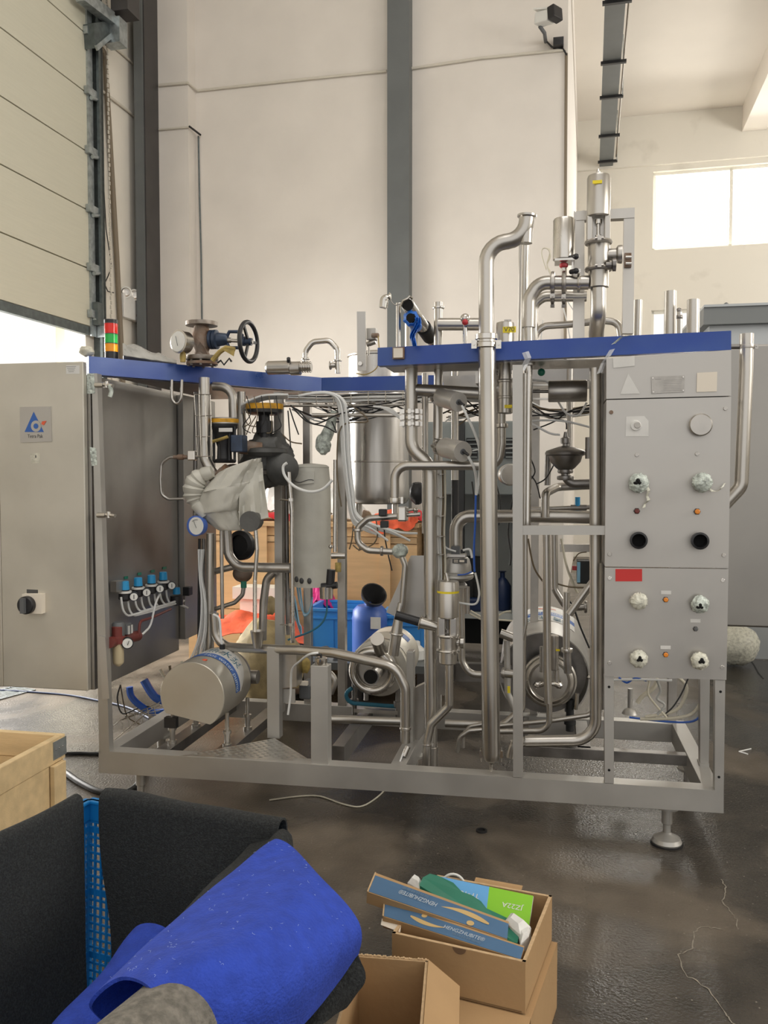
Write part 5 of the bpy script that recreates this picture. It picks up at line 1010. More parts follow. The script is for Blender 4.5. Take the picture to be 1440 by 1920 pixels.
# second insulated valve
v2 = out(MB().ball(P(500, 862, 4.3), .135, .12, .15, 34, 24, lambda q: .22 * noise.noise(q * 2.2) + .10 * noise.noise(q * 6) + .03 * noise.noise(q * 15)), 'insulated_valve', 'jacket_dark', skid)
out(MB().cyl(P(497, 830, 4.25), P(495, 775, 4.25), .03).cyl(P(497, 812, 4.25), P(496, 790, 4.25), .045), 'valve_neck', 'black_plastic', v2)
out(MB().lathe(P(496, 778, 4.25), ZX, [(.07, 0), (.095, .01), (.095, .035), (.08, .05)], 28), 'diaphragm_case', 'black_plastic', v2); out(MB().lathe(P(496, 768, 4.25), ZX, [(.097, 0), (.097, .028)], 28, cap=False), 'ochre_tape', 'yellow_band', v2)
out(MB().cyl(P(450, 838, 4.15), P(490, 842, 4.2), .035), 'cast_neck', 'rusty', v2); out(MB().lathe(P(497, 838, 4.24), ZX, [(.06, 0), (.11, -.01), (.115, -.03), (.09, -.05)], 24), 'jacket_strap', 'jacket_dark', v2); out(MB().lathe(P(490, 893, 4.24), ZX, [(.03, 0), (.07, .01), (.075, .03), (.05, .04)], 24), 'lower_flange', 'steel_dark', v2); out(MB().lathe(P(530, 880, 4.22), (.5, -1, -.2), [(.05, -.06), (.085, 0), (.06, .03), (.02, .04)], 24), 'insulated_cap', 'jacket_dark', v2); out(MB().cyl(P(489, 905, 4.25), P(489, 890, 4.25), .012).cyl(P(489, 896, 4.25), P(489, 902, 4.25), .018), 'drain_fitting', 'steel', v2)
for i in range(7): hose([(452, 760 + i * 2.4), (475, 748 + i * 1.6), (500, 741 + i * 1.2), (540, 740 + i)], 4.4, 4.2 + .01 * i, 'hose_white')
for pts in ([(460, 765), (470, 790), (458, 800)], [(480, 780), (468, 800), (462, 815)], [(456, 770), (464, 795), (480, 800)]): hose(pts, 2, 4.15, 'cable_brown', name='cable')
# left bay lower pipes
pipe([(395, 1000), (393, 1230)], 16, 4.2, mat='steel'); pipe([(415, 985), (417, 1160)], 7, 4.05, mat='steel_dull'); pipe([(425, 990, 4.2), (428, 1040, 4.2), (445, 1063, 4.2), (545, 1065, 4.2)], 18, 4.2, 1.6, mat='steel_dull')
pipe([(515, 1072, 4.35), (500, 1085, 4.35), (494, 1130, 4.35), (492, 1200, 4.35)], 15, 4.35, 1.6, mat='steel_dull'); pipe([(400, 1072), (440, 1062)], 12, 4.3, mat='steel_dull'); pipe([(403, 1142), (440, 1130), (455, 1115), (457, 1100)], 8, 4.25, 1.5, mat='steel_dull')
o = pipe([(457, 1102), (457, 1090)], 11, 4.25, mat='case_green'); out(MB().ball(P(455, 1075, 4.4), .055, .05, .05), 'trap_body', 'rusty', skid)
fw = out(MB().lathe(P(456, 1022, 4.6), (-.3, -1, 0), [(.085, 0), (.085, .03), (.06, .04), (.07, .02)], 26), 'fan_cover', 'black_plastic', skid)
pipe([(374, 1010), (372, 1250)], 5, 4.2, mat='cable_black'); pipe([(382, 1010), (382, 1230)], 7, 4.25, mat='steel_dark')
clamp(P(393, 1232, 4.2), ZX, .026, skid, 'steel_dull', .02, lug=False); pipe([(368, 735, 4.3), (366, 1000, 4.3)], 9, 4.3, mat='steel_dark')
hose([(400, 1152), (411, 1160), (414, 1190), (416, 1210)], 4.5, 4.0, 'hose_white'); out(MB().cyl(P(417, 1208, 4.0), P(417, 1217, 4.0), .014), 'hose_connector', 'black_plastic', skid)
for i in range(6): hose([(372 + i * 2, 1030), (374 + i, 1080), (378 + i * 2, 1130), (374 + i * 3, 1185), (362 + i * 4, 1225), (340 + i * 8, 1262)], 3.2, 4.15 + .02 * (i % 3), 'hose_white')
# hoses lying under the cabinet
for i, (pts, w_, m) in enumerate((([(243, 1288), (246, 1305), (262, 1322), (290, 1336), (330, 1330)], 13, 'hose_blue'), ([(270, 1275), (285, 1300), (300, 1312), (335, 1318)], 16, 'hose_blue'), ([(300, 1255), (310, 1270), (330, 1280), (345, 1272)], 6, 'hose_pale'), ([(318, 1248), (322, 1262), (340, 1270)], 5, 'cable_brown'), ([(340, 1240), (345, 1260), (330, 1272)], 5, 'hose_pale'),
        ([(226, 1284), (220, 1310), (230, 1338), (262, 1326), (280, 1325)], 3, 'cable_black'), ([(226, 1284), (232, 1320), (240, 1345), (262, 1358)], 2.5, 'cable_brown'))): hose(pts, w_, 4.55, m)
wb = out(MB().tube(px3([(214, 1360), (226, 1350), (298, 1318)], 4.1), .003, 6), 'wire_shelf', 'steel_bright', skid)
for i in range(4): out(MB().tube([P(216 + i * 4, 1386 - i * 10, 4.1) if i == 0 else P(222 + i * 6, 1356 - i * 6, 4.1), P(300, 1316 + i * 8, 4.1 + .05 * i)], .0025, 6), 'shelf_wire', 'steel_bright', wb)
for i in range(6): x = 228 + i * 12; out(MB().tube([P(x, 1352 - i * 6, 4.1), P(x + 4, 1372 - i * 6, 4.1)], .0025, 6), 'shelf_wire', 'steel_bright', wb)
# transparent film on the beam
for pts, w_ in (([(985, 660), (990, 672), (984, 684), (978, 696)], 12), ([(1148, 655), (1140, 668), (1132, 680), (1124, 700)], 10), ([(1150, 645), (1165, 632), (1185, 628)], 8)):
    g = []
    for i, (x, y) in enumerate(pts): p = P(x, y, 3.64 - .01 * (i % 2)); kk = S(w_, p) / 2; g.append([p + V((kk, .006, kk * .3)), p + V((0, -.008 * (i % 2), 0)), p - V((kk, 0, kk * .3))])
    out(MB().sheet(g, .0006), 'clear_film', 'film_wrap' if w_ == 8 else 'clear_film', skid)
# ------------------------------------------------------------------ electrical cabinet at the left end
XS = -2.07
ec = thing('electrical_cabinet', 'stainless electrical cabinet with triangle logo plate and rotary switch, left end of skid', 'cabinet', (-2.5, 4.0, .55))
DY = 3.585; zt = P(150, 679, DY).z; zb = .55
xl, xr = P(4, 900, DY).x, P(160, 690, DY).x
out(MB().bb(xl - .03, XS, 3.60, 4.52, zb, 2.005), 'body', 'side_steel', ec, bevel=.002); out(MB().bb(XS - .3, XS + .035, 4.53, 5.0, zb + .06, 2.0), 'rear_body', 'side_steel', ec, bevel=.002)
dr_ = out(MB().bb(xl, xr, DY - .02, DY + .012, zb + .003, zt), 'door', 'cabinet_steel', ec, bevel=.004)
out(MB().bb(xl - .6, xl - .004, DY - .015, DY + .9, zb, zt), 'body', 'cabinet_steel', ec, bevel=.004)
DF = DY - .02
def dp(pts, th, name, m, parent=None, Y=None): return out(MB().prism([P(x, y, (Y or DF) - th) for x, y in pts], (0, th, 0)), name, m, parent or dr_)
lgp = dp([(37, 763), (95, 762), (97, 828), (38, 830)], .004, 'logo_plate', 'panel_steel')
Y2 = DF - .0042
dp([(63, 772), (46, 810), (82, 810)], .0008, 'logo_triangle', 'logo_blue', dr_, Y2)
c = P(67.5, 799, Y2 - .001); k = S(1, c)
out(MB().lathe(c, (0, -1, 0), [(10.5 * k, 0), (10.5 * k, .0006)], 30), 'logo_ring', 'panel_steel', dr_); out(MB().lathe(c - YX * .0008, (0, -1, 0), [(5 * k, 0), (5 * k, .0006)], 24), 'logo_dot', 'logo_blue', dr_)
dp([(79, 790), (87, 789), (82, 797.5), (77, 795)], .0008, 'logo_flash', 'logo_red', dr_, Y2 - .001)
text('Tetra Pak', 'logo_lettering', P(66, 818, Y2), XX, ZX, 9.5 * k, 'ink_dark', dr_, fit=32 * k)
stk = dp([(124, 685), (149, 685), (149, 701), (124, 701)], .0008, 'paper_sticker', 'white_label')
ln = MB()
for i in range(4): a = P(126, 687.5 + i * 3.2, DF - .001); ln.box(a + XX * 8 * k, (20 - 3 * i) * k, .0004, .6 * k)
out(ln, 'printed_line', 'ink_dark', dr_)
dp([(57, 850), (74, 849), (75, 868), (58, 869)], .0006, 'note', 'foam'); out(MB().box(P(67, 856, DF - .0012), 2 * k, .0005, 5 * k), 'note_mark', 'ink_dark', dr_)
dp([(50, 1105), (71, 1106), (71, 1113), (50, 1113)], .001, 'dark_label', 'ink_dark')
swb = dp([(41, 1114), (78, 1114), (78, 1151), (42, 1150)], .03, 'switch_base', 'cream_label')
c = P(52, 1134, DF - .03); out(MB().lathe(c, (0, -1, 0), [(17 * k, 0), (17 * k, .02), (15 * k, .025)], 30), 'rotary_switch', 'black_plastic', dr_)
out(MB().box(c + V((-.002, -.034, 0)), 8 * k, .02, 28 * k), 'switch_grip', 'grey_plastic', dr_)
# key handles on the post edge
for (x, y, hang) in ((192, 722, 1), (196, 966, 0)):
    a = P(x - 12, y, 3.59); o = out(MB().cyl(a, P(x + 3, y, 3.58), .013).cyl(P(x + 3, y - 1, 3.58), P(x + 20, y + 1, 3.57), .009).cyl(P(x + 8, y - 7, 3.575), P(x + 8, y + 5, 3.575), .008), 'latch_handle', 'steel_bright', ec)
    if hang: out(MB().tube(px3([(x + 14, y, 3.57), (x + 17, y + 12, 3.57), (x + 14, y + 22, 3.57)], 3.57), .01, 8), 'hanging_film', 'film_wrap', ec)
for pts in ([(163, 700), (176, 700), (178, 738), (163, 738)], [(168, 838), (180, 840), (182, 872), (172, 874), (170, 858)]): out(MB().prism([P(x, y, F - .0015) for x, y in pts], (0, .001, 0)), 'peeling_film', 'film_wrap', ec)
def PS(px, py, off=0.0): return P(px, py, x=XS + off)
out(MB().prism([PS(275, 706, .002), PS(294, 712, .002), PS(293, 726, .002), PS(274, 722, .002)], (.001, 0, 0)), 'paper_tag', 'foam', ec)
out(MB().box(PS(181, 709, .003), .002, .012, .02), 'slot', 'white_label', ec)
# pneumatic regulators on the cabinet side
regs = [(234, 1098, 251, 1119), (259, 1091, 275, 1111), (284, 1086, 300, 1104), (306, 1080, 322, 1098)]
out(MB().prism([PS(207, 1090, .02), PS(222, 1088, .02), PS(222, 1108, .02), PS(207, 1110, .02)], (.03, 0, 0)), 'terminal_box', 'steel_dull', ec)
for i, (x, y, gx, gy) in enumerate(regs):
    c = PS(x, y, .05); r = out(MB().lathe(c - ZX * .075, ZX, [(.018, 0), (.03, .01), (.03, .035), (.022, .04), (.022, .055)], 18), 'pressure_regulator', 'black_plastic', ec)
    out(MB().lathe(c - ZX * .022, ZX, [(.021, 0), (.022, .004), (.02, .042), (.017, .044)], 14, smooth=False), 'knob', 'knob_cyan', r); out(MB().lathe(c - ZX * .036, ZX, [(.032, 0), (.032, .01)], 18), 'collar', 'white_label', r)
    g = PS(gx, gy, .10); gd = V((.5, -.85, .0)); out(MB().lathe(g, gd, [(.022, -.035), (.022, 0)], 18), 'gauge_body', 'black_plastic', r); out(MB().lathe(g, gd, [(.018, 0), (.018, .003)], 18), 'gauge_face', 'gauge_face', r)
    out(MB().box(g + gd.normalized() * .004, .003, .002, .02, (XX, YX, ZX)), 'needle', 'ink_dark', r)
    out(MB().prism([PS(x - 5 + 4, y - 13 - 4, .002), PS(x + 2 + 4, y - 14 - 4, .002), PS(x + 2 + 4, y - 9 - 4, .002), PS(x - 5 + 4, y - 8 - 4, .002)], (.001, 0, 0)), 'green_tag', 'case_green', ec)
    for s_ in (0, 12): p0_ = PS(x + s_ - 7, y + 22, .05); out(MB().tube(fillet([p0_, p0_ + V((0, .02, -.10)), PS(x + 40 + s_, y + 48 - i * 2, .06), PS(330, 1128 + i, .05), PS(352, 1140, .06)], .08), .0055, 6), 'air_tube', 'hose_white', ec)
c = PS(331, 1107, .05); out(MB().lathe(c - ZX * .02, ZX, [(.02, 0), (.018, .035)], 14).lathe(c - ZX * .08, ZX, [(.035, 0), (.035, .05)], 16), 'shutoff_regulator', 'black_plastic', ec)
out(MB().lathe(c - ZX * .02, ZX, [(.021, 0), (.019, .036)], 14), 'knob', 'knob_cyan', ec)
out(MB().box(PS(352, 1108, .05), .04, .05, .05), 'solenoid', 'black_plastic', ec, bevel=.004)
fr = out(MB().lathe(PS(221, 1198, .07), ZX, [(.035, -.02), (.035, .01), (.028, .015), (.028, .06), (.022, .065)], 20).cyl(PS(205, 1205, .06), PS(258, 1192, .06), .026), 'filter_regulator', 'red_dark', ec)
out(MB().lathe(PS(222, 1194, .07), ZX, [(.028, 0), (.03, .01), (.03, .06), (.024, .07)], 18).lathe(PS(236, 1188, .07), ZX, [(.026, 0), (.026, .05)], 18), 'black_knob', 'grey_plastic', fr); out(MB().box(PS(240, 1180, .08), .03, .04, .04), 'white_block', 'white_label', fr)
out(MB().lathe(PS(222, 1249, .07), ZX, [(.008, 0), (.022, .012), (.026, .02), (.026, .14)], 20), 'filter_bowl', 'amber_bowl', fr)
g = PS(239, 1206, .12); gd = V((.5, -.85, 0)); out(MB().lathe(g, gd, [(.026, -.03), (.028, 0)], 20), 'gauge_body', 'black_plastic', fr); out(MB().lathe(g, gd, [(.023, 0), (.023, .003)], 20), 'gauge_face', 'gauge_face', fr); out(MB().beam(g + gd.normalized() * .005 - ZX * .008, g + gd.normalized() * .005 + ZX * .012 + XX * .008, .003, .002), 'needle', 'ink_dark', fr)
out(MB().tube(fillet([PS(260, 1195, .08), PS(262, 1165, .08), PS(285, 1158, .08), PS(320, 1142, .08)], .03), .007, 8), 'red_tube', 'red_dark', ec)
out(MB().tube(fillet([PS(266, 1190, .08), PS(282, 1175, .08), PS(292, 1130, .1), PS(300, 1112, .08)], .05), .0055, 8), 'air_tube', 'hose_white', ec)

# ------------------------------------------------------------------ things on the skid roof
st = thing('signal_tower', 'signal light of stacked red, green and amber lenses on the blue beam', 'signal light', (-1.95, 3.72, 2.095))
c = P(209, 666, 3.72); k = S(1, c); zb_ = 2.092
zz = [P(209, y, 3.72).z for y in (606, 626, 644, 660)]
out(MB().cyl((c.x, c.y, zb_), (c.x, c.y, zz[3]), 12 * k, n=24), 'base', 'black_plastic', st)
for i, nm in enumerate(('light_red', 'light_green', 'light_amber')):
    z0_, z1_ = zz[i + 1], zz[i]; o = out(MB().lathe((c.x, c.y, z0_), ZX, [(12.3 * k, 0), (12.3 * k, z1_ - z0_ - .003)], 28), 'lens', nm, st, label=nm.split('_')[1] + ' lens')
    out(MB().cyl((c.x, c.y, z1_ - .003), (c.x, c.y, z1_), 12.6 * k, n=28), 'seal_ring', 'ink_dark', o)
out(MB().cyl((c.x, c.y, zz[0]), (c.x, c.y, zz[0] + 6 * k), 12.6 * k, n=28), 'cap', 'black_plastic', st)
fo = out(MB().ball(P(163, 659, 3.66) + V((0, 0, .0)), .035, .03, .024, 14, 9, lambda q: .25 * noise.noise(q * 3)), 'foam_lump', 'foam'); tag(fo, 'pale foam lump stuck on the corner of the blue beam', 'foam')
g = []
for i in range(16):
    row = []; u = i / 15
    for j in range(7):
        v = j / 6; x = 231 + 100 * u; p = P(x, 668 + 9 * u, 3.70 + v * .22 + .25 * u); hgt = (.055 * (1 - u) + .03) * math.sin(math.pi * min(1, v * 1.1 + .05)) * (1 + .5 * noise.noise(V((u * 5, v * 3, 1)))); row.append(V((p.x, p.y, 2.094 + abs(hgt))))
    g.append(row)
o = out(MB().sheet(g, .004), 'plastic_sheet', 'plastic_sheet'); tag(o, 'folded grey plastic sheet lying on the blue beam beside the signal tower', 'sheet')
# hand wheel globe valve
gv = thing('globe_valve', 'rusty flanged globe valve with dark blue bonnet and black handwheel', 'valve', P(378, 688, 3.98))
c = P(378, 640, 3.98); k = S(1, c)
out(MB().lathe(P(378, 612, 3.98), ZX, [(12 * k, 0), (29.5 * k, 1 * k), (29.5 * k, 8 * k), (20 * k, 9 * k), (10 * k, 8.8 * k)], 32), 'top_flange', 'flange_steel', gv, label='weathered top flange')
out(MB().lathe(P(378, 668, 3.98), ZX, [(14 * k, 0), (13 * k, 8 * k), (20 * k, 26 * k), (17 * k, 40 * k), (13 * k, 56 * k), (13 * k, 58 * k)], 26), 'valve_body', 'rusty', gv)
out(MB().prism([P(366, 665, 3.98 - .03), P(390, 665, 3.98 - .03), P(382, 650, 3.98 - .05), P(374, 640, 3.98 - .05)], (0, .03, 0)), 'body_rib', 'rusty', gv)
out(MB().lathe(P(379, 676, 3.98), ZX, [(29 * k, 0), (30 * k, 2 * k), (30 * k, 8 * k), (14 * k, 9 * k)], 32), 'bottom_flange', 'flange_steel', gv)
fb = out(MB().lathe(P(379, 684, 3.98), ZX, [(29 * k, 0), (29 * k, 5 * k)], 32), 'lower_flange', 'rusty', gv)
for j in range(8): t = j * math.pi / 4 + .3; q = P(379, 680, 3.98) + V((math.cos(t), math.sin(t), 0)) * 25 * k; out(MB().cyl(q - ZX * .018, q + ZX * .03, .007, n=6), 'flange_bolt', 'steel_dark', gv)
out(MB().lathe(P(393, 637, 3.98), XX, [(15 * k, 0), (18 * k, 2 * k), (18 * k, 7 * k), (15 * k, 8 * k), (18 * k, 9 * k), (18 * k, 15 * k), (13 * k, 17 * k), (11 * k, 32 * k), (9 * k, 36 * k)], 24), 'bonnet', 'blue_cast', gv)
for dz in (-1, 1): out(MB().tube(px3([(424, 637 + dz * 3, 3.98), (430, 637 + dz * 15, 3.98), (446, 637 + dz * 15, 3.98), (455, 637 + dz * 7, 3.98)], 3.98), 3.4 * k, 10), 'yoke_arm', 'blue_cast', gv)
out(MB().cyl(P(424, 638, 3.98), P(474, 641, 3.98), 3.4 * k).cyl(P(426, 638, 3.98), P(434, 638, 3.98), 5 * k), 'stem', 'steel', gv); out(MB().cyl(P(450, 639, 3.98), P(460, 640, 3.98), 9 * k).cyl(P(460, 640, 3.98), P(472, 641, 3.98), 7 * k), 'hub', 'blue_cast', gv)
hc = P(466, 641, 3.98); ax = V((1, -.12, -.02)).normalized(); uu = ZX; vv_ = ax.cross(ZX).normalized(); R_ = 36 * k
hw = out(MB().tube([hc + (uu * math.cos(2 * math.pi * i / 40) + vv_ * math.sin(2 * math.pi * i / 40)) * R_ for i in range(41)], 4.3 * k, 10, cap=False), 'handwheel', 'black_plastic', gv)
for j in range(3): t = j * 2 * math.pi / 3 + .6; out(MB().beam(hc, hc + (uu * math.cos(t) + vv_ * math.sin(t)) * R_, 5 * k, 4 * k, ax), 'spoke', 'black_plastic', hw)
out(MB().tube(px3([(398, 676, 3.9), (412, 660, 3.9), (424, 652, 3.9), (440, 655, 3.9)], 3.9), .012, 8).prism([P(415, 655, 3.89), P(441, 652, 3.89), P(438, 668, 3.89), P(428, 662, 3.89)], (0, .003, 0)), 'tag_and_cord', 'yellow_ochre', gv)
out(MB().tube(px3([(408, 680, 3.88), (414, 676, 3.88), (420, 684, 3.88), (430, 672, 3.88), (434, 678, 3.88)], 3.88), .005, 6), 'wire_twist', 'cable_black', gv)
pg = thing('pressure_gauge', 'round steel pressure gauge with white dial beside the globe valve', 'gauge', P(343, 676, 3.9))
c = P(339, 641, 3.88); gd = V((-.42, -1, .0)).normalized()
out(MB().lathe(c - gd * .04, gd, [(18 * k, 0), (20 * k, .004), (20 * k, .045), (21.5 * k, .05), (21.5 * k, .056), (19 * k, .058)], 36), 'case', 'steel_bright', pg); out(MB().lathe(c + gd * .0185, gd, [(18.5 * k, 0), (18.5 * k, .001)], 36), 'dial', 'gauge_face', pg)
out(MB().beam(c + gd * .021 - ZX * 8 * k, c + gd * .021 + ZX * 10 * k + gd.cross(ZX) * 5 * k, .002, .001), 'needle', 'ink_dark', pg); out(MB().cyl(P(343, 679, 3.9), P(343, 660, 3.9), 5 * k).lathe(P(343, 674, 3.9), ZX, [(6 * k, 0), (6 * k, 9 * k)], 6, smooth=False), 'stem', 'yellow_ochre', pg)

# ------------------------------------------------------------------ tank, insulated cylinder, jackets
tk = thing('balance_tank', 'tall brushed stainless tank with rounded bottom hanging behind the mesh tray', 'tank', P(710, 945, 4.75))
c = P(710, 944, 4.98); r = S(57, c); z0, z1 = c.z, P(710, 668, 4.98).z
out(MB().lathe(c, ZX, [(r * .86, 0), (r * .95, .012), (r, .04), (r, .11)], 48), 'lower_band', 'tank_steel', tk); out(MB().lathe(c + ZX * .11, ZX, [(r * .992, 0), (r * .992, z1 - z0 - .12)], 48), 'shell', 'tank_steel', tk)
out(MB().lathe((c.x, c.y, z1 - .01), ZX, [(r * 1.0, 0), (r * 1.03, .004), (r * 1.03, .012), (r * .7, .03), (.02, .04)], 48), 'lid', 'steel', tk)
out(MB().cyl((c.x - .10, c.y - .1, z0 - .10), (c.x - .10, c.y - .1, z0 + .01), .02).cyl((c.x + .1, c.y, z0 - .07), (c.x + .1, c.y, z0 + .01), .02), 'outlet', 'steel', tk)
for zz_ in (1.98, 1.62): out(MB().lathe((c.x, c.y, zz_), ZX, [(r * .99, 0), (r * 1.012, .003), (r * 1.012, .008), (r * .99, .011)], 48, cap=False), 'weld_band', 'steel', tk)
for sx_ in (-1, 1): out(MB().bb(c.x + sx_ * r * .9 - .02, c.x + sx_ * r * .9 + .02, c.y - .02, c.y + .02, 1.95, 2.02), 'lug', 'steel_dull', tk)
bb_ = out(MB().ball(P(783, 925, 4.5), .045, .04, .06, 14, 10, lambda q: .2 * noise.noise(q * 3)), 'black_bag_lump', 'black_plastic', skid)
ij = thing('insulated_cylinder', 'upright cylinder wrapped in grey vinyl insulation jacket between the posts', 'insulation', P(583, 1100, 4.42))
c = P(583, 1098, 4.42); r = S(37.5, c); H = P(583, 876, 4.42).z - c.z
cs = []
for i in range(22):
    t = i / 21; k_ = .93 + .07 * min(1, t * 8, (1 - t) * 8) if True else 1
    cs.append([V((c.x + r * k_ * (1 + .035 * noise.noise(V((math.cos(a) * 1.5, math.sin(a) * 1.5, t * 6)))) * math.cos(a), c.y + r * k_ * math.sin(a), c.z + H * t)) for a in [2 * math.pi * j / 40 for j in range(40)]])
out(MB().rings(cs), 'jacket', 'jacket_vinyl', ij)
out(MB().lathe(V((c.x, c.y, c.z + H)), ZX, [(r * .95, 0), (r * .8, .012), (.02, .02)], 36), 'jacket_top', 'jacket_vinyl', ij)
fl_ = out(MB().sheet([[V((c.x + (r + .004) * math.sin(a), c.y - (r + .004) * math.cos(a), c.z + H * (.96 - .10 * (v) + .02 * a))) for v in (0, .5, 1)] for a in [-.9 + .15 * i for i in range(10)]], .003), 'jacket_flap', 'jacket_vinyl', ij)
out(MB().tube([V((c.x + (r + .008) * math.sin(a), c.y - (r + .008) * math.cos(a), c.z + H * (.885 + .012 * math.sin(a * 6)))) for a in [-.9 + .12 * i for i in range(12)]], .002, 6), 'lace', 'ink_dark', ij)
for a_, z_ in ((-.5, .07), (-.2, .06), (.2, .06)): out(MB().ball(V((c.x + r * math.sin(a_), c.y - r * math.cos(a_), c.z + H * z_)), .012, .006, .016, 10, 6), 'lace_hole', 'ink_dark', ij)
# crumpled jacket round the steam valve
cj = thing('crumpled_jacket', 'grey vinyl insulation jacket hanging crumpled round the steam pipe', 'insulation', P(420, 1000, 4.0))
def fold(q): return .13 * noise.noise(q * 2.1 + V((3, 1, 2))) + .10 * abs(noise.noise(V((q.x * 3 + q.z * 3.5, q.z * 1.2 - q.x, 2)))) + .02 * noise.noise(q * 9)
gj = []
for i in range(40):
    t = i / 39; row = []
    # sleeve: from the upper right shoulder down to the lower left bulge and out to the right cuff
    p = [P(452, 872, 4.0), P(425, 915, 3.98), P(408, 960, 3.98), P(432, 994, 3.99)]
    u = t * 3; i0 = min(2, int(u)); f_ = u - i0; cpt = p[i0].lerp(p[i0 + 1], f_ * f_ * (3 - 2 * f_)); rw = S([40, 50, 44, 20][i0] * (1 - f_) + [40, 50, 44, 20][i0 + 1] * f_, cpt)
    for j in range(45):
        a = 2 * math.pi * j / 44; d = V((math.cos(a), .75 * math.sin(a), .35 * math.cos(a) * (1 - t)))
        n_ = 1 + .20 * noise.noise(V((math.cos(a) * 1.7, math.sin(a) * 1.7 + t * 1.2, t * 2.3))) + .09 * noise.noise(V((math.cos(a) * 5, math.sin(a) * 5, t * 9 + a)))
        row.append(cpt + d * rw * n_)
    gj.append(row)
out(MB().rings(gj[::1], True, False, True) if False else MB().sheet(gj, .006), 'jacket', 'jacket_vinyl', cj)
sl = []
pa = fillet(px3([(398, 884, 3.93), (366, 896, 3.92), (362, 935, 3.92), (385, 968, 3.93)], 3.93), .09, 8)
sl = MB().tube(pa, .04, 20, radii=[S(11 + 9 * math.sin(math.pi * min(1, i / (len(pa) - 1) * 1.1)) + 2 * math.sin(i * 2.2), pa[i]) for i in range(len(pa))])
out(sl, 'rolled_collar', 'jacket_vinyl', cj)
g = []
for i in range(10):
    row = []
    for j in range(10):
        u, v = i / 9, j / 9; x = 448 + 42 * u + 14 * v * u; y = 880 - 14 * u + 105 * v; row.append(P(x, y, 3.93 + .05 * noise.noise(V((u * 3, v * 4, 5))) + .10 * u * (1 - v)))
    g.append(row)
out(MB().sheet(g, .005), 'jacket_flap', 'jacket_vinyl', cj)
out(MB().cyl(P(476, 975, 3.98), P(468, 978, 3.9), .05), 'cuff_opening', 'jacket_dark', cj)
o = out(MB().lathe(P(368, 986, 3.9), (-.25, -1, 0), [(.046, -.03), (.05, 0), (.05, .01), (.043, .012)], 32), 'blue_gauge', 'drum_blue', skid); out(MB().lathe(P(368, 986, 3.888), (-.25, -1, 0), [(.043, 0), (.043, .002)], 32), 'dial', 'gauge_face', o)
q_ = P(368, 986, 3.884); out(MB().tube([q_ + V((.030 * math.sin(a), 0, .030 * math.cos(a))) for a in [-.8 + i * .2 for i in range(14)]], .0012, 5).beam(q_ - ZX * .01, q_ + V((-.014, 0, .024)), .002, .001), 'dial_print', 'ink_dark', o)

# ------------------------------------------------------------------ pumps
def rad(r, t): return r(t) if callable(r) else r
def patch(c, r, th0, th1, t0, t1, m, name, parent, taper=None, n=30):
    g = []
    for i in range(n + 1):
        th = th0 + (th1 - th0) * i / n; a, b_ = (t0(th) if callable(t0) else t0), (t1(th) if callable(t1) else t1)
        g.append([V((c.x + rad(r, tt) * math.sin(th), c.y + tt, c.z + rad(r, tt) * math.cos(th))) for tt in (a, (a + b_) / 2, b_)])
    return out(MB().sheet(g, 0), name, m, parent)
def wraptext(body, c, r, thc, tc_, h, m, parent, fit=None, flip=1):
    return text(body, 'label_lettering', (0, 0, 0), XX, ZX, h, m, parent, fit=fit, fn=lambda x, y: V((c.x + (rad(r, tc_ + flip * y) + .0016) * math.sin(thc + flip * x / rad(r, tc_)), c.y + tc_ + flip * y, c.z + (rad(r, tc_ + flip * y) + .0016) * math.cos(thc + flip * x / rad(r, tc_)))))
R = math.radians
pm1 = thing('left_pump', 'pump with stainless motor cover and blue striped label, at the left of the skid', 'pump', (-1.64, 3.95, .262))
c = P(358, 1305, 3.75); r1_ = S(64, c); c = V((c.x + .005, 3.75, c.z)); Ln = .36
ring = []
for j in range(64):
    a = 2 * math.pi * j / 64; x, z = r1_ * math.sin(a), r1_ * math.cos(a); ca, sa = math.cos(R(-11)), math.sin(R(-11)); z2 = x * sa * -1 + z * ca; 
    lim = -.70 * r1_
    if z2 < lim: 
        z = (lim + x * sa) / ca
    ring.append((x, z))
def rg(y, k=1): return [V((c.x + x * k, y, c.z + z * k)) for x, z in ring]
out(MB().rings([rg(c.y, .985), rg(c.y + .003), rg(c.y + Ln), rg(c.y + Ln, .9)], True), 'motor_cover', 'cabinet_steel', pm1, ang=30)
out(MB().rings([rg(c.y - .001, .985), rg(c.y, .99)], False), 'cover_face', 'cabinet_steel', pm1)
out(MB().rings([rg(c.y + Ln, .96), rg(c.y + Ln + .03, .96)], False), 'rear_rim', 'steel_dark', pm1)
patch(c, r1_ + .001, R(-40), R(98), .205, lambda t: .215 + .12 * math.cos(max(-1.3, min(1.5, (t - R(25)) * 1.2))), 'white_label', 'label', pm1)
patch(c, r1_ + .0013, R(-45), R(96), lambda t: .14 + .01 * math.sin(t), .207, 'logo_blue', 'label_stripe', pm1)
wraptext('Hot water pump', c, r1_, R(46), .172, .058, 'print_white', pm1, fit=.27); wraptext('热水泵', c, r1_, R(24), .262, .085, 'ink_teal', pm1, fit=.20)
out(MB().ball(V((c.x + r1_ * math.sin(R(12)), c.y + .075, c.z + r1_ * math.cos(R(12)))), .014, .014, .004), 'red_dot', 'logo_red', pm1)
for x, y, z_ in ((-1.78, 3.80, .0), (-1.50, 3.80, 0), (-1.78, 4.08, 0), (-1.50, 4.08, 0)):
    ft_ = out(MB().lathe((x, y, zt_ - .005), ZX, [(.022, 0), (.022, .012), (.014, .014), (.014, .06), (.02, .062), (.02, .075), (.01, .078), (.01, c.z - r1_ * .62 - .262 + .02)], 16), 'foot', 'steel', pm1)
out(MB().box((-1.78, 3.79, .36), .06, .03, .05), 'terminal', 'black_plastic', pm1)
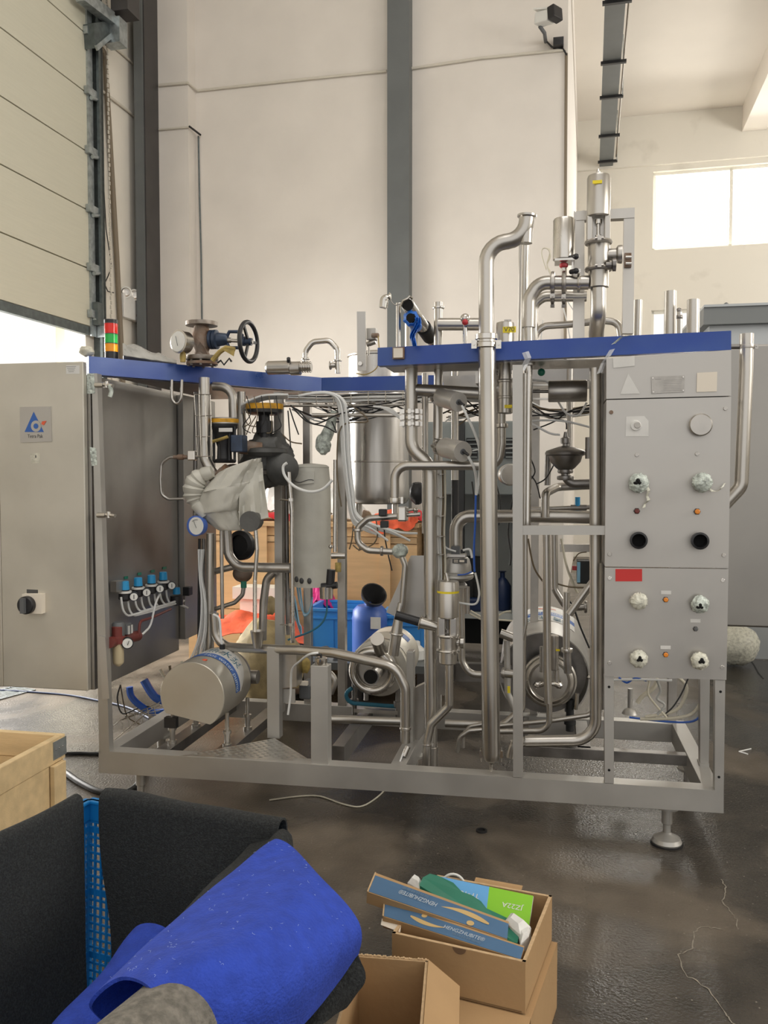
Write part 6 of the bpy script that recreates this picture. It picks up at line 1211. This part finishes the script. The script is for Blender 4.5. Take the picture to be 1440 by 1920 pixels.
out(MB().lathe((c.x, c.y + Ln + .03, c.z), YX, [(.10, 0), (.12, .02), (.12, .09), (.06, .1)], 30), 'pump_casing', 'steel_dull', pm1)
out(MB().cyl((c.x + .18, c.y + Ln + .06, c.z + .0), (c.x + .02, c.y + Ln + .06, c.z), .035), 'suction_port', 'steel_dull', pm1)
pm2 = thing('middle_pump', 'pump with open inlet and curled ring pipe between the stub posts', 'pump', (-.88, 4.5, .262))
c = P(695, 1262, 4.30); rr2 = S(38, c)
cb = V((c.x + .02, 4.42, c.z + .0)); rb2 = .155
out(MB().lathe(cb, YX, [(.12, 0), (rb2 * .97, .005), (rb2, .012), (rb2, .40), (rb2 * .8, .42)], 44), 'motor_cover', 'cabinet_steel', pm2)
out(MB().lathe(cb + YX * .03, YX, [(rb2 + .003, 0), (rb2 + .003, .012)], 44, cap=False), 'cover_band', 'steel', pm2)
patch(cb, rb2 + .001, R(-30), R(50), .22, .36, 'cream_label', 'label', pm2); patch(cb, rb2 + .0014, R(20), R(50), .22, .30, 'logo_blue', 'label_stripe', pm2)
out(MB().tube([V((c.x + rr2 * math.cos(t), 4.34 + .01 * t / 6, c.z + rr2 * math.sin(t))) for t in [2 * math.pi * i / 48 for i in range(49)]], S(8, c), 16, cap=False), 'volute_ring', 'steel_bright', pm2)
out(MB().lathe(V((c.x, 4.37, c.z)), YX, [(rr2 * .85, 0), (rr2 * 1.2, .01), (rr2 * 1.2, .05)], 36), 'casing_plate', 'steel', pm2)
ic = P(695, 1269, 4.16); out(MB().tube([ic, V((ic.x, 4.37, ic.z))], S(16, ic), 26, 1), 'inlet_pipe', 'steel_bright', pm2); out(MB().lathe(ic + YX * .002, YX, [(S(13, ic), 0), (S(13, ic), .004)], 24), 'inlet_bore', 'hole', pm2)
out(MB().tube([V((c.x + .045, 4.36, c.z + .10)), V((c.x + .055, 4.20, c.z + .2))], .035, 18), 'outlet_stub', 'steel', pm2)
for sx_ in (-1, 1):
    for yy in (4.44, 4.74): out(MB().cyl((c.x + sx_ * .12, yy, zt_ - .005), (c.x + sx_ * .12, yy, c.z - .08), .014).lathe((c.x + sx_ * .12, yy, zt_ + .05), ZX, [(.024, 0), (.024, .03)], 10), 'foot', 'steel_dark', pm2)
out(MB().beam((c.x - .12, 4.44, zt_ + .02), (c.x + .12, 4.44, zt_ + .02), .03, .02), 'foot_bar', 'steel', pm2)
out(MB().tube(fillet(px3([(660, 1290, 4.38), (646, 1300, 4.38), (655, 1318, 4.4), (760, 1326, 4.45)], 4.4), .05), .011, 8), 'power_cable', 'ink_teal', pm2)
pm3 = thing('right_pump', 'large pump in white bell-shaped motor cover behind the right post', 'pump', (.0, 4.6, .262))
cc = P(1020, 1270, 4.30); rc = S(82, cc)
cs = []
for i, (k_, y_) in enumerate(((.995, 4.32), (1.0, 4.33), (1.09, 5.06), (1.04, 5.12), (.6, 5.18))):
    cs.append([V((cc.x + rc * k_ * math.sin(a), y_, cc.z + rc * k_ * math.cos(a))) for a in [R(-138 + 276 * j / 48) for j in range(49)]])
out(MB().sheet(cs, .006), 'motor_cover', 'frame_steel', pm3)
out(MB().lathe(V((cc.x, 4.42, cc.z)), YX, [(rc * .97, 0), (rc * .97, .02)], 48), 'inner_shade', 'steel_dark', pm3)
C3 = V((cc.x, 4.32, cc.z))
def taper3(tt): return .0
tr3 = lambda t: rc * (1.0 + .09 * (t - .01) / .73) + .008
tr4 = lambda t: tr3(t) + .0006
patch(C3, tr3, R(-40), R(42), .30, .70, 'white_label', 'label', pm3); patch(C3, tr4, R(-40), R(42), .44, .54, 'logo_blue', 'label_stripe', pm3)
wraptext('Cleaning pump', C3, tr4, R(2), .49, .085, 'print_white', pm3, fit=.24, flip=-1); wraptext('清洗泵', C3, tr3, R(0), .375, .11, 'ink_teal', pm3, fit=.22, flip=-1)
out(MB().sheet([[V((C3.x + tr4(.62) * 1.004 * math.sin(t_), C3.y + .60 + .03 * abs(math.sin(t_ * 9)) + dd_, C3.z + tr4(.62) * 1.004 * math.cos(t_))) for dd_ in (0, .02)] for t_ in [R(-16 + i * 1.6) for i in range(20)]], 0), 'red_swoosh', 'logo_red', pm3)
pc = P(1030, 1280, 4.25); rp_ = S(50, pc)
out(MB().lathe(pc + YX * .09, (0, -1, 0), [(rp_ * .8, 0), (rp_ * 1.02, .02), (rp_ * 1.02, .05), (rp_ * .96, .055), (rp_ * .93, .05), (rp_ * .88, .06), (rp_ * .78, .065), (rp_ * .72, .055), (rp_ * .68, .06), (.01, .066)], 48, cap=False), 'pump_casing', 'steel', pm3)
hn = out(MB().tube(px3([(1008, 1286, 4.2), (1022, 1282, 4.17), (1038, 1282, 4.17), (1050, 1286, 4.2)], 4.18), .012, 10), 'casing_handle', 'steel_bright', pm3)
for x in (1008, 1048): out(MB().lathe(P(x, 1284, 4.2), (0, -1, 0), [(.022, 0), (.016, .014), (.008, .02)], 6, smooth=False), 'wing_nut', 'steel_bright', pm3)
out(MB().lathe(P(1038, 1256, 4.18), ZX, [(.020, 0), (.024, .01), (.024, .165), (.02, .17)], 24).cyl(P(1043, 1280, 4.19), P(1043, 1255, 4.19), .014).cyl(P(1017, 1260, 4.2), P(1017, 1212, 4.2), .014), 'sampling_cylinder', 'steel_dull', pm3)
out(MB().box(P(1046, 1219, 4.153), .018, .003, .010), 'yellow_sticker', 'yellow_label', pm3)
for x, y in ((981, 1256), (981, 1284), (1104, 1270)): out(MB().ball(P(x, y, 4.22), .009), 'bolt', 'steel_bright', pm3)
for sx_ in (-1, 1):
    for yy in (4.36, 4.72): out(MB().cyl((cc.x + sx_ * .13, yy, zt_ - .005), (cc.x + sx_ * .13, yy, cc.z - rc * .55), .02).lathe((cc.x + sx_ * .13, yy, zt_ + .03), ZX, [(.03, 0), (.03, .02)], 12), 'foot', 'machine_dark', pm3)
out(MB().tube(px3([(1082, 1300, 4.25), (1080, 1330, 4.25)], 4.25), .01, 8), 'stay_rod', 'steel_bright', pm3)

# ------------------------------------------------------------------ cables on the floor
for pts, w_, m, lab in (([(-40, 1290), (60, 1296), (130, 1302), (185, 1312), (240, 1325), (280, 1345)], 3.5, 'navy', 'blue hose lying on the bright floor under the electrical cabinet'),
                   ([(122, 1412), (150, 1411), (186, 1412), (250, 1408)], 6, 'cable_black', 'short straight black cable between the pine crate and the skid'),
                   ([(124, 1450), (150, 1468), (185, 1485), (225, 1490), (252, 1478), (262, 1462), (275, 1430)], 11, 'cable_black', 'thick black hose curving on the floor round the left levelling foot'),
                   ([(505, 1497), (560, 1490), (600, 1490), (645, 1505), (680, 1508), (716, 1484), (730, 1460)], 3, 'hose_pale', 'thin pale cord curled on the floor under the front rail')):
    p3 = [P(x, y, z=.012) for x, y in pts]; r_ = S(w_, p3[0]) / 2; sm = [p3[0]]
    for i in range(len(p3) - 1):
        a, b_, c_, d_ = p3[max(i - 1, 0)], p3[i], p3[i + 1], p3[min(i + 2, len(p3) - 1)]
        for k_ in range(1, 7): t = k_ / 6; sm.append(.5 * ((2 * b_) + (c_ - a) * t + (2 * a - 5 * b_ + 4 * c_ - d_) * t * t + (-a + 3 * b_ - 3 * c_ + d_) * t ** 3))
    for p in sm: p.z = r_
    tag(out(MB().tube(sm, r_, 10), 'floor_cable', m), lab, 'cable')

# ------------------------------------------------------------------ foreground: pine crate
pcx, pcy, pz = -1.742, 2.818, .60
pcr = thing('pine_crate', 'open pine crate with metal corner strap at the left edge', 'crate', (-2.1, 2.4, 0))
def cb_(x0, x1, y0, y1, z0, z1, nm='plank', m='pine', bv=.003): return out(MB().bb(x0, x1, y0, y1, z0, z1), nm, m, pcr, bevel=bv)
X0 = pcx - .75; Y0 = pcy - .95
for (x0, x1, y0, y1) in ((X0, pcx, pcy - .025, pcy), (X0, pcx, Y0, Y0 + .025), (pcx - .025, pcx, Y0 + .025, pcy - .025), (X0, X0 + .025, Y0 + .025, pcy - .025)):
    cb_(x0, x1, y0, y1, pz - .09, pz)
    cb_(x0 + .004, x1 - .004, y0 + .004, y1 - .004, .02, pz - .092, 'panel')
for yy in (pcy - .10, pcy - .50): cb_(pcx - .001, pcx + .018, yy, yy + .075, .02, pz - .09, 'batten')
cb_(X0, pcx, Y0, pcy, 0, .02, 'base_board')
stp = out(MB().bb(pcx - .0, pcx + .003, pcy - .08, pcy + .003, pz - .075, pz - .01).bb(pcx - .06, pcx, pcy, pcy + .003, pz - .075, pz - .01), 'corner_strap', 'galvanised', pcr)
for i in range(3): out(MB().ball((pcx + .003, pcy - .065 + i * .022, pz - .04), .003), 'nail', 'steel_dark', pcr)

# ------------------------------------------------------------------ basket lined with felt
BL, BR_ = V((-1.292, 2.209, .62)), V((-.664, 2.089, .62)); ex = (BR_ - BL).normalized(); ey = V((ex.y, -ex.x, 0)); W_, D_ = (BR_ - BL).length, 1.02
bk_ = thing('plastic_basket', 'blue perforated plastic basket holding dark felt sheets', 'basket', BL + ex * W_ / 2 + ey * D_ / 2 - ZX * .62)
def bp_(u, v, z): k_ = .88 + .12 * z / .62; return BL + ex * (W_ / 2 + (u - .5) * W_ * k_ + .13 * v * u) + ey * (D_ / 2 + (v - .5) * D_ * k_) + ZX * (z - .62)
out(MB().rings([[bp_(u, v, 0) for u, v in ((0, 0), (1, 0), (1, 1), (0, 1))], [bp_(u, v, .01) for u, v in ((0, 0), (1, 0), (1, 1), (0, 1))]], False), 'basket_floor', 'basket_blue', bk_)
for (u0, v0, u1, v1) in ((0, 0, 1, 0), (1, 0, 1, 1), (1, 1, 0, 1), (0, 1, 0, 0)):
    m_ = MB(); L_ = W_ if v0 == v1 else D_; n_ = int(L_ / .022)
    for i in range(n_ + 1):
        t = i / n_; u, v = u0 + (u1 - u0) * t, v0 + (v1 - v0) * t; m_.beam(bp_(u, v, .01), bp_(u, v, .56), .007 if i % 8 else .02, .006, ex if v0 == v1 else ey)
    for j in range(26): z = .02 + j * .0215; m_.beam(bp_(u0, v0, z), bp_(u1, v1, z), .005, .006 if j % 8 else .018)
    w_ = out(m_, 'side_lattice', 'basket_blue', bk_); w_['kind'] = 'stuff'
    out(MB().beam(bp_(u0, v0, .59), bp_(u1, v1, .59), .014, .06), 'rim', 'basket_blue', bk_, bevel=.003)
    out(MB().beam(bp_(u0, v0, .615), bp_(u1, v1, .615), .03, .01), 'rim_lip', 'basket_blue', bk_, bevel=.003)
def drape(a, b_, inward, za, zi, zo, name, m, label, seed, th=.006, edge=None, lift=.012, inn=.07):
    # felt hung over a rim from a to b: outside down to zo, inside down to zi
    g = []; N_ = 34; prof = []
    for k_ in range(12): prof.append((-.022 - .02 * (1 - k_ / 12) , zo + (za - zo) * k_ / 12))
    for k_ in range(7): t = math.pi * k_ / 6; prof.append((-.022 * math.cos(t), za + .022 * math.sin(t)))
    for k_ in range(1, 20): prof.append((.022 + inn * (k_ / 19) ** 1.2, za + (zi - za) * k_ / 19))
    for i in range(N_ + 1):
        t = i / N_; row = []
        for k_, (o_, z) in enumerate(prof):
            tt = edge(t, z) if edge else t; base = a.lerp(b_, tt); n_ = noise.noise(V((t * 2.5 + seed, z * 2.5, seed))) * .02 * min(1, abs(z - za) * 6 + .1)
            row.append(V((base.x, base.y, 0)) + inward * (o_ + n_) + ZX * z + ZX * lift * noise.noise(V((t * 3, 0, seed))))
        g.append(row)
    return tag(out(MB().sheet(g, th), name, m), label, 'felt')
def eB(t, z):     # left edge of the back sheet curves to the right lower down
    k_ = max(0, .62 - z); return (t * (1 - .03 - .10 * math.sin(k_ * 3) ** 2) + .03 + .12 * math.sin(k_ * 2.6) ** 2) if t < .5 else .03 + .97 * t
drape(BL + ex * .00, BR_ - ex * .012, ey, .630, .06, .36, 'felt_sheet', 'felt_grey', 'dark grey felt sheet draped over the back rim of the basket', 3.0, edge=lambda t, z: .05 + .95 * t + (1 - t) * (.04 + .12 * math.sin(max(0, .62 - z) * 3.5) ** 2))
drape(BL + ey * .05, BL + ey * 1.02, ex, .630, .05, .30, 'felt_sheet', 'felt_grey', 'dark grey felt sheet draped over the left rim of the basket', 7.0, edge=lambda t, z: t + (1 - t) * .10 * max(0, .62 - z), inn=.06)
drape(BR_ + ey * .02, BR_ + ey * .60 + ex * .075, -ex, .612, .585, .18, 'felt_sheet', 'felt_grey', 'dark grey felt sheet over the right rim under the blue felt', 11.0)
# blue felt rolled round a grey felt roll
def roll(p0, p1, r0, r1, a0, a1, name, m, label, th=.007, spir=.0, flat=1.0, tail=None, wav=.012, n=26):
    d = (p1 - p0).normalized(); s_ = d.cross(ZX).normalized(); u_ = s_.cross(d); g = []
    for i in range(n + 1):
        t = i / n; row = []; r = r0 + (r1 - r0) * t; c_ = p0.lerp(p1, t)
        for j in range(49):
            a = a0 + (a1 - a0) * j / 48; rr = r * (1 + spir * (j / 48)); nn_ = wav * noise.noise(V((t * 2.4, a * .8, r0 * 30)))
            row.append(c_ + s_ * ((rr + nn_) * math.cos(a)) + u_ * ((rr + nn_) * math.sin(a) * flat))
        if tail: row = [row[0] + (-u_ * tail[0] * (3 - q) / 3 + s_ * tail[1] * (3 - q) / 3) for q in range(3)] + row
        g.append(row)
    return tag(out(MB().sheet(g, th), name, m), label, 'felt')
rp0, rp1 = P(318, 1985, z=.56), P(612, 1662, z=.605)
net = [[(215, 1935, .50), (172, 1887, .59), (232, 1838, .655), (292, 1868, .665), (335, 1950, .60), (345, 2010, .50)],
       [(330, 1850, .50), (262, 1795, .62), (320, 1775, .665), (385, 1812, .685), (440, 1905, .61), (450, 1985, .50)],
       [(440, 1745, .50), (365, 1703, .632), (415, 1708, .67), (480, 1760, .69), (548, 1850, .61), (555, 1925, .50)],
       [(510, 1660, .52), (455, 1625, .64), (498, 1640, .66), (556, 1690, .68), (628, 1775, .61), (628, 1840, .50)],
       [(540, 1610, .55), (515, 1580, .645), (548, 1592, .652), (600, 1650, .665), (668, 1730, .61), (668, 1785, .53)]]
nP = [[P(x, y, z=z) for x, y, z in row] for row in net]
def cr(p, t):
    n_ = len(p) - 1; u = min(t * n_, n_ - 1e-6); i = int(u); f = u - i; a, b_, c_, d_ = p[max(i - 1, 0)], p[i], p[i + 1], p[min(i + 2, n_)]
    return .5 * ((2 * b_) + (c_ - a) * f + (2 * a - 5 * b_ + 4 * c_ - d_) * f * f + (-a + 3 * b_ - 3 * c_ + d_) * f ** 3)
def netp(u, v): q = cr([cr(row, v) for row in nP], u); return q + V((0, 0, .006 * noise.noise(V((u * 5, v * 5, 3)))))
tag(out(MB().sheet([[netp(i / 30, j / 40) for j in range(41)] for i in range(31)], .007), 'blue_felt_sheet', 'felt_blue'), 'bright blue felt sheet wrapped over a grey felt roll on the basket', 'felt')
ga, gb_ = P(262, 1985, z=.60), P(455, 1795, z=.585); roll(ga - (gb_ - ga) * .5, gb_, .088, .080, R(-60), R(300), 'grey_felt_roll', 'felt_roll', 'grey felt roll sticking out from under the blue felt sheet', wav=.006, th=.008)
b0, b1 = P(120, 2010, z=.36), P(286, 1775, z=.42)
roll(b0, b1, .095, .07, R(-20), R(190), 'curled_blue_felt', 'felt_blue', 'smaller blue felt piece curled inside the basket', spir=-.25, tail=(.12, -.03), wav=.015)
fn_ = [[(540, 1800, .47), (600, 1770, .50), (660, 1775, .52)], [(530, 1880, .40), (610, 1850, .46), (686, 1832, .47)], [(520, 1990, .34), (590, 1930, .40), (650, 1890, .40)]]
fP = [[P(x, y, z=z) for x, y, z in row] for row in fn_]
tag(out(MB().sheet([[cr([cr(row, j / 14) for row in fP], i / 14) + V((0, 0, .008 * noise.noise(V((i * .3, j * .3, 8))))) for j in range(15)] for i in range(15)], .007), 'felt_corner', 'felt_grey'), 'black felt corner hanging below the right edge of the blue felt', 'felt')
bl_ = MB(); dR = (rp1 - rp0)
for i in range(110):
    u, v = random.uniform(.05, .98), random.uniform(.22, .85); c_ = netp(u, v) + V((0, 0, .0085)); v_ = V((random.uniform(-1, 1), random.uniform(-1, 1), random.uniform(-.2, .3))).normalized() * random.uniform(.002, .006)
    bl_.tube([c_ - v_, c_ + V((0, 0, .001)), c_ + V((v_.y * .7, -v_.x * .7, v_.z))], .00035, 4)
o = out(bl_, 'lint', 'lint'); tag(o, 'pale lint fibres stuck on the blue felt sheet', 'lint', kind='stuff')

# ------------------------------------------------------------------ cardboard boxes
FR, FLc, BRc, BLc = [V(p) for p in ((-.05, 2.113, 0), (-.403, 2.184, 0), (.016, 2.471, 0), (-.336, 2.537, 0))]
def carton(cs4, z0, z1, name, label, cat='box', t=.004, floor=True, m='card'):
    c_ = sum(cs4, V((0, 0, 0))) / 4; o = thing(name, label, cat, V((c_.x, c_.y, z0)))
    for i in range(4):
        a, b_ = cs4[i], cs4[(i + 1) % 4]; d = (b_ - a).normalized(); nrm = V((d.y, -d.x, 0)); 
        if nrm.dot(c_ - a) > 0: nrm = -nrm
        out(MB().prism([a + ZX * z0, b_ + ZX * z0, b_ + ZX * z1, a + ZX * z1], -nrm * t), 'side', m, o)
        out(MB().prism([a + ZX * z1, b_ + ZX * z1, b_ + ZX * (z1 + .0012), a + ZX * (z1 + .0012)], -nrm * t), 'cut_edge', 'card_edge', o)
    if floor: out(MB().prism([p + ZX * (z0 + .001) for p in cs4], ZX * .004), 'bottom', m, o)
    return o
cs4 = [FLc, FR, BRc, BLc]
up_ = carton(cs4, .198, .33, 'carton', 'open brown carton full of papers, stacked on another carton', t=.009)
for q in (.35,): out(MB().prism([BLc.lerp(BRc, q) + ZX * .331, BLc.lerp(BRc, q + .4) + ZX * .331, BLc.lerp(BRc, q + .4) + ZX * .336 + V((.002, .006, 0)), BLc.lerp(BRc, q) + ZX * .336 + V((.002, .006, 0))], (.001, .012, 0)), 'tuck_flap', 'card', up_)
n0 = FLc.lerp(FR, .52) + ZX * .33; nf = V((FR - FLc).y, -(FR - FLc).x) if False else V(((FR - FLc).y, -(FR - FLc).x, 0)).normalized()
out(MB().prism([n0 + (FR - FLc).normalized() * .018 * math.cos(a) + ZX * (-.016 * math.sin(a)) + nf * .0006 for a in [math.pi * i / 10 for i in range(11)]], nf * .0006), 'thumb_notch', 'card_dark', up_)
k_ = .012; dn_ = (FR + BLc) / 2
lo4 = [p + (p - dn_) * .03 + V((.01, -.005, 0)) for p in cs4]
lo = carton([lo4[0], lo4[1], lo4[2], lo4[3]], 0, .19, 'carton', 'closed brown carton on the floor beneath the open one', t=.009)
out(MB().prism([p + ZX * .19 for p in lo4], ZX * .004), 'lid_flap', 'card', lo); a, b_ = lo4[0].lerp(lo4[3], .0), lo4[1]
out(MB().prism([lo4[0] + ZX * .195, lo4[1] + ZX * .195, lo4[1] + nf * .07 + ZX * .175, lo4[0] + nf * .07 + ZX * .175], ZX * .003), 'front_flap', 'card', lo)
# second open carton nearer
zt2 = .36
q0, q1, q2 = P(668, 1792, z=zt2), P(802, 1802, z=zt2), P(846, 1852, z=zt2)
e1_ = (q1 - q0); e1_.z = 0; fr_ = V((e1_.y, -e1_.x, 0)).normalized()
c4 = [V((q0.x, q0.y, 0)) + fr_ * .30, V((q1.x, q1.y, 0)) + fr_ * .30 + e1_ * .06, V((q1.x, q1.y, 0)), V((q0.x, q0.y, 0))]
o2 = carton(c4, 0, zt2, 'carton', 'empty open brown carton, nearest of the boxes on the floor', t=.006)
rg_ = MB()
for i in range(40):
    p = c4[3].lerp(c4[2], i / 39) + ZX * (zt2 + .0015); rg_.box(p + V((0, 0, random.uniform(-.001, .002))), .004, .006, .004)
out(rg_, 'ragged_edge', 'card_edge', o2)
fq = [c4[2] + ZX * zt2, c4[1] + ZX * zt2]; out(MB().prism([fq[0], fq[1], fq[1] + V((.075, .0, -.07)), fq[0] + V((.075, .02, -.07))], (.002, 0, .004)), 'side_flap', 'card', o2)
# flat blue boxes with gold emblem: rotated writing
def blue_box(pA, pB, pC, pD, zA, zB, label, flip):
    # face corners: A upper-left, B upper-right, C lower-right, D lower-left (pixels), heights at the left and right ends
    A_, B_ = P(*pA, z=zA), P(*pB, z=zB); D2, C2 = P(*pD, z=zA - .012), P(*pC, z=zB - .012)
    n_ = (B_ - A_).cross(D2 - A_).normalized()
    if n_.z < 0: n_ = -n_
    o = thing('cable_tie_box', label, 'box', (A_ + C2) / 2 - n_ * .03)
    out(MB().prism([A_, B_, C2, D2], -n_ * .035), 'tray', 'card', o, bevel=.001)
    def q(u, v, off=.0006): return (A_.lerp(B_, u)).lerp(D2.lerp(C2, u), v) + n_ * off
    out(MB().prism([q(.012, .14), q(1, .14), q(1, .97), q(.012, .97)], n_ * .0006), 'blue_sleeve', 'box_blue', o)
    out(MB().prism([q(0, .0, 0), q(.010, .0, 0), q(.010, 1, 0), q(0, 1, 0)], n_ * .002), 'end_flap', 'card_edge', o)
    x_ = (B_ - A_).normalized(); y_ = n_.cross(x_); s_ = -1 if flip else 1; L_ = (B_ - A_).length; hh = (D2 - A_).length
    text('HENGZHUBITE®', 'printed_name', q(.36 if flip else .60, .50, .0016), x_ * s_, y_ * s_, hh * .26, 'print_white', o, fit=L_ * .28)
    text('恒珠比特电缆', 'printed_subtitle', q(.33 if flip else .62, .26 if flip else .76, .0016), x_ * s_, y_ * s_, hh * .14, 'print_dim', o, fit=L_ * .2)
    cx_, cy_ = (.70, .50) if flip else (.34, .52); pc_ = q(cx_, cy_, .0016)
    def e_(x, y): return pc_ + x_ * s_ * x * hh + y_ * s_ * y * hh
    sw = []
    for i in range(15):
        t = i / 14; x = -.75 + 1.5 * t; yb_ = -.22 + .20 * (2 * t - 1) ** 2 + .05 * t; yt = yb_ + .26 * math.sin(math.pi * min(1, t * .95 + .05)) ** .7 * (1 - .55 * t); sw.append([e_(x, yb_), e_(x, yt)])
    out(MB().sheet(sw, 0, False), 'gold_swoosh', 'box_gold', o); out(MB().prism([e_(-.28 + .11 * math.cos(a), .26 + .11 * math.sin(a)) for a in [i * math.pi / 8 for i in range(16)]], n_ * .0003), 'gold_dot', 'box_gold', o)
    return o
mat('print_dim', (.16, .24, .34), 0, .5)
blue_box((703, 1636), (954, 1728), (951, 1762), (688, 1672), .39, .345, 'upper flat blue and brown box with upside-down gold emblem, leaning across the carton', True)
blue_box((720, 1686), (983, 1774), (976, 1800), (717, 1718), .355, .338, 'lower flat blue and brown box with upright gold emblem, on the carton edge', False)
lb2 = P(735, 1733, z=.335); o = out(MB().prism([P(716, 1722, z=.33), P(752, 1736, z=.33), P(750, 1748, z=.325), P(714, 1734, z=.325)], (0, .001, -.001)), 'barcode_label', 'cream_label'); tag(o, 'cream printed label hanging under the lower blue box', 'label')
# green case, booklet, papers, ring
gpts = [(786, 1660), (793, 1645), (806, 1638), (822, 1642), (850, 1655), (866, 1672), (884, 1678), (902, 1690), (912, 1703), (940, 1716), (965, 1728), (975, 1745), (970, 1768), (950, 1765)]
zz_ = [.365 - .045 * i / 13 for i in range(14)]
gp = [P(x, y, z=z) for (x, y), z in zip(gpts, zz_)]; gp[-1].z -= .01
gp = [V((p.x, p.y, z)) for p, z in zip(gp, zz_)]
o = out(MB().prism(gp, (0, 0, -.05)), 'green_case', 'case_green', bevel=.006); tag(o, 'dark green rounded plastic case lying in the carton behind the blue boxes', 'case')
bo_ = thing('booklet', 'blue and lime green booklet standing in the open carton', 'booklet', P(915, 1720, z=.28))
a, b_, c_, d_ = P(827, 1644, z=.345), P(1000, 1680, z=.345), P(992, 1738, z=.300), P(822, 1700, z=.300)
mB, mT = d_.lerp(c_, .535), a.lerp(b_, .535); nb = (b_ - a).cross(c_ - b_).normalized(); nb = nb if nb.z > 0 else -nb
out(MB().prism([a, b_, c_, d_], -nb * .006), 'pages', 'paper_white', bo_); out(MB().prism([a + nb * .0004, mT + nb * .0004, mB + nb * .0004, d_ + nb * .0004], nb * .0005), 'blue_cover', 'book_blue', bo_); out(MB().prism([mT + nb * .0004, b_ + nb * .0004, c_ + nb * .0004, mB + nb * .0004], nb * .0005), 'green_cover', 'book_green', bo_)
bx_ = (b_ - a).normalized(); by_ = nb.cross(bx_)
text('JZ22A', 'cover_code', a.lerp(b_, .80).lerp(d_.lerp(c_, .80), .48) + nb * .0012, -bx_, -by_, .022, 'paper_white', bo_, fit=.062); text('TF-18', 'cover_code', a.lerp(b_, .33).lerp(d_.lerp(c_, .33), .40) + nb * .0012, -bx_, -by_, .022, 'paper_white', bo_, fit=.06)
for (pts, z, lab) in (([(946, 1728), (958, 1712), (995, 1738), (975, 1752)], .335, 'white folded paper in the right corner of the carton'), ([(972, 1754), (996, 1740), (992, 1756), (976, 1770)], .325, 'small white folded paper against the carton side'), ([(764, 1655), (775, 1643), (790, 1652), (788, 1668)], .35, 'crumpled white paper between the blue box and green case')):
    p4 = [P(x, y, z=z) for x, y in pts]; c_ = sum(p4, V((0, 0, 0))) / 4
    o = out(MB().rings([p4, [p.lerp(c_, .5) + ZX * .015 for p in p4]], False).rings([[p - ZX * .03 for p in p4], p4], False), 'folded_paper', 'paper_white'); tag(o, lab, 'paper')
o = out(MB().tube([P(850, 1653, z=.326) + V((.035 * math.cos(a), .006 * math.sin(a), .035 * math.sin(a) - .015)) for a in [math.pi * i / 12 for i in range(25)]], .004, 8), 'white_ring', 'white_plastic'); tag(o, 'white plastic ring behind the back edge of the carton', 'ring')
bpy.context.view_layer.update()
